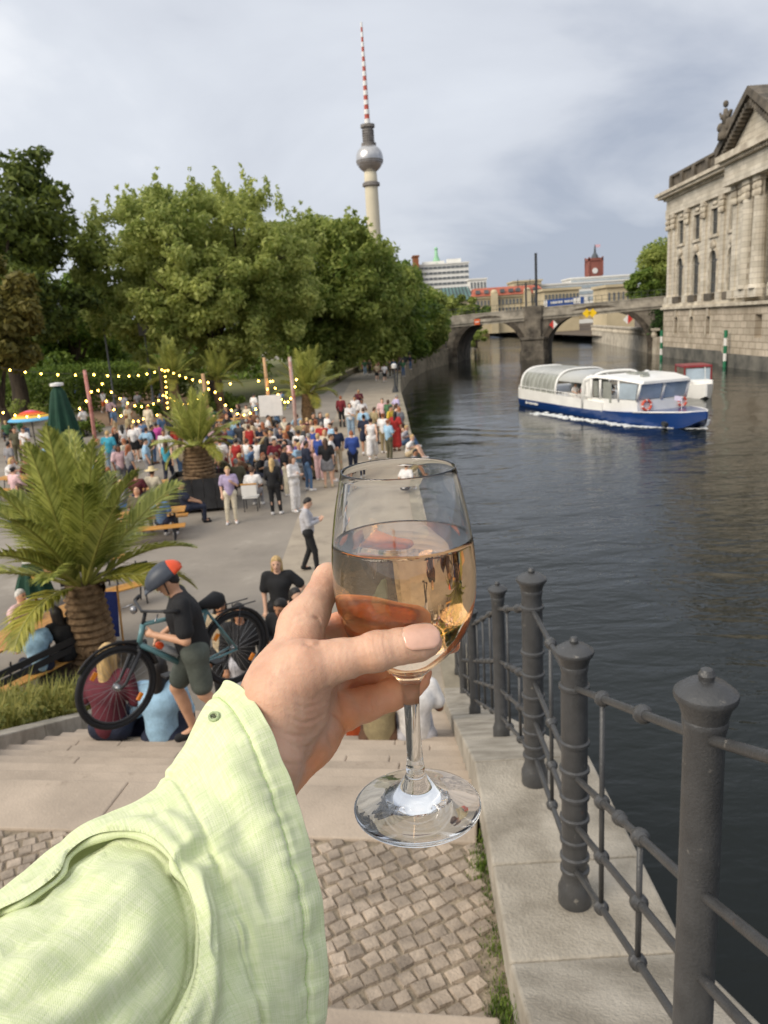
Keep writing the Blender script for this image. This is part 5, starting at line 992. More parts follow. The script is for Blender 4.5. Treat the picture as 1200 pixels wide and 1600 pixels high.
        def fn(P):
            q = P-hd; d = np.linalg.norm(q@B, axis=-1)*.098-.098; return np.maximum(d, np.maximum((q@f)*.8-(q@up)*.9-.012, .0-(q@up)-.075))
        F.put(fn, hd-.22, hd+.22, 0)
        if part == 'hair_long': F.cap(hd-f*.05, hd-f*.085-up*.28, .082, .055, .03).cap(hd+sd*.06-up*.02, hd+sd*.075-up*.24-f*.02, .03, .03, .03).cap(hd-sd*.06-up*.02, hd-sd*.075-up*.24-f*.02, .03, .03, .03)
        if part == 'hair_bun': F.ell(hd-f*.11+up*.05, (.045,.045,.045), .01)
    elif part == 'shoes':
        for k in 'lr': F.cap(J['an'+k]-V3(0,-.03,.04), J['to'+k], .048, .042, .02); F.cap(J['an'+k], J['an'+k]-V3(0,0,.03), .048, .05, .02)
    return F.mesh()
FIG = {}
def fig_mesh(pz, part, h=.017):
    key = (pz, part)
    if key not in FIG:
        hh = h if part == 'body' else .02 if part != 'shoes' else .018
        if pz == 'carry': hh *= .8
        V_, F_ = figure_fields(pose(pz), part, hh); V_ = relax(V_, F_, 1 if part == 'body' else 2, .4)
        me = bpy.data.meshes.new(part.split('_')[0]); me.vertices.add(len(V_)); me.vertices.foreach_set('co', V_.astype(np.float32).ravel()); me.loops.add(F_.size); me.loops.foreach_set('vertex_index', F_.astype(np.int32).ravel()); me.polygons.add(len(F_)); me.polygons.foreach_set('loop_start', np.arange(0, F_.size, 4, dtype=np.int32)); me.polygons.foreach_set('use_smooth', np.ones(len(F_), bool)); me.materials.append(None); me.update(calc_edges=True); FIG[key] = me
    return FIG[key]
def relax(V, F, n, lam=.5):
    e = np.concatenate([F[:, [0,1]], F[:, [1,2]], F[:, [2,3]], F[:, [3,0]]]); cnt = np.bincount(e[:, 0], minlength=len(V))+np.bincount(e[:, 1], minlength=len(V))
    for _ in range(n):
        a = np.stack([np.bincount(e[:, 0], V[e[:, 1], k], len(V))+np.bincount(e[:, 1], V[e[:, 0], k], len(V)) for k in range(3)], 1)/cnt[:, None]; V = V+(a-V)*lam
    return V
COL = dict(black=(30,30,32), navy=(36,42,62), blue=(52,78,150), white=(232,228,224), cream=(222,210,184), grey=(140,138,140), lightgrey=(188,186,190), red=(176,48,44), darkred=(120,34,44), maroon=(96,34,46), pink=(226,120,160), palepink=(226,188,188), magenta=(206,84,160), turquoise=(70,168,190), lightblue=(160,196,220), denim=(88,116,150), palejeans=(150,172,190), olive=(96,92,70), beige=(196,176,144), khaki=(160,144,108), orange=(220,112,60), yellow=(224,190,70), lilac=(190,180,214), brown=(104,74,54), green=(72,110,74), purple=(110,84,140), darkgrey=(66,66,68), flowered=(176,160,190))
HAIR = dict(dark=(30,24,20), brown=(82,56,38), blond=(206,172,116), fair=(206,172,116), grey=(150,146,140), whitehair=(214,210,202), ginger=(160,92,52))
def skinmat(name, base, red, scale=60., near=True):
    m = bpy.data.materials.new(name); m.use_nodes = True; n = m.node_tree.nodes; l = m.node_tree.links; p = n['Principled BSDF']
    tc = n.new('ShaderNodeTexCoord'); a = n.new('ShaderNodeTexNoise'); a.inputs['Scale'].default_value = scale; a.inputs['Detail'].default_value = 5; l.new(tc.outputs['Object'], a.inputs['Vector'])
    r = n.new('ShaderNodeValToRGB'); r.color_ramp.elements[0].position = .35; r.color_ramp.elements[1].position = .68; r.color_ramp.elements[0].color = (*base, 1); r.color_ramp.elements[1].color = (*red, 1)
    l.new(a.outputs['Fac'], r.inputs['Fac']); out = r.outputs['Color']
    if near:
        at_ = n.new('ShaderNodeAttribute'); at_.attribute_name = 'flush_winelight'; mx = n.new('ShaderNodeMix'); mx.data_type = 'RGBA'; l.new(at_.outputs['Fac'], mx.inputs['Factor']); l.new(out, mx.inputs['A']); mx.inputs['B'].default_value = (*s(255,156,88), 1); out = mx.outputs['Result']  # tint brightened to orange, painting in the light that comes through the wine
        v = n.new('ShaderNodeTexVoronoi'); v.inputs['Scale'].default_value = 1100; l.new(tc.outputs['Object'], v.inputs['Vector'])
        nb = n.new('ShaderNodeTexNoise'); nb.inputs['Scale'].default_value = 420; nb.inputs['Detail'].default_value = 5; l.new(tc.outputs['Object'], nb.inputs['Vector'])
        ad = n.new('ShaderNodeMath'); ad.operation = 'MULTIPLY_ADD'; ad.inputs[1].default_value = .35; l.new(v.outputs['Distance'], ad.inputs[0]); l.new(nb.outputs['Fac'], ad.inputs[2])
        b = n.new('ShaderNodeBump'); b.inputs['Strength'].default_value = .55; b.inputs['Distance'].default_value = .0005; l.new(ad.outputs[0], b.inputs['Height']); l.new(b.outputs['Normal'], p.inputs['Normal'])
        p.inputs['Subsurface Weight'].default_value = .25; p.inputs['Subsurface Radius'].default_value = (1,.35,.18); p.inputs['Subsurface Scale'].default_value = .004
    l.new(out, p.inputs['Base Color']); p.inputs['Roughness'].default_value = .48; p.inputs['Specular IOR Level'].default_value = .38
    return m
SKINS = [skinmat('skin tone', s(*a), s(*b), 20., False) for a, b in (((204,156,124),(214,166,134)), ((222,176,148),(230,186,158)), ((176,126,94),(186,136,104)), ((120,80,56),(132,90,66)))]
def cloth(c): return mat('cloth '+c, s(*COL[c]), .85, .12, 14, .3, 60)
def hairm(c): return mat('hair '+c, s(*HAIR[c]), .55, .25, 30, .4, 90, stretch=(1,1,.2))
USED = set(); PEOPLE = []
def person_at(p, rz, pz, label, top='white', bot='navy', hair='dark', tt='short', bt='trousers', ht='short', shoe='white', skin=0, sc_=1., group='guests of the beach bar', eyes=False):
    o = bpy.data.objects.new('person', fig_mesh(pz, 'body')); C.objects.link(o); o.location = p; o.rotation_euler = (0,0,math.radians(rz)); o.scale = (sc_,)*3
    def setm(ob, m): ob.material_slots[0].link = 'OBJECT'; ob.material_slots[0].material = m
    setm(o, SKINS[skin])
    def ch(nm, part, m): c = bpy.data.objects.new(nm, fig_mesh(pz, part)); C.objects.link(c); c.parent = o; setm(c, m); return c
    if tt != 'none': ch({'short':'shirt','long':'sweater','tank':'top'}[tt], 'top_'+tt, cloth(top))
    if bt != 'none': ch({'trousers':'trousers','wide_trousers':'trousers','shorts':'shorts','skirt':'skirt','dress_skirt':'dress'}[bt], bt, cloth(bot))
    if ht != 'bald': ch('hair', 'hair_'+ht, hairm(hair))
    if shoe != 'none': ch('shoes', 'shoes', cloth(shoe))
    if eyes:
        J = pose(pz); f = J['face']/np.linalg.norm(J['face']); up = J['hd']-J['nk']; up /= np.linalg.norm(up); sd = np.cross(f, up); sd /= np.linalg.norm(sd); f = np.cross(up, sd)*(1 if np.dot(np.cross(up, sd), f) > 0 else -1)
        for s__ in (-1,1): c = J['hd']+f*.085+sd*s__*.032+up*.012; MB().ball(tuple(c), .012, 8, 6).build('eye', mat('dark eye', s(40,32,28), .3, .05), o, True)
        b = MB(); q = J['hd']+f*.096-up*.058; b.tube([tuple(q-sd*.024-f*.004), tuple(q+f*.004), tuple(q+sd*.024-f*.004)], [.003,.006,.003], 6); b.build('mouth', mat('lips', s(150,86,78), .5, .1), o, True)
    assert label not in USED, label
    USED.add(label); tag(o, label, 'person', group); PEOPLE.append((p[0], p[1])); return o
HZ = dict(sit=1.20, sittable=1.18, sitlow=.90, sitback=1.18, sitstep=.79)
def P_(u, v, rz, pz, label, top='white', bot='navy', hair='dark', tt='short', bt='trousers', ht='short', shoe='white', skin=0, sc_=1., group='guests of the beach bar', eyes=False):
    q = at(u, v, HZ.get(pz, 1.6)*sc_); q.z = 0; return person_at(q, rz, pz, label, top, bot, hair, tt, bt, ht, shoe, skin, sc_, group, eyes)
W = 'strollers on the promenade'
P_(477,785,95,'phone','young person in light grey sweater and black trousers looking at a phone','lightgrey','black','dark','long','trousers','short','black',1,1.,W,True)
P_(432,880,0,'hips','person with shoulder length blond hair in a loose black shirt and black trousers','black','black','blond','short','trousers','long','black',1,1.07,W,True)
P_(355,735,10,'drink','person in flowered lilac blouse and white trousers beside the black palm tub','flowered','cream','blond','short','trousers','short','white',1,.98)
P_(424,722,178,'drink','person with long blond hair, black jacket and black trousers seen from behind','black','black','blond','long','trousers','long','white',1)
P_(456,718,60,'cross','person with long brown hair all in white sweater and wide white trousers','white','white','brown','long','wide_trousers','long','white',1)
P_(477,694,120,'drink','person with black hair in navy sweater and light blue jeans','navy','denim','dark','long','trousers','short','white',2)
P_(496,682,170,'stand','person with blond hair, blue top and pale pink wide trousers','blue','palepink','blond','tank','wide_trousers','short','white',1)
P_(508,690,185,'drink','person with long brown hair, black top and grey skirt','black','grey','brown','short','skirt','long','beige',1)
P_(516,683,90,'cross','person in white t-shirt and dark shorts with arms crossed','white','darkgrey','brown','short','shorts','short','white',0)
P_(525,672,200,'stand','person in dark navy shirt and beige trousers at the right end of the crowd','navy','beige','brown','short','trousers','short','brown',0)
P_(549,678,190,'phone','person in blue and navy jacket with khaki trousers in mid promenade','blue','navy','ginger','long','trousers','short','white',0,1,W)
P_(568,652,180,'walk','person with black hair in a short navy dress walking away','navy','navy','dark','short','skirt','bun','white',2,1,W)
P_(579,658,175,'walk','person with black hair in a long sleeveless white dress walking away','white','white','dark','tank','dress_skirt','bun','white',1,1,W)
P_(546,633,10,'cross','person with brown hair in white blouse and pale jeans, arms crossed','white','palejeans','brown','long','wide_trousers','long','white',1,1,W)
P_(554,622,0,'stand','person with black hair in white shirt at the back of the promenade group','white','beige','dark','short','trousers','short','white',2,1,W)
P_(565,627,20,'drink','person in loose white t-shirt and grey trousers in the promenade group','white','grey','dark','short','trousers','short','white',3,1,W)
P_(567,641,170,'stand','person in light blue shirt and beige shorts in the promenade group','lightblue','beige','brown','short','shorts','short','white',0,1,W)
P_(532,622,170,'stand','person with red hair in dark red shirt and black trousers','darkred','black','ginger','long','trousers','short','black',1,1,W)
P_(597,626,0,'stand','person in pink top and black trousers with white shoes near the quay','palepink','black','brown','short','trousers','short','white',1,1,W)
P_(619,620,120,'hips','person in lilac shirt and blue jeans leaning at the quay edge','lilac','denim','grey','short','trousers','short','white',1,1,W)
P_(619,634,90,'stand','person in sleeveless white top and navy trousers at the quay edge','white','navy','brown','tank','trousers','long','white',1,1,W)
P_(617,647,160,'stand','person in bright red dress at the quay edge','red','red','dark','short','dress_skirt','long','brown',0,1,W)
P_(610,638,60,'drink','person in yellow top and cream trousers at the quay edge','yellow','cream','dark','short','trousers','bun','white',0,1,W)
E_ = 'people sitting on the quay edge'
P_(629,668,80,'sitlow','person in pale shirt and blue jeans sitting on the quay edge','lightgrey','denim','blond','short','trousers','short','white',1,1,E_)
P_(634,663,-90,'sitlow','person in black vest sitting on the quay edge facing the water','black','navy','brown','tank','trousers','long','black',1,1,E_)
P_(637,683,75,'sitlow','person with fair hair in white t-shirt and beige shorts sitting on the quay edge','white','beige','blond','short','shorts','short','white',1,1,E_)
P_(641,706,80,'sitlow','person with black hair in grey t-shirt sitting low on the quay edge','grey','khaki','dark','short','shorts','short','brown',2,1,E_)
P_(633,728,150,'sitlow','person in white t-shirt and black shorts on the quay, seen through the glass','white','black','dark','short','shorts','short','white',0,1.,E_)
P_(588,570,180,'walk','person in beige t-shirt and black shorts walking away far down the promenade','beige','black','blond','short','shorts','short','white',1,1,W)
P_(600,571,180,'walk','person in white t-shirt and black shorts walking away far down the promenade','white','black','brown','short','shorts','short','white',1,1,W)
# left crowd
P_(167,678,185,'drink','heavy set person in turquoise t-shirt and pale jeans seen from behind','turquoise','palejeans','blond','short','trousers','short','white',1,1.08)
P_(207,667,175,'stand','person with blond hair in white t-shirt and short black skirt','white','black','blond','short','skirt','short','white',1)
P_(213,664,150,'drink','person with black hair in long white shirt and black shorts','white','black','dark','long','shorts','short','black',2)
P_(258,693,180,'walk','person in turquoise crop top and dark blue jeans','turquoise','navy','brown','tank','trousers','long','white',1)
P_(281,690,175,'stand','person in beige top and blue denim trousers beside the tub','beige','denim','brown','short','wide_trousers','long','brown',0)
P_(243,664,190,'drink','person in magenta top and wide white trousers','magenta','white','dark','short','wide_trousers','short','white',2)
P_(230,637,180,'stand','person in long cream jacket and cream trousers','cream','cream','ginger','long','trousers','short','white',1)
P_(193,619,170,'walk','person in pale grey top and light jeans on the sandy path','lightgrey','palejeans','brown','short','trousers','short','white',1)
P_(160,613,160,'walk','person in long white shirt and orange shorts on the sandy path','white','orange','dark','long','shorts','short','white',0)
P_(214,615,180,'stand','person in grey t-shirt and black shorts behind the light string','grey','black','brown','short','shorts','short','white',0)
P_(113,594,170,'stand','person in white t-shirt and blue wrap skirt beside the closed parasol','white','blue','brown','short','dress_skirt','short','white',1)
P_(118,603,180,'stand','person in blue and white top and royal blue trousers beside the closed parasol','blue','blue','dark','short','trousers','long','white',1,.96)
P_(133,611,175,'stand','person in pale pink top and pale blue jeans beside the pole','palepink','palejeans','blond','tank','trousers','short','white',1)
P_(141,605,180,'stand','person in dark grey jacket half hidden behind the pole','darkgrey','black','dark','long','trousers','short','black',0)
P_(305,647,100,'sit','person in bright pink polo shirt seated beside the bare wooden pole','pink','beige','grey','short','trousers','short','white',1)
P_(266,655,170,'cross','person in black top and black trousers standing by the light pole','black','black','dark','short','trousers','short','white',0)
P_(274,664,160,'stand','person in red cardigan and black trousers standing by the light pole','red','black','dark','long','trousers','short','black',0)
P_(36,672,-10,'drink','person in white shirt and khaki trousers near the rainbow parasol','white','khaki','brown','short','trousers','short','white',0)
P_(22,672,20,'stand','person in olive shirt near the rainbow parasol','olive','olive','brown','short','trousers','short','brown',0)
P_(12,695,150,'stand','person with purple cap and grey shirt at the left edge','grey','navy','dark','short','trousers','short','white',2)
P_(62,697,170,'sit','person with black hair and light blue shirt seated left of the closed parasol','lightblue','navy','dark','short','trousers','short','white',0)
P_(140,700,180,'sit','person with dark curly hair in a maroon top seated right of the closed parasol','maroon','black','dark','short','trousers','long','black',0)
P_(178,672,60,'drink','person in black dress with auburn hair behind the turquoise shirt','black','black','ginger','tank','dress_skirt','long','black',1)
P_(190,668,200,'stand','person in white crop top and dark trousers between the turquoise and white shirts','white','darkgrey','dark','tank','trousers','long','white',2)
P_(212,742,180,'sit','person with short dark hair in a maroon shirt seated behind the foreground palm','maroon','navy','dark','short','trousers','short','black',0)
P_(213,768,178,'sit','bald person in olive t-shirt seated with the back to the steps','olive','grey','grey','short','trousers','bald','brown',0,1.05)
P_(248,776,170,'sit','person with straight blond hair and denim shirt seated at the wooden table','denim','navy','blond','short','trousers','long','white',1)
P_(290,757,110,'sitback','person in dark navy shirt leaning back in a chair beside the black tub','navy','navy','dark','short','trousers','short','black',0)
hatp = P_(237,738,175,'sit','person in cream shirt with a wide straw hat seated behind the wooden table','cream','beige','brown','short','trousers','short','white',0)
ht = MB(); ht.lathe([(.02,.13),(.085,.12),(.10,.04),(.21,.015),(.23,.0),(.21,-.005),(.1,.0)], 18); hto = ht.build('straw_hat', mat('straw', s(226,206,158), .85, .15, 30, .4, 90), None, True); hto.location = Vector(hatp.location)+Vector((0,0,1.27)); tag(hto, 'wide brimmed cream straw hat worn by the seated guest behind the wooden table', 'hat')
P_(393,735,175,'sit','person with brown hair in white blouse seated in a white chair','white','grey','brown','short','trousers','short','white',1)
P_(368,722,185,'sit','person with grey hair in olive jacket seated beside the flowered blouse','olive','darkgrey','grey','long','trousers','short','brown',0,1.04)
P_(404,712,60,'sittable','person with short hair in black t-shirt seated facing right','black','navy','ginger','short','trousers','short','black',0)
P_(385,690,150,'sit','person with brown bob in white shirt seated in the crowd','white','navy','brown','short','trousers','short','white',1)
P_(416,688,190,'stand','person with very long dark hair and black dress in the middle of the crowd','black','black','dark','long','dress_skirt','long','black',2)
P_(443,700,100,'stand','person with turquoise bag strap, black top and cream trousers','black','cream','dark','short','wide_trousers','short','white',0)
P_(466,676,175,'sit','person with black hair in white sweater seated left of the navy sweater','white','olive','dark','long','trousers','short','white',2)
P_(488,672,180,'stand','person with white hair and blue shirt in the crowd','blue','navy','whitehair','short','trousers','short','brown',1)
P_(502,664,180,'stand','person with red scarf and grey hair in red jacket in the crowd','red','darkgrey','grey','long','trousers','short','black',1)
P_(511,650,120,'drink','person with fair hair in white polo shirt at the back of the crowd','white','beige','blond','short','trousers','short','white',1)
P_(500,648,20,'stand','person in dark grey dress with brown hair at the back of the crowd','darkgrey','darkgrey','brown','short','dress_skirt','long','black',1)
P_(489,649,40,'stand','person in black jacket standing before the right hand palm','black','navy','dark','long','trousers','short','black',0)
P_(396,618,150,'stand','person in white t-shirt and pale jeans beyond the string lights','white','palejeans','dark','short','trousers','short','white',1)
P_(418,652,100,'sit','person in white shirt seated beside the white notice board','white','navy','dark','short','trousers','short','white',0)
P_(448,655,60,'sitback','person in cream sweater lounging by the whitish post','cream','cream','brown','long','trousers','short','white',1)
P_(457,664,80,'sitback','person in white top lounging right of the notice board','white','beige','dark','short','trousers','long','white',1)
P_(428,690,30,'drink','person in dark red shirt with raised glass below the notice board','darkred','black','dark','short','trousers','short','black',0)
P_(388,668,200,'stand','person with red shirt and bare arms under the palm fronds','red','navy','brown','tank','trousers','short','white',0)
P_(368,690,180,'stand','person in long red dress seen through the middle palm','red','red','dark','tank','dress_skirt','short','black',1)
P_(343,690,190,'stand','person in white shirt and maroon trousers behind the middle palm','white','maroon','brown','short','trousers','short','white',1)
lyg = P_(440,618,20,'stand','person','denim','navy','dark') if False else None
# filler guests at the tables behind
rr = random.Random(5); tops = ['black','maroon','khaki','white','grey','navy','cream','olive','darkgrey','lightblue','beige','brown','palepink','green','denim','purple']; bots = ['darkgrey','palejeans','olive','navy','black','beige','denim','grey','khaki']; hs_ = ['dark','brown','blond','ginger','grey']
spots = [(352,636),(345,642),(360,640),(372,634),(383,636),(334,652),(366,655),(378,650),(357,668),(374,664),(385,658),(398,660),(407,668),(350,650),(432,664),(440,672),(452,680),(470,660),(478,656),(462,650),(432,640),(445,705),(470,690),(330,640),(386,700),(400,690),(409,676),(424,676),(372,705),(436,712),(493,660),(482,682),(461,696),(516,665),(300,700),(310,668),(250,650),(255,676),(226,690),(228,672),(198,650),(184,700),(152,690),(40,720),(20,735),(60,735),(85,712),(100,745),(150,742),(175,735),(190,755),(330,668),(322,655),(395,646),(50,590),(68,600),(253,612),(265,600),(606,660),(560,612),(338,662),(346,672),(390,652),(404,656),(412,664),(416,700),(421,712),(436,700),(450,690),(456,668),(474,668),(486,660),(507,676),(318,680),(325,695),(336,706),(350,712),(380,712),(200,700),(194,690),(236,668),(220,660),(132,715),(120,730),(70,750),(30,760),(10,720),(15,640),(30,655),(48,720),(8,660),(75,690),(128,640),(176,640),(198,636),(170,626),(90,640),(624,640),(606,628),(598,650),(584,640)]
wh = {0:'at the back tables',1:'under the string lights',2:'in the middle of the crowd',3:'near the notice board',4:'left of the middle palm',5:'behind the foreground palm'}
for (u, v) in spots:
    pz = rr.choice(['sit','sittable','sitback']) if (330 <= u <= 480 or u < 110 or v > 725) and v > 625 else rr.choice(['stand','drink','cross','hips'])
    where = ('behind the big palm' if v > 705 and u < 200 else 'left of the middle palm' if u < 300 else 'under the string lights' if v < 662 and u < 400 else 'near the notice board' if u < 445 else 'at the crowd\'s right end')
    for _ in range(900):
        t, b, h = rr.choice(tops), rr.choice(bots), rr.choice(hs_); lab = f'{"seated" if pz.startswith("sit") else "standing"} person, {h} hair, {t} top, {b} bottoms, {where}'
        lab = lab.replace('palejeans','pale jeans').replace('darkgrey','dark grey').replace('lightblue','light blue').replace('palepink','pale pink')
        if lab not in USED: break
    P_(u, v, rr.uniform(0,360), pz, lab, t, b, h, rr.choice(['short','long','short']), 'trousers', rr.choice(['short','long','short','bun']), rr.choice(['white','black','brown']), rr.choice([0,1,1,2,0,3]), rr.uniform(.95,1.05))
# people far down the quay, under the trees
for k in range(16):
    u, v = 556+rr.random()*90, 556+rr.random()*10
    for _ in range(900):
        t, b = rr.choice(tops), rr.choice(bots); lab = f'tiny distant person in {t} top and {b} trousers under the quay trees'.replace('darkgrey','dark grey').replace('lightblue','light blue').replace('palepink','pale pink')
        if lab not in USED: break
    p = at(u, v, 1.6); p.z = 0
    if p.y > 112: p = tb_(u-16, 90+rr.random()*18)
    person_at(p, rr.uniform(0,360), rr.choice(['stand','sit']), lab, t, b, rr.choice(hs_), group='people far along the quay')
# ------------------------------------------------------------ people on the steps
S_ = 'people sitting on the steps'
def stepz(x, y):
    q = (Vector((x,y,0))-P0).dot(DN); i = math.floor((q-.45)/TRD)+1; return max(0, LZ-RIS*max(0,i))
def on_steps(u, v, y, rz, pz, label, **k):
    p = aty(u, v, y); return person_at(Vector((p.x, y, p.z-HZ.get(pz,1.6))), rz, pz, label, group=S_, **k)
def seat_on(u, v, rz, label, **k):       # solve for the step the figure sits on
    best = None
    for y in np.arange(6, 13.5, .05):
        p = aty(u, v, y); e = abs(p.z-HZ['sitlow']-stepz(p.x, y)+.0)
        if best is None or e < best[0]: best = (e, Vector((p.x, y, stepz(p.x, y))))
    p = best[1]; lowz = stepz(p.x-.0+DN.x*.5, p.y+DN.y*.5); return person_at(Vector((p.x,p.y,p.z)), rz, 'sitlow', label, group=S_, **k)
P_(343,944,15,'drink','person with dark hair and patterned scarf standing at the foot of the steps','beige','black','dark','short','trousers','long','black',2,1.06,S_,True)
P_(373,956,10,'stand','person in black hooded coat standing right of the bicycle at the step foot','black','lightgrey','dark','long','wide_trousers','long','white',2,1.08,S_,True)
P_(440,946,-20,'phone','person with dark hair looking down, at the step foot below the one in black','black','navy','dark','long','trousers','long','black',2,1.06,S_,True)
P_(461,930,35,'stand','person with dark hair half hidden behind the wrist of the hand','navy','black','dark','long','trousers','long','black',1,1.,S_)
def seat_on(u, v, rz, label, top='white', bot='navy', hair='dark', tt='short', ht='short', skin=1):
    best = None
    y = 6.62; p = aty(u, v, y); best = (0, Vector((p.x, y, stepz(p.x, y))))
    return person_at(best[1], rz, 'sitstep', label, top, bot, hair, tt, 'trousers', ht, 'white', skin, 1., S_)
seat_on(158,1046,170,'person with long blond hair and wine red top seated behind the front wheel','maroon','navy','blond','long','long')
seat_on(238,1036,178,'person with dark hair in pale denim jacket seated behind the bicycle frame','lightblue','navy','dark','long','long')
seat_on(642,1022,183,'person in white shirt seated on the steps behind the glass stem','white','lightgrey','brown','short','short',3)
seat_on(585,1030,178,'person in khaki jacket seated on the steps behind the hand','khaki','brown','brown','long','short',3)
bgp = at(560,1138,1.25)
def bag(name, label, p, w_, d_, h_, m, strap=True):
    e = empty(name, p, label, 'bag'); mb = MB(); loft(mb, [[(-w_/2*k,-d_/2*k,z),(-w_/2*k,d_/2*k,z),(w_/2*k,d_/2*k,z),(w_/2*k,-d_/2*k,z)] for z,k in ((0,.92),(h_*.15,1.),(h_*.6,.97),(h_*.9,.8),(h_,.5))]); mb.build('body', m, e, True, bevel=.02)
    if strap: MB().tube([(-w_*.3,0,h_*.9),(-w_*.2,0,h_*1.25),(w_*.2,0,h_*1.25),(w_*.3,0,h_*.9)], .015, 6).build('handle', m, e, True)
    return e
def bagpos(u, v):
    for y in np.arange(5.5, 12, .04):
        p = aty(u, v, y)
        if p.z <= stepz(p.x, y): return Vector((p.x, y, stepz(p.x, y)))
bag('shoulder_bag','orange cloth bag standing on the steps behind the hand',bagpos(562,1148),.26,.16,.24,mat('orange cloth',s(206,92,44),.8,.15,10,.3,60))
bag('rucksack','navy bag lying on the step behind the front wheel',bagpos(215,1150),.46,.22,.2,mat('navy cloth',s(34,40,66),.8,.15,10,.3,60))
bag('shoulder_bag','lilac bag on the step beside the pale denim jacket',bagpos(258,1148),.2,.14,.3,mat('lilac cloth',s(176,150,176),.8,.15,10,.3,60))
# table in the left foreground with three guests
m_tbl = mat('varnished spruce boards', s(214,160,84), .45, .18, 3, .2, 30, stretch=(.4,6,1), col2=s(184,128,62)); m_leg = mat('black steel leg', s(44,44,46), .5, .1)
def table(label, p, rz, L=2.2, w_=.7, h_=.76, name='wooden_table', seats=True):
    e = empty(name, p, label, 'table', 'wooden tables of the beach bar', math.radians(rz)); mb = MB()
    for k in range(5): mb.box((0,-w_/2+w_*(k+.5)/5,h_-.015), (L,w_/5-.008,.03))
    mb.build('table_top', m_tbl, e)
    for sx in (-1,1): m_ = MB(); m_.tube([(sx*L*.36,-w_*.4,0),(sx*L*.36,-w_*.15,h_-.05),(sx*L*.36,w_*.15,h_-.05),(sx*L*.36,w_*.4,0)], .018, 6); m_.build('leg', m_leg, e)
    return e
def bench(label, p, rz, L=2.2, back=False):
    e = empty('bench', p, label, 'bench', 'benches of the beach bar', math.radians(rz)); mb = MB()
    for k in range(3): mb.box((0,-.13+.13*k,.43), (L,.12,.03))
    mb.build('seat', m_tbl, e)
    if back: m_ = MB(); [m_.box((0,.22,.62+.13*k), (L,.03,.1)) for k in range(2)]; m_.build('backrest', m_leg, e)
    for sx in (-1,1): m_ = MB(); m_.tube([(sx*L*.36,-.14,0),(sx*L*.36,-.1,.4),(sx*L*.36,.1,.4),(sx*L*.36,.2 if back else .14,0)], .016, 6).tube([(sx*L*.36,.1,.4),(sx*L*.36,.22,.86 if back else .41)], .016, 6); m_.build('leg', m_leg, e)
    return e
t0 = at(38,985,.76); table('varnished wooden table with three guests beside the foreground palm', (t0.x,t0.y,0), 62, 2.4, .8)
T1 = 'guests at the table beside the foreground palm'
P_(18,930,75,'sittable','person with white hair and pale pink shirt resting chin on hands at the table','palepink','navy','whitehair','long','trousers','short','brown',1,1,T1,True)
P_(52,978,-140,'sittable','bald person in light blue shirt seated with the back to us at the table','lightblue','navy','grey','short','trousers','bald','brown',1,1,T1)
P_(98,960,-120,'sittable','person with black bob and black top seated at the table next to the palm trunk','black','black','dark','long','trousers','long','black',1,1,T1)
q = at(66,1045,.43); bench('dark bench with backrest behind the bald guest', (q.x,q.y,0), 62+180, 1.8, True); q = at(15,1000,.43)
t2 = at(120,880,.76); table('wooden table with bright top between the dark closed parasol and palm', (t2.x,t2.y,0), 40, 2.0, .7); q = at(175,925,.4); bench('slatted bench beside the bright wooden table', (q.x,q.y,0), 40, 1.8, True)
for k,(u,v,rz,lab) in enumerate(((255,752,8,'wooden table before the black palm tub'),(225,800,10,'wooden table in front of the olive t-shirt'),(40,745,-10,'wooden table half hidden by the left fronds of the palm'),(420,700,20,'wooden table below the notice board'),(355,655,15,'wooden table in the back seated group'),(462,672,25,'wooden table near the whitish post'))):
    p = at(u,v,.76); table(lab, (p.x,p.y,0), rz)
    d = Matrix.Rotation(math.radians(rz),3,'Z') @ Vector((0,-.62,0)); bench('bench in front of the '+lab.replace('wooden ',''), (p.x+d.x,p.y+d.y,0), rz); bench('bench behind the '+lab.replace('wooden ',''), (p.x-d.x,p.y-d.y,0), rz)
for sgn_ in (0,):
    p = at(392,775,.45); e = empty('chair', (p.x,p.y,0), 'white folding chair with a brown rim facing away from the steps', 'chair', None, math.radians(180)); mb = MB(); mb.box((0,0,.44), (.46,.44,.04)); mb.build('seat', m_wht, e); mb = MB(); mb.box((0,.24,.68), (.46,.03,.34)); mb.build('backrest', m_wht, e); MB().box((0,.24,.87), (.5,.05,.04)).build('rim', m_tbl, e)
    for sx in (-1,1):
        for sy in (-1,1): MB().tube([(sx*.2,sy*.2,0),(sx*.2,sy*.2,.43)], .016, 6).build('leg', m_leg, e)
bl = at(170,985,0); bp_ = empty('deck_chair', aty(168,1000,12.2)*1, 'folded royal blue deck chair leaning behind the foreground palm trunk', 'chair', None, .3); bp_.location.z = 0; MB().prism([(-.2,0,.5),(.2,.0,.45),(.25,.3,1.15),(-.15,.3,1.2)], (0,.03,0)).build('canvas', mat('royal blue canvas', s(48,66,140), .8, .1, 10), bp_); m_ = MB(); [m_.tube([(sx*.24,-.2,0),(sx*.26,.34,1.25)], .018, 6) for sx in (-1,1)]; m_.build('frame', m_tbl, bp_)
# notice board
p = at(428,688,0); e = empty('notice_board', (p.x,p.y,0), 'blank white notice board on a post among the guests', 'sign'); MB().box((0,0,1.75), (1.15,.05,1.05)).build('board', m_wht, e, bevel=.02); MB().tube([(0,.05,0),(0,.05,1.6)], .035, 8).build('post', m_leg, e)
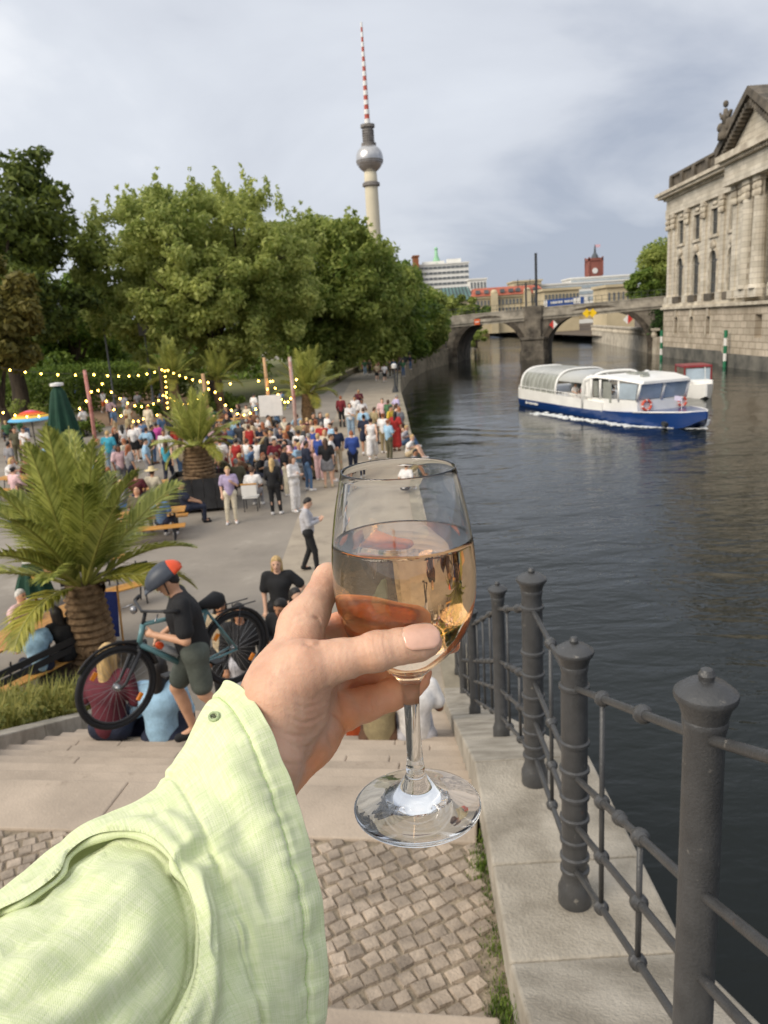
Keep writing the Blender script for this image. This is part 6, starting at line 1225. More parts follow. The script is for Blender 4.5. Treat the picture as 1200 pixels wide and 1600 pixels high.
# ============================================================ parasols
m_par = mat('dark green canvas', s(26,66,48), .85, .15, 3, .3, 30)
def closed_parasol(label, p, h, r):
    e = empty('closed_parasol', p, label, 'parasol'); mb = MB(); n_ = 32; vs = []; zs = [(.30,h*.42),(.42,h*.55),(.62,h*.7),(.82,h*.84),(.55,h*.95),(.2,h)]
    zs = [(1.,h*.30),(.93,h*.45),(.78,h*.62),(.58,h*.80),(.42,h*.93),(.20,h*.985),(.16,h)]
    for k_, z in zs:
        for j in range(n_): a = 2*math.pi*j/n_; rr_ = r*k_*(1+.16*(1 if j % 4 in (0,1) else -1)*min(1,k_*1.2)); vs.append((rr_*math.cos(a), rr_*math.sin(a), z+(.05*math.sin(a*4) if k_ == 1. else 0)))
    fs = [(i*n_+j, i*n_+(j+1) % n_, (i+1)*n_+(j+1) % n_, (i+1)*n_+j) for i in range(len(zs)-1) for j in range(n_)]+[tuple(range(n_))[::-1], tuple((len(zs)-1)*n_+j for j in range(n_))]
    mb.add(vs, fs); mb.build('canopy', m_par, e, True, angle=60); MB().tube([(0,0,0),(0,0,h)], .035, 8).build('pole', m_tbl, e); MB().lathe([(.04,h-.02),(r*.42,h-.03),(r*.42,h+.07),(.05,h+.1)], 12).build('cap', m_wht, e, True, angle=40); MB().lathe([(.3,0),(.3,.1),(.08,.14)], 14).build('base', m_leg, e); return e
pp = at(112,748,0); yD = pp.y; hh = aty(98,601,yD).z; closed_parasol('tall closed dark green parasol with white cap rising from the bar tables', (pp.x,pp.y,0), hh, .62)
pp = at(18,985,0); closed_parasol('closed dark green parasol at the left edge behind the white haired guest', (pp.x,pp.y+1.2,0), aty(12,878,pp.y+1.2).z, .34)
pc = at(57,702,0); zc_ = aty(57,640,pc.y).z; e = empty('rainbow_parasol', (pc.x,pc.y,0), 'open parasol striped in rainbow rings left of the dark closed one', 'parasol'); R_ = (aty(90,650,pc.y).x-aty(21,650,pc.y).x)/2
rings = [((226,96,130),0,.28),((232,84,52),.28,.5),((238,140,48),.5,.68),((240,196,72),.68,.84),((104,176,216),.84,1.)]; hgt = R_*.42
for c_, a_, b_ in rings: MB().lathe([(max(.01,R_*a_),zc_-hgt*a_**1.6),(R_*(a_+b_)/2,zc_-hgt*((a_+b_)/2)**1.6),(R_*b_,zc_-hgt*b_**1.6),(R_*b_,zc_-hgt*b_**1.6-.03)], 24, cap=False).build('canopy_ring', mat(f'canvas {c_}', s(*c_), .8, .05), e, True)
MB().tube([(0,0,0),(0,0,zc_)], .03, 6).build('pole', m_leg, e)
# ============================================================ poles and string lights
m_wood = mat('bare wood pole', s(198,158,116), .8, .2, 6, .3, 30, stretch=(1,1,.15)); m_wp = mat('chipped white and red paint', s(206,196,184), .8, .25, 3, .2, 20, col2=s(170,92,80))
def wpole(u, vb, vt, label, m, r=.09, yo=0):
    p = at(u, vb, 0); h = aty(u, vt, p.y).z; e = empty('wooden_pole', (p.x,p.y,0), label, 'pole'); MB().tube([(0,0,0),(.03,0,h*.5),(0,0,h)], [r,r,r*.9], 10).build('shaft', m, e, True); return Vector((p.x,p.y,h))
t1 = wpole(152,712,577,'pink and white wooden pole left, holding the string lights',mat('pink painted wood',s(206,150,140),.8,.25,3,.2,20,col2=s(160,96,84)))
t2 = wpole(260,662,572,'brown wooden pole wrapped with fairy lights before a palm',m_bark)
t3 = wpole(330,700,583,'bare yellowish wooden pole in the middle of the light strings',m_wood)
t4 = wpole(424,680,558,'tall wooden pole left of the notice board',m_wood)
t5 = wpole(464,690,557,'tall whitish painted post right of the notice board',m_wp)
m_bulb = emis('lit bulb', s(255,200,84), 18.); m_cab = mat('black cable', s(30,30,30), .7, .05); bulbme = MB().ball((0,0,-.07), (.037,.037,.046), 8, 6).build('b', m_bulb, None, True).data; bpy.data.objects.remove(bpy.data.objects['b'])
def string(label, pts, n_, sag=0., grp='strings of warm bulbs over the beach bar'):
    """pts: (u, v, y) of the ends"""
    A_ = [aty(*p) if not isinstance(p, Vector) else p for p in pts]; e = empty('string_lights', A_[0], label, 'string lights', grp); path = []
    for a_, b_ in zip(A_[:-1], A_[1:]):
        for k in range(16): t = k/15; q = a_.lerp(b_, t); q.z -= sag*4*t*(1-t); path.append(q-A_[0])
    MB().tube(path, .012, 5).build('cable', m_cab, e); L = np.concatenate([[0], np.cumsum([(b_-a_).length for a_, b_ in zip(path[:-1], path[1:])])])
    for k in range(n_):
        d = L[-1]*(k+.5)/n_; i = min(int(np.searchsorted(L, d)), len(path)-1); q = path[i-1].lerp(path[i], (d-L[i-1])/max(1e-6, L[i]-L[i-1])) if i else path[0]
        o = bpy.data.objects.new('bulb', bulbme); C.objects.link(o); o.parent = e; o.location = q
string('light string running along the top left in front of the hedge', [(-40,565,46),(152,583,t1.y),(258,574,t2.y)], 15, .25)
string('light string sagging over the rainbow parasol', [(-40,624,38),(95,640,38),(146,602,t1.y)], 12, .5)
string('light string from the pink pole to the lit pole', [(152,590,t1.y),(258,612,t2.y)], 10, 1.1)
string('second light string low behind the pink pole', [(146,598,t1.y),(225,652,48),(262,600,t2.y)], 10, .8)
string('light string from the lit pole to the yellowish pole', [(262,618,t2.y),(330,600,t3.y)], 9, .7)
string('light string rising from the lit pole past the palm', [(258,575,t2.y),(330,596,t3.y),(424,588,t4.y)], 9, .15)
string('deep sagging light string from the yellowish to the tall pole', [(332,605,t3.y),(424,588,t4.y)], 12, 1.6)
string('short garland between the tall pole and whitish post', [(424,588,t4.y),(464,585,t5.y)], 10, 1.3)
string('bulbs hanging down the wrapped pole', [(257,574,t2.y-.15),(262,640,t2.y-.15)], 8, 0)
# ============================================================ lamp posts
for u, vb, vt, D, lab, kind in ((169,605,515,62,'plain grey lamp post behind the hedge',0),(231,600,503,64,'grey street lamp with square lantern behind the hedge',1)):
    p = tb_(u, D); h = aty(u, vt, D).z; e = empty('street_lamp', p, lab, 'street lamp'); MB().lathe([(.14,0),(.13,.8),(.08,.9),(.07,h-.1)], 10).build('post', mat('galvanised grey', s(120,122,122), .5, .1, 4), e, True, angle=40)
    if kind: MB().box((0,0,h-.55), (.75,.75,1.0)).build('lantern', mat('lantern grey', s(112,112,110), .5, .1, 4), e, bevel=.05); MB().lathe([(.55,h-.05),(.1,h+.35)], 10).build('hood', m_dark, e)
    else: MB().lathe([(.09,h-.1),(.10,h),(.02,h+.1)], 10).build('cap', m_dark, e)
p = at(618,613,0); h = aty(618,572,p.y).z; e = empty('street_lamp', p, 'dark iron quay lamp post beside the quay railing', 'street lamp'); MB().lathe([(.28,0),(.24,.2),(.12,.5),(.09,.7),(.07,h*.9)], 10).build('post', m_dark, e, True, angle=40); MB().lathe([(.05,h*.9),(.2,h*.93),(.22,h*1.05),(.1,h*1.1)], 10).build('lantern', m_wht, e, True, angle=40)
# quay railing beyond
qr = empty('quay_railing', (1.9,64,.4), 'dark iron railing on the curved quay wall towards the bridge', 'railing'); pts = []
for i in range(5,10):
    (x0,y0),(x1,y1) = QE[i], QE[i+1] if i+1 < len(QE) else QE[i]
    for k in range(8): t = k/8; pts.append(Vector((x0+(x1-x0)*t-.2, y0+(y1-y0)*t, 0)))
for j in range(2): MB().tube([q+Vector((0,0,max(.0,min(.85,(q.y-64)*.02))+.6+.45*j)) for q in pts], .03, 5).build('rail', m_dark, qr, world=qr.location)
pb_ = MB(); [pb_.tube([q, q+Vector((0,0,max(.0,min(.85,(q.y-64)*.02))+1.08))], .035, 5) for q in pts]
for q, q2 in zip(pts[:-1], pts[1:]):
    for k in range(5): a_ = q.lerp(q2, (k+.5)/5); pb_.tube([a_+Vector((0,0,.5)), a_+Vector((0,0,max(.0,min(.85,(a_.y-64)*.02))+1.05))], .012, 4)
pb_.build('upright_row', m_dark, qr, world=qr.location)
# ============================================================ passengers on the boats
for k,(x, y, t_, h_) in enumerate(((LS*.56,-1.3,'white','dark'),(LS*.60,1.2,'black','brown'),(LS*.64,-1.2,'red','blond'),(LS*.68,.4,'lightblue','grey'),(LS*.72,-1.4,'palepink','brown'))):
    q = Mb @ Vector((x,y,.95)); person_at(q, math.degrees(boat.rotation_euler.z)+90, 'sit', f'passenger, {h_} hair, {t_.replace("palepink","pale pink").replace("lightblue","light blue")} top, seated in the open middle of the tour boat', t_, 'navy', h_, group='passengers on the tour boat')
q = Mb @ Vector((LS-.2,-.5,.9)); person_at(q, math.degrees(boat.rotation_euler.z)+90, 'stand', 'skipper person in white shirt standing at the wheel of the tour boat', 'white', 'navy', 'grey', sc_=.95, group='passengers on the tour boat')
q = Q+Vector((-.2,.3,.35)); person_at(q, 20, 'sit', 'person in blue jacket seated under the red canopy of the small boat', 'blue', 'navy', 'ginger', group='people on the small boat'); person_at(Q+Vector((.5,1.6,.7)), 200, 'sit', 'person in white shirt with red hair on the stern of the small boat', 'white', 'navy', 'ginger', group='people on the small boat')
# ============================================================ cyclist carrying a bicycle up the steps
fw, rw = aty(183,1074,5.7), aty(366,1012,6.5); fwd = (fw-rw).normalized(); cy_p = aty(287,1165,6.02); cz_ = stepz(cy_p.x, 6.02)
heading = math.degrees(math.atan2(fwd.x, -fwd.y))
cyc = person_at(Vector((cy_p.x+.15, 6.08, aty(287,1162,6.08).z)), -72, 'carry', 'cyclist person in black t-shirt and grey shorts carrying a bicycle up the steps', 'black', 'olive', 'dark', 'short', 'shorts', 'short', 'black', 0, .965, W, True)
CYC = cyc
cyc.children[1].material_slots[0].material if len(cyc.children) > 1 else None
for c_ in cyc.children:
    if c_.name.startswith('shorts'): c_.material_slots[0].material = mat('grey green shorts', s(86,92,84), .85, .12, 14, .3, 60)
J = pose('carry'); f = J['face']/np.linalg.norm(J['face']); up = J['hd']-J['nk']; up /= np.linalg.norm(up); sd_v = np.cross(f, up); sd_v /= np.linalg.norm(sd_v); up2 = np.cross(sd_v, f)
Mh = Matrix(((sd_v[0],f[0],up2[0],J['hd'][0]),(sd_v[1],f[1],up2[1],J['hd'][1]),(sd_v[2],f[2],up2[2],J['hd'][2]),(0,0,0,1)))
hel = empty('bicycle_helmet', (0,0,0), 'dark grey bicycle helmet with orange rear shell on the cyclist', 'helmet'); hel.matrix_world = Matrix.Translation(cyc.location) @ Matrix.Rotation(cyc.rotation_euler.z,4,'Z') @ Matrix.Scale(.965,4) @ Mh
def helm(y0, y1, name, m):
    mb = MB(); vs = []; n_, k_ = 22, 10; fs = []
    for i in range(n_+1):
        y = y0+(y1-y0)*i/n_
        for j in range(k_+1):
            a = math.pi*j/k_; rr_ = math.sqrt(max(.02, 1-(y/.168)**2)); groove = 1-.07*(math.sin(a*5+.6) > .72)*(abs(y) < .13); vs.append((.108*rr_*math.cos(a)*groove, y, .02+.125*rr_*math.sin(a)*groove))
    for i in range(n_):
        for j in range(k_): q_ = i*(k_+1)+j; fs.append((q_,q_+1,q_+k_+2,q_+k_+1))
    mb.add(vs, fs); o = mb.build(name, m, hel, True); sm = o.modifiers.new('t','SOLIDIFY'); sm.thickness = .018; return o
helm(-.085,.16,'shell',mat('helmet grey', s(64,70,80), .45, .12, 8)); helm(-.16,-.085,'rear_shell',mat('helmet orange', s(230,84,40), .45, .08, 8))
MB().prism([(-.085,.12,.035),(.085,.12,.035),(.06,.21,.02),(-.06,.21,.02)], (0,.0,.012)).build('peak', MATS['helmet grey'], hel)
for sx in (-1,1): MB().tube([(sx*.085,.02,.03),(sx*.07,.05,-.07),(0,.07,-.125)], .006, 5).build('strap', m_leg, hel)
bike = empty('bicycle', (fw+rw)/2, 'teal trekking bicycle with black tyres and mudguards carried by the cyclist', 'bicycle')
bX = fwd; bZ0 = Vector((0,0,1)); bY = bZ0.cross(bX).normalized(); bZ = bX.cross(bY).normalized(); tilt = math.radians(10)
Mbk = Matrix(((bX.x,bY.x,bZ.x,bike.location.x),(bX.y,bY.y,bZ.y,bike.location.y),(bX.z,bY.z,bZ.z,bike.location.z),(0,0,0,1))); bike.matrix_world = Mbk
WB = (fw-rw).length; hb_ = WB/2; RW = .345
m_teal = mat('teal frame paint', s(96,138,142), .35, .08, 4, coat=.3); m_tyre = mat('tyre rubber', s(28,28,30), .8, .15, 20); m_chr = mat('brushed steel', s(150,150,152), .3, .1, 6, metal=.8); m_amb = mat('amber reflector', s(240,140,30), .3, .05)
def wheel(name, x):
    o = empty(name, (x,0,0)); o.parent = bike; c_ = lambda r, n_=48: [(r*math.cos(2*math.pi*k/n_),0,r*math.sin(2*math.pi*k/n_)) for k in range(n_)]
    MB().tube(c_(RW-.022), .024, 8, closed=True).build('tyre', m_tyre, o, True); MB().tube(c_(RW-.052,40), .012, 6, closed=True).build('rim', m_leg, o, True); sp_ = MB()
    for k in range(28): a = 2*math.pi*k/28; sp_.tube([(.022*math.cos(a+.5),.02*(-1)**k,.022*math.sin(a+.5)),((RW-.06)*math.cos(a),0,(RW-.06)*math.sin(a))], .0016, 4)
    sp_.build('spokes', m_chr, o); MB().tube([(0,-.05,0),(0,-.03,0),(0,.03,0),(0,.05,0)], [.012,.028,.028,.012], 10).build('hub', m_chr, o, True)
    for a in (.7,3.8): MB().box(((RW-.11)*math.cos(a),0,(RW-.11)*math.sin(a)), (.035,.022,.07), 0, 0, Matrix.Rotation(-a,4,'Y')).build('reflector', m_amb, o, bevel=.005)
    return o
# note: thing > part > sub-part
wheel('wheel', hb_); wheel('wheel', -hb_)
BBp, STt, HTt, HTb = (-hb_+.44,0,-.06), (-hb_+.26,0,.42), (hb_-.27,0,.46), (hb_-.22,0,.30)
fr = MB(); fr.tube([BBp,STt], .018, 8).tube([BBp,HTb], .026, 8).tube([STt,HTt], .019, 8).tube([HTb,HTt], .024, 8)
for y in (-.05,.05): fr.tube([BBp,(-hb_,y,0)], .011, 6).tube([STt,(-hb_,y,0)], .010, 6)
fr.build('frame', m_teal, bike, True)
fk = MB(); fk.tube([HTb,(hb_-.20,0,.24)], .022, 8)
for y in (-.055,.055): fk.tube([(hb_-.20,y,.26),(hb_-.05,y,.03),(hb_,y,0)], [.018,.014,.012], 8)
fk.tube([(hb_-.2,-.055,.26),(hb_-.2,.055,.26)], .02, 6); fk.build('fork', m_leg, bike, True)
hbm = MB(); hbm.tube([HTt,(hb_-.30,0,.56)], .016, 8).tube([(hb_-.42,-.31,.60),(hb_-.32,-.2,.60),(hb_-.27,0,.57),(hb_-.32,.2,.60),(hb_-.42,.31,.60)], .013, 8); hbm.build('handlebar', m_leg, bike, True)
for y in (-1,1): MB().tube([(hb_-.34,y*.23,.60),(hb_-.42,y*.31,.60)], .018, 8).build('grip', m_tyre, bike, True); MB().tube([(hb_-.30,y*.2,.58),(hb_-.24,y*.26,.55)], .006, 5).build('brake_lever', m_chr, bike, True)
MB().ball((hb_-.20,0,.60), (.03,.035,.035), 8, 6).build('headlamp', m_chr, bike, True)
MB().tube([STt,(-hb_+.235,0,.46)], .014, 8).build('seat_post', m_chr, bike, True)
sdl = MB(); sdl.tube([(-hb_+.10,0,.48),(-hb_+.16,0,.49),(-hb_+.26,0,.485),(-hb_+.37,0,.475)], [.06,.085,.05,.022], 10, flat=1.); o = sdl.build('saddle', m_tyre, bike, True)
for x, a0, a1 in ((hb_,35,165),(-hb_,20,190)): MB().tube([(x+(RW+.02)*math.cos(math.radians(a)),0,(RW+.02)*math.sin(math.radians(a))) for a in np.linspace(a0,a1,16)], .026, 6, flat=.35).build('mudguard', m_leg, bike, True)
cr = MB(); cr.tube([(BBp[0],-.03,BBp[2]),(BBp[0],-.04,BBp[2])], .09, 20); cr.tube([(BBp[0],-.06,BBp[2]),(BBp[0]+.17,-.07,BBp[2]-.04)], .011, 6).tube([(BBp[0],.06,BBp[2]),(BBp[0]-.17,.07,BBp[2]+.04)], .011, 6); cr.build('crank', m_leg, bike, True)
for sx, y in ((.17,-.12),(-.17,.12)): MB().box((BBp[0]+sx,y,BBp[2]-.04*(1 if sx > 0 else -1)), (.09,.1,.02)).build('pedal', m_leg, bike)
rk_ = MB(); [rk_.tube([(-hb_-.22,y,.40),(-hb_+.24,y,.40)], .006, 5).tube([(-hb_,y,0),(-hb_-.05,y,.40)], .006, 5) for y in (-.06,.06)]; rk_.build('luggage_rack', m_leg, bike, True)
bo = empty('water_bottle', (0,0,0), 'clear water bottle with orange lid in the bicycle frame cage', 'bottle'); pm0 = Vector(BBp).lerp(Vector(HTb), .52)+Vector((-.035,0,.05)); dd = (Vector(HTb)-Vector(BBp)).normalized(); bo.matrix_world = Mbk @ Matrix.Translation(pm0) @ dd.to_track_quat('Z','Y').to_matrix().to_4x4()
MB().lathe([(.03,-.1),(.036,-.09),(.036,.06),(.026,.08)], 12).build('body', mat('milky plastic', s(190,194,196), .3, .1, 8), bo, True, angle=40); MB().lathe([(.03,.08),(.032,.10),(.028,.125),(.012,.14)], 12).build('lid', mat('orange plastic', s(236,92,40), .4, .05), bo, True, angle=40)
q = at(440, 622, .8); person_at(Vector((q.x, q.y-.1, .02)), 150, 'sit', 'person in blue denim shirt and jeans perched on the low lawn wall', 'denim', 'denim', 'dark', 'long', 'trousers', 'short', 'white', 1)
# ============================================================ wine glass (upright), wine, hand, sleeve
GY = .42
g0 = aty(628, 838, GY); GXc = g0.x
def axis_at(dz): return Vector((GXc, GY, CZ-dz))
# keep the axis vertical: x from the middle of the bowl
prof = [(.0322,.0778),(.0362,.095),(.0396,.114),(.0412,.133),(.0404,.153),(.0368,.168),(.0315,.178),(.0245,.1865),(.0165,.194),(.0098,.2005),(.0062,.207),(.0050,.216),(.0046,.23),(.0047,.248),(.0052,.258),(.0058,.2635),(.0056,.266),(.0066,.269),(.0085,.2722),(.0098,.2745),(.0112,.2765),(.0150,.2795),(.0185,.2815),(.0205,.2828),(.027,.2850),(.034,.2872),(.0388,.2884),(.0394,.2892)]
P_ = spl(prof[:10], 40).tolist()+spl(prof[9:], 70).tolist()[1:]
outer = [(max(r,.0005),-d) for r, d in P_]
TW = .0011
inn = [(r-TW*(1 if d < .165 else 1+.8*(d-.165)/.03), d) for r, d in spl(prof[:10], 40) if d < .1945]
inn = [(max(r,.0),d) for r, d in inn]+[(.0085,.1962),(.004,.1972),(.0005,.1974)]
foot = [(.0392,-.2903),(.038,-.2907),(.030,-.2902),(.018,-.2893),(.0005,-.2888)]
loop = [(.0006,-.1974)]+[(r,-d) for r, d in reversed(inn[:-1])]+[(.0314,-.0772),(.0318,-.0768),(.0322,-.0770)]+outer+foot
glass = empty('wine_glass', axis_at(.29), 'stemmed wine glass of clear glass held up in a hand, half full of wine', 'wine glass')
def gl(name, lp, m, par, mi=96):
    mb = MB(); mb.lathe([(r, z) for r, z in lp], mi, (GXc,GY,CZ), cap=True); o = mb.build(name, m, par, True, world=par.location)
    b = bmesh.new(); b.from_mesh(o.data); bmesh.ops.recalc_face_normals(b, faces=b.faces); b.to_mesh(o.data); b.free(); return o
m_glass = glassmat('clear glass', (.985,.99,.985), 0., 1.5)
gl('bowl_and_stem', loop, m_glass, glass)
WS = .1172                                        # wine surface
def rin(d):
    for (r0,d0),(r1,d1) in zip(inn[:-1], inn[1:]):
        if d0 <= d <= d1: return r0+(r1-r0)*(d-d0)/(d1-d0)
    return 0
wl = [(max(.0006, r+(.0003 if d < .195 else -.0002)),-d) for r, d in reversed(inn) if d > WS]
rr = rin(WS)
wl += [(rr+.0003,-WS+.0002),(rr-.0002,-WS+.0003),(rr-.0008,-WS-.00025),(rr-.002,-WS-.0005),(.02,-WS-.0006),(.0006,-WS-.0006)]
m_wine = glassmat('pale gold wine', (1,1,1), 0., 1.34)
nt = m_wine.node_tree; va = nt.nodes.new('ShaderNodeVolumeAbsorption'); va.inputs['Color'].default_value = (.98,.68,.26,1); va.inputs['Density'].default_value = 15
nt.links.new(va.outputs[0], nt.nodes['Material Output'].inputs['Volume'])
wine = empty('wine', axis_at(.19), 'pale golden wine filling the lower part of the held wine glass', 'wine')
gl('liquid', wl, m_wine, wine)
# ---------------------------------------------------------------- hand
def hp(u, v, t): return np.array(atd(u, v, t), np.float32)
def chain(P, pts, k):
    f = None
    for (u,v,t,r),(u2,v2,t2,r2) in zip(pts[:-1], pts[1:]):
        d = cap(P, hp(u,v,t), hp(u2,v2,t2), r*t/FPX, r2*t2/FPX); f = d if f is None else smin(f, d, k)
    return f
H = .0009
HC = dict(
 thumb=[(440,1085,.398,55),(475,1047,.402,45),(530,1032,.4035,30.5),(588,1018,.4045,27.3),(628,1009,.406,25.2),(655,1006,.4085,23.5),(672,1003,.411,19)],
 index=[(469,1000,.430,34),(485,958,.442,28.5),(514,905,.468,23.5),(528,908,.480,22.5),(560,921,.486,21),(602,933,.489,20),(634,939,.488,17)],
 middle=[(485,1030,.447,36),(500,1005,.468,30),(532,982,.489,24),(570,1002,.486,22),(625,1018,.480,20.5),(668,1015,.474,18.5),(697,1007,.468,16)],
 ring=[(492,1068,.452,34),(520,1058,.470,28),(552,1056,.485,22),(612,1062,.480,20),(660,1052,.473,15)],
 pinky=[(498,1128,.450,36),(532,1112,.456,31),(572,1100,.4635,25.5),(612,1086,.467,22.5),(640,1073,.4675,19),(657,1064,.467,15)])
allp = np.array([hp(u,v,t) for c in HC.values() for u,v,t,r in c]+[hp(300,1330,.36), hp(395,1065,.42), hp(480,1240,.42)])
lo = allp.min(0)-.03; hi = allp.max(0)+.025
G = grid(lo, hi, H)
palm = chain(G, [(330,1290,.372,70),(405,1185,.392,62),(424,1128,.402,54)], .01)
palm = smin(palm, chain(G, [(415,1225,.41,50),(450,1170,.423,46),(482,1148,.436,42),(505,1128,.446,36)], .012), .012)
palm = smin(palm, chain(G, [(420,1110,.405,42),(440,1062,.415,42),(467,1003,.430,36)], .012), .014)
palm = smin(palm, chain(G, [(445,1085,.418,50),(485,1060,.44,44)], .01), .014)
f = smin(palm, chain(G, HC['thumb'], .006), .010)
f = smin(f, chain(G, HC['index'], .005), .0045)
for nm in ('middle','ring','pinky'): f = smin(f, chain(G, HC[nm], .0045), .0016 if nm != 'pinky' else .003)
# pads and knuckles
def blob(f, u, v, t, r, k=.006):
    c = hp(u,v,t); return smin(f, np.linalg.norm(G-c, axis=-1)-r*t/FPX, k)
f = blob(f, 591, 1017, .4035, 28, .004); f = blob(f, 463, 974, .437, 28, .008); f = blob(f, 470, 1110, .408, 40, .014)
V, Fq = nets(f, lo, H)
# a little relaxing, then creases and tendons as relief
V = relax(V, Fq, 4)
def vnorm(V, F):
    n = np.cross(V[F[:, 2]]-V[F[:, 0]], V[F[:, 3]]-V[F[:, 1]]); N = np.zeros_like(V)
    for k in range(4):
        for c in range(3): N[:, c] += np.bincount(F[:, k], n[:, c], len(V))
    return N/np.maximum(np.linalg.norm(N, axis=1, keepdims=True), 1e-12)
N = vnorm(V, Fq); uu, vv, ww = pixn(V); face = (N@(-CF)) > -.1
disp = np.zeros(len(V))
def groove(poly, wpx, amp, tr=(0,1)):
    global disp
    d, t, _ = pdist(uu, vv, poly); k = np.exp(-(d/wpx)**2)*np.clip(np.minimum(t, 1-t)*5, .0, 1); disp += np.where(face & (ww < tmax), k*amp*1.5, 0)
tmax = .43
for x, a in ((574,.28),(583,.3),(590,.5),(597,.4),(605,.28)): groove([(x-4,986),(x-6,1003),(x-2,1018),(x+3,1034)], 2.6, -.00032*a*2)
for k, (y0, a) in enumerate(((1090,.5),(1103,.8),(1112,.4),(1127,1.),(1139,.4),(1148,.7),(1166,1.),(1175,.4),(1193,.9),(1201,.4))):
    groove([(452-k*2+9*math.sin(k*2.1),y0-7+3*math.sin(k*1.7)),(480-k*2,y0+4),(505-k*3,y0-1+3*math.cos(k*2.9)),(528-k*4+6*math.sin(k),y0-18)], 3.2, -.00042*a)
for k in range(5): groove([(488+9*k,1094-3*k),(505+9*k,1078-3*k),(522+8*k,1073-3*k)], 2.6, -.00035)
groove([(404,1078),(432,1050),(470,1020),(505,1003)], 9, .00028); groove([(420,1000),(436,1030),(440,1070)], 9, .0003); groove([(396,1094),(426,1066),(462,1040)], 8, -.00018)
groove([(488,962),(500,967),(507,975),(505,990)], 3, -.0009); groove([(470,1002),(490,1010),(505,1003)], 4, -.0006)
groove([(452,975),(462,962),(478,958)], 3, -.0003); groove([(448,985),(462,972),(482,968)], 3, -.0003)
tmax = .6
for dx in (0, 8, 15): groove([(578+dx,1078),(574+dx,1098),(580+dx,1117)], 2.6, -.0005)
groove([(546,1150),(533,1120),(512,1108)], 4, -.0006); groove([(520,1170),(512,1140)], 4, -.0005); groove([(478,1205),(496,1172),(506,1140)], 5, -.0007); groove([(488,1200),(508,1170)], 4, -.0005)
rngp = np.sin(V@np.array((900,430,700))+2*np.sin(V@np.array((310,-620,240))))*np.sin(V@np.array((-520,810,380)))
V = V+N*(disp+rngp*.00011)[:, None]
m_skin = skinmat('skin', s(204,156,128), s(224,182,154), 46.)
# palm and finger pads are naturally redder; index orange is painted light through wine
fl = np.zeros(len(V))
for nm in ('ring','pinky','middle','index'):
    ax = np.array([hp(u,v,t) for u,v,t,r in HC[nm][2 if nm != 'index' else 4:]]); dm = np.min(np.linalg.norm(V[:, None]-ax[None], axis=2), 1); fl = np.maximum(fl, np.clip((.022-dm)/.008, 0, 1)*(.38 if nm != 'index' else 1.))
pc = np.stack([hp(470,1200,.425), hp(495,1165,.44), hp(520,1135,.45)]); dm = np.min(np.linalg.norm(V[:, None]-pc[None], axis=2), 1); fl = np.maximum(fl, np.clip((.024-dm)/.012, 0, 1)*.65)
wrist0 = Vector(hp(405,1185,.392))
person = npmesh('person', V-np.array(wrist0), Fq, m_skin, loc=wrist0)
at_ = person.data.attributes.new('flush_winelight', 'FLOAT', 'POINT'); at_.data.foreach_set('value', fl.astype(np.float32))
tag(person, 'outstretched arm and hand in a loose lime green linen sleeve holding up the glass', 'person')
# nails: curved plates lying on the fingertips
def nail(c, tip, side, up, L, W, crv=.35):
    mb = MB(); nx, ny = 12, 14; vs = []; t = (tip).normalized(); sd = side.normalized(); u = up.normalized()
    for lay in (0, -.0005):
        for i in range(ny+1):
            a = i/ny; wd = W*(.86+.2*math.sin(a*math.pi*.8))*(1 if a < .72 else math.sqrt(max(0.02, 1-((a-.72)/.285)**2)))*(1 if a > .12 else .75+.25*a/.12)
            for j in range(nx+1):
                b = (j/nx-.5)*2; h = -crv*wd*b*b*.9-.0012*(a-.45)**2*4+lay
                vs.append(c+t*(L*(a-.5))+sd*(b*wd)+u*h)
    q = (nx+1)*(ny+1); fs = []
    for i in range(ny):
        for j in range(nx):
            k = i*(nx+1)+j; fs.append((k,k+1,k+nx+2,k+nx+1)); fs.append((q+k,q+k+nx+1,q+k+nx+2,q+k+1))
    for j in range(nx): fs.append((j,q+j,q+j+1,j+1)); k = ny*(nx+1)+j; fs.append((k,k+1,q+k+1,q+k))
    for i in range(ny): k = i*(nx+1); fs.append((k,k+nx+1,q+k+nx+1,q+k)); k += nx; fs.append((k,q+k,q+k+nx+1,k+nx+1))
    mb.add(vs, fs); return mb.build('nail', m_nail, person, True, world=wrist0)
m_nail = mat('glossy peach nail', s(232,178,152), .16, .05, 120, coat=.8, sss=.1)
a, b = Vector(hp(634,1006,.398)), Vector(hp(684,997,.4035))
dirn = (b-a); c = (a+b)*.5
sidev = Vector(CU)*1.+Vector(CR)*.15; sidev = (sidev-dirn.normalized()*sidev.dot(dirn.normalized())).normalized()
upv = (Vector(-CF)*.80+sidev*.60).normalized(); sidev = dirn.cross(upv).normalized()
# seat the nail on the thumb surface
def seat(c, up):
    d = (V-np.array(c)); up_ = np.array(up); lat = np.linalg.norm(d-np.outer(d@up_, up_), axis=1); k = lat < .0025; return c+up*float((d@up_)[k].max())
c = seat(Vector(hp(659,1004,.4085)), upv); nail(c+upv*.0006, dirn, sidev, upv, .0205, .0074)
a, b = Vector(hp(676,1014,.470)), Vector(hp(716,1000,.462)); dirn = b-a; upv = (Vector(CR)*.35-Vector(CU)*.15+Vector(CF)*.9); upv = (upv-dirn.normalized()*upv.dot(dirn.normalized())).normalized()
c = seat(Vector(hp(698,1008,.468)), upv); nail(c+upv*.0004, dirn, dirn.cross(upv), upv, .014, .0052)
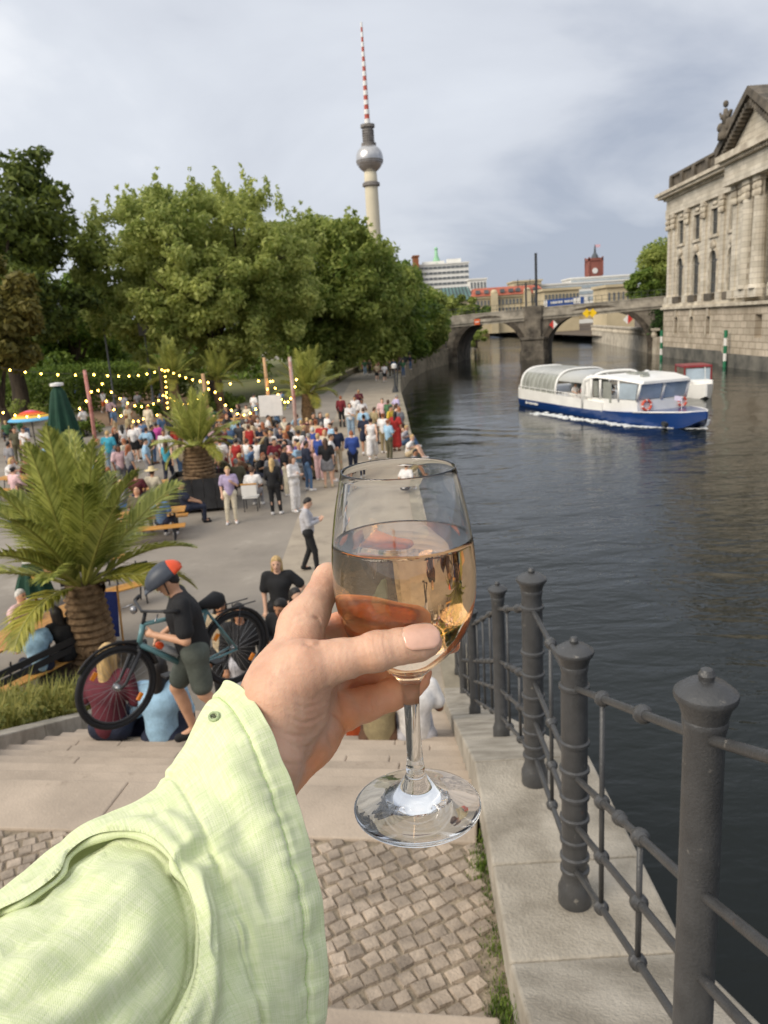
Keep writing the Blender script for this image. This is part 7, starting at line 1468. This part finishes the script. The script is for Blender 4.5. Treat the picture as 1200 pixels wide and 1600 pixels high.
# ---------------------------------------------------------------- sleeve: loose linen shirt sleeve with a turned-back cuff
K = [  # top silhouette, bottom silhouette, nearest point: (u, v, depth)
 ((362,1064,.402),(446,1640,.345),(496,1395,.335)),
 ((318,1112,.395),(425,1670,.338),(440,1415,.318)),
 ((240,1233,.380),(395,1710,.325),(352,1440,.300)),
 ((150,1283,.365),(330,1760,.31),(258,1490,.280)),
 ((60,1352,.350),(240,1840,.29),(160,1550,.260)),
 ((-60,1460,.325),(120,1960,.27),(30,1640,.235)),
 ((-220,1610,.295),(-60,2120,.24),(-140,1780,.205)),
 ((-480,1820,.27),(-330,2380,.215),(-420,2010,.165))]
NS, NC = 460, 560
def k3(i): return np.array([list(atd(*k[i])) for k in K])
Ts, Bs, Ns = spl(k3(0), NS), spl(k3(1), NS), spl(k3(2), NS)
ph = np.linspace(0, 2*np.pi, NC, endpoint=False)
Cc = (Ts+Bs)/2; A = (Ts-Bs)/2; Bv = Ns-Cc
cph = np.cos(ph); sph = np.sin(ph)
sq = np.where(sph > 0, 1., .75)
SV = Cc[:, None]+A[:, None]*cph[None, :, None]+Bv[:, None]*(sph*sq)[None, :, None]
def gridnorm(S):
    du = np.gradient(S, axis=0); dv = (np.roll(S, -1, 1)-np.roll(S, 1, 1)); N = np.cross(dv, du); N /= np.maximum(np.linalg.norm(N, axis=2, keepdims=True), 1e-12)
    return N
N = gridnorm(SV)
if ((SV-Cc[:, None])*N).sum(2).mean() < 0: N = -N
uu, vv, ww = pixn(SV.reshape(-1,3)); uu = uu.reshape(NS,NC); vv = vv.reshape(NS,NC); near = np.clip(sph*3+.6, 0, 1)[None, :]*np.ones((NS,1))
D = np.zeros((NS,NC))
def ridge(poly, w, amp, side=None, ws=None):
    global D
    d, t, sd = pdist(uu, vv, poly); e = np.clip(np.minimum(t, 1-t)*6, 0, 1)**.7
    if ws is not None: ww_ = np.where(sd > 0, w, ws); k = np.exp(-(d/ww_)**2)
    else: k = np.exp(-(d/w)**2)
    D += k*amp*near*e
# the outer layer (turned-back cuff and its rolled fold) overlaps the inner sleeve: a crisp step along its edge
BE = [(-320,1600),(-120,1475),(0,1420),(45,1398),(92,1362),(108,1330),(148,1304),(200,1298),(240,1310),(272,1346),(298,1400),(311,1470),(300,1545),(262,1625),(180,1760)]
BE = spl(BE, 90)
dE, t_, sd = pdist(uu, vv, BE); _, _, s0 = pdist(np.array([150.]), np.array([1480.]), BE); dS = np.where(sd == s0[0], -dE, dE)
ridge([(40,1385),(100,1322),(170,1283),(236,1262)], 7, -.0026); ridge([(60,1398),(118,1340),(160,1316)], 5, .0016)
ridge([(250,1268),(285,1292),(306,1318)], 14, .0024)
# tuck: the roll's end lies on the cuff
d, t_, sd = pdist(uu, vv, [(268,1349),(322,1310)]); _, _, s1 = pdist(np.array([330.]), np.array([1360.]), [(268,1349),(322,1310)]); e_ = ((t_ > .0) & (t_ < 1.))
ST2 = np.where(sd == s1[0], -.0030*np.exp(-(d/18)**2), .0016*np.exp(-((d-7)/8)**2))*np.clip(np.minimum(t_, 1-t_)*8, 0, 1)
for _ in range(4): ST2[1:-1] = (ST2[:-2]+2*ST2[1:-1]+ST2[2:])/4; ST2 = (np.roll(ST2,1,1)+2*ST2+np.roll(ST2,-1,1))/4
D += near*ST2
ridge([(304,1345),(322,1400),(334,1480),(328,1570),(312,1650)], 13, .0034); ridge([(330,1352),(352,1420),(362,1500),(360,1600)], 13, -.0032); ridge([(318,1372),(330,1440),(332,1500)], 5, -.0022)
ridge([(322,1308),(352,1370),(388,1450),(404,1530),(415,1640)], 6, -.0016)
ridge([(-40,1640),(80,1600),(180,1520),(272,1420)], 34, .0046); ridge([(0,1540),(90,1490),(170,1430),(230,1370)], 20, .0012); ridge([(40,1470),(130,1420),(210,1360)], 10, -.0008); ridge([(-20,1580),(100,1540),(200,1460)], 12, -.0012); ridge([(60,1660),(160,1600),(250,1510)], 22, -.0036); ridge([(0,1480),(70,1450),(120,1400)], 16, -.002)
# cuff: soft diagonal drape, hem ridge and its stitch line, pucker
ridge([(330,1180),(390,1230),(440,1300),(452,1400),(440,1500)], 30, .0028); ridge([(360,1290),(410,1350),(425,1440)], 24, -.0026); ridge([(300,1210),(350,1250),(400,1320)], 16, -.0012)
ridge([(350,1330),(395,1380),(415,1450)], 10, .0014); ridge([(430,1240),(455,1300),(462,1370)], 12, -.001)
sarc = np.linspace(0, 1, NS)[:, None]
L_ = np.concatenate([[0], np.cumsum(np.linalg.norm(np.diff(SV, axis=0), axis=2).mean(1))])[:, None]    # metres from the hem along the sleeve
circ = np.concatenate([[0], np.cumsum(np.linalg.norm(np.diff(SV[20], axis=0), axis=1))])[None, :]
hem = .0095
D += np.where(L_ < hem, .0009, 0)-.0010*np.exp(-((L_-hem)/.0012)**2)
pk = np.sin(circ*2*np.pi/.0085+3*np.sin(circ*70))*np.sin(circ*190+1)*.00045+np.sin(circ*2*np.pi/.014+1.3)*.00025
D += pk*np.exp(-((L_-hem)/.006)**2); D += .6*pk*np.exp(-((L_-.043)/.007)**2)-.0014*np.exp(-((L_-.043)/.001)**2)
rx = np.random.default_rng(3)
for _ in range(26):
    kx = rx.normal(size=3)*rx.uniform(50,170); D += .00018*np.sin(SV@kx+rx.uniform(0,6.3)+1.5*np.sin(SV@(kx[::-1]*.6)))
SV2 = SV+N*D[..., None]
# inside: the cloth turned back into the opening
th = .0011; wl_ = np.clip((uu-20)/120, 0, 1); lip = near*.0024*np.exp(-((dS-12)/14)**2)*(.35+.65*wl_); SVO = SV+N*(D+lip)[..., None]; N2 = gridnorm(SVO); N2 = N2 if (N2*N).sum() > 0 else -N2
SVI = SV+N*(D-np.where(dS > 0, .0062, .0022+.0040*wl_*np.exp(-(dE/38)**2)+.0012*np.exp(-(dE/10)**2))+near*.0025*np.exp(-((dE-95)/60)**2)*(dS < 0))[..., None]; SV2 = SVO
inner = SVO[:90]-N2[:90]*th
nr = NS+90; ii, jj = np.meshgrid(np.arange(nr-1), np.arange(NC), indexing='ij'); j2 = (jj+1) % NC
Fs = np.stack([ii*NC+jj, ii*NC+j2, (ii+1)*NC+j2, (ii+1)*NC+jj], -1).reshape(-1,4)
# trim the outer layer along its free edge; the row of vertices at the edge is slid onto it
frontal = (sph > -.15)[None, :]*np.ones((NS,1), bool); so_ = SVO.copy(); snap = frontal & (dS < 0) & (dS > -3.5)
cu_, cv_ = pclose(uu[snap], vv[snap], BE); ws = ww.reshape(NS,NC)[snap]
so_[snap] = CO+(CF[None]+((cu_-600)/FPX)[:, None]*CR[None]+((800-cv_)/FPX)[:, None]*CU[None])*ws[:, None]
Vs = np.concatenate([inner[::-1].reshape(-1,3), so_.reshape(-1,3)])
kill = np.concatenate([np.zeros(90*NC, bool), (frontal & (dS <= -3.5)).ravel()]); keep = ~kill[Fs].any(1)
def linen():
    m = bpy.data.materials.new('lime linen'); m.use_nodes = True; n = m.node_tree.nodes; l = m.node_tree.links; p = n['Principled BSDF']
    uv = n.new('ShaderNodeUVMap'); sp = n.new('ShaderNodeSeparateXYZ'); l.new(uv.outputs[0], sp.inputs[0])
    def mth(op, a, b=None):
        k = n.new('ShaderNodeMath'); k.operation = op
        for i, x in enumerate((a, b)):
            if x is None: continue
            if hasattr(x, 'is_linked'): l.new(x, k.inputs[i])
            else: k.inputs[i].default_value = x
        return k.outputs[0]
    def thread(sx, sy):
        mp = n.new('ShaderNodeMapping'); mp.inputs['Scale'].default_value = (sx, sy, 1); l.new(uv.outputs[0], mp.inputs['Vector']); z = n.new('ShaderNodeTexNoise'); z.inputs['Scale'].default_value = 1; z.inputs['Detail'].default_value = 3; z.inputs['Roughness'].default_value = .65; l.new(mp.outputs[0], z.inputs['Vector']); return z.outputs['Fac']
    a, b = thread(60,1300), thread(1300,60); big = thread(35,35)
    wv = mth('MULTIPLY', mth('SINE', mth('MULTIPLY', sp.outputs['X'], 2*math.pi/.0011)), mth('SINE', mth('MULTIPLY', sp.outputs['Y'], 2*math.pi/.0011)))
    hgt = mth('ADD', mth('ADD', a, b), mth('MULTIPLY', wv, .22))
    r = n.new('ShaderNodeValToRGB'); r.color_ramp.elements[0].position = .40; r.color_ramp.elements[1].position = .60
    r.color_ramp.elements[0].color = (*s(212,224,168), 1); r.color_ramp.elements[1].color = (*s(237,241,203), 1)
    l.new(mth('ADD', mth('MULTIPLY', mth('ADD', a, b), .42), mth('MULTIPLY', big, .16)), r.inputs['Fac']); l.new(r.outputs['Color'], p.inputs['Base Color'])
    bp = n.new('ShaderNodeBump'); bp.inputs['Strength'].default_value = .55; bp.inputs['Distance'].default_value = .0006; l.new(hgt, bp.inputs['Height']); l.new(bp.outputs['Normal'], p.inputs['Normal'])
    p.inputs['Roughness'].default_value = .9; p.inputs['Specular IOR Level'].default_value = .15; p.inputs['Sheen Weight'].default_value = .15
    t = n.new('ShaderNodeBsdfTranslucent'); l.new(r.outputs['Color'], t.inputs['Color']); ms = n.new('ShaderNodeMixShader'); ms.inputs[0].default_value = .08; l.new(p.outputs[0], ms.inputs[1]); l.new(t.outputs[0], ms.inputs[2]); l.new(ms.outputs[0], n['Material Output'].inputs['Surface'])
    return m
m_linen = linen()
Lr = np.concatenate([-L_[:90][::-1], L_])[:, 0]; cq = np.append(circ[0], circ[0, -1]+(circ[0, -1]-circ[0, -2]))
U = np.stack([np.stack([cq[jj], Lr[ii]], -1), np.stack([cq[jj+1], Lr[ii]], -1), np.stack([cq[jj+1], Lr[ii+1]], -1), np.stack([cq[jj], Lr[ii+1]], -1)], 2).reshape(-1,4,2)
def withuv(o, UV): l_ = o.data.uv_layers.new(name='UVMap'); l_.data.foreach_set('uv', np.ascontiguousarray(UV, np.float32).ravel()); return o
n0 = 90                                           # rows of the turned-in part come first
Fi = Fs[(ii.ravel() >= n0+40)]-90*NC; Ui = U[(ii.ravel() >= n0+40)]
r30 = math.radians(24); Rm = np.array(((math.cos(r30),math.sin(r30)),(-math.sin(r30),math.cos(r30))))
sl = withuv(npmesh('sleeve', SVI.reshape(-1,3)-np.array(wrist0), Fi, m_linen, person), Ui@Rm)
cuff = withuv(npmesh('cuff', Vs-np.array(wrist0), Fs[keep], m_linen, sl), U[keep])
# the rolled lip of the fold follows the free edge
ep = []
for (u_, v_) in spl(BE, 240):
    if not (-160 < u_ < 330 and v_ < 1700): continue
    k = np.argmin((uu-u_)**2+(vv-v_)**2+np.where(frontal, 0, 1e9)); i_, j_ = divmod(int(k), NC); q_ = np.array(atd(u_, v_, float(ww.reshape(NS,NC)[i_, j_]))); ep.append(q_-N2[i_, j_]*.0021)
ep = np.array(ep)
for _ in range(6): ep[1:-1] = (ep[:-2]+2*ep[1:-1]+ep[2:])/4
mb = MB(); rl_ = [(.0016+.0005*math.sin(k*.061+1)+.0003*math.sin(k*.23))*min(1,.45+k/90) for k in range(len(ep))]; mb.tube([tuple(q) for q in ep], rl_, 12, cap=False)
ro = mb.build('fold_edge', m_linen, cuff, True, world=wrist0); ro.location = (0,0,0); ro.data.transform(Matrix.Translation((0,0,0)))
l_ = ro.data.uv_layers.new(name='UVMap'); arc = np.concatenate([[0], np.cumsum(np.linalg.norm(np.diff(ep, axis=0), axis=1))])
for pol in ro.data.polygons:
    i_, k_ = divmod(pol.index, 12)
    for c_, (di, dk) in zip(pol.loop_indices, ((0,0),(0,1),(1,1),(1,0))): l_.data[c_].uv = ((k_+dk)*.0012, arc[min(i_+di, len(arc)-1)])
# stitches along the hem, and the button hole with its worked edge
def surf(u, v):
    k = np.argmin((uu-u)**2+(vv-v)**2+np.where(near < .3, 1e9, 0)); i, j = divmod(int(k), NC); return Vector(SV2[i, j]), Vector(N2[i, j])
st = MB(); ih = int(np.argmin(np.abs(L_[:, 0]-hem)))
for j in range(0, NC):
    if sph[j] < -.25: continue
    if j % 3 == 2: continue
    p, q = Vector(SV2[ih, j]+N2[ih, j]*.0003), Vector(SV2[ih, (j+1) % NC]+N2[ih, (j+1) % NC]*.0003); st.tube([p, p.lerp(q,.5)+Vector(N2[ih,j])*.0002, q], .00022, 5)
st.build('stitching', mat('pale thread', s(206,226,160), .8, .05), sl, True, world=wrist0)
bh = MB(); pc, nc_ = surf(334,1119); t1 = (surf(345,1126)[0]-surf(322,1112)[0]).normalized(); t2 = nc_.cross(t1)
bh.tube([pc+nc_*.0006+t1*(math.cos(a)*.0056)+t2*(math.sin(a)*.0021) for a in np.linspace(0, 2*math.pi, 24, endpoint=False)], .0008, 6, closed=True)
bho = bh.build('button_hole', mat('thread edge', s(206,224,170), .85, .1, 800, .6, 3000), sl, True, world=wrist0)
sltm = MB(); sltm.tube([pc+nc_*.0006-t1*.0046, pc+nc_*.0008, pc+nc_*.0006+t1*.0046], [.0003,.0009,.0003], 6); sltm.build('slit', mat('slit shade', s(84,88,66), .95, .1), bho, True, world=wrist0)
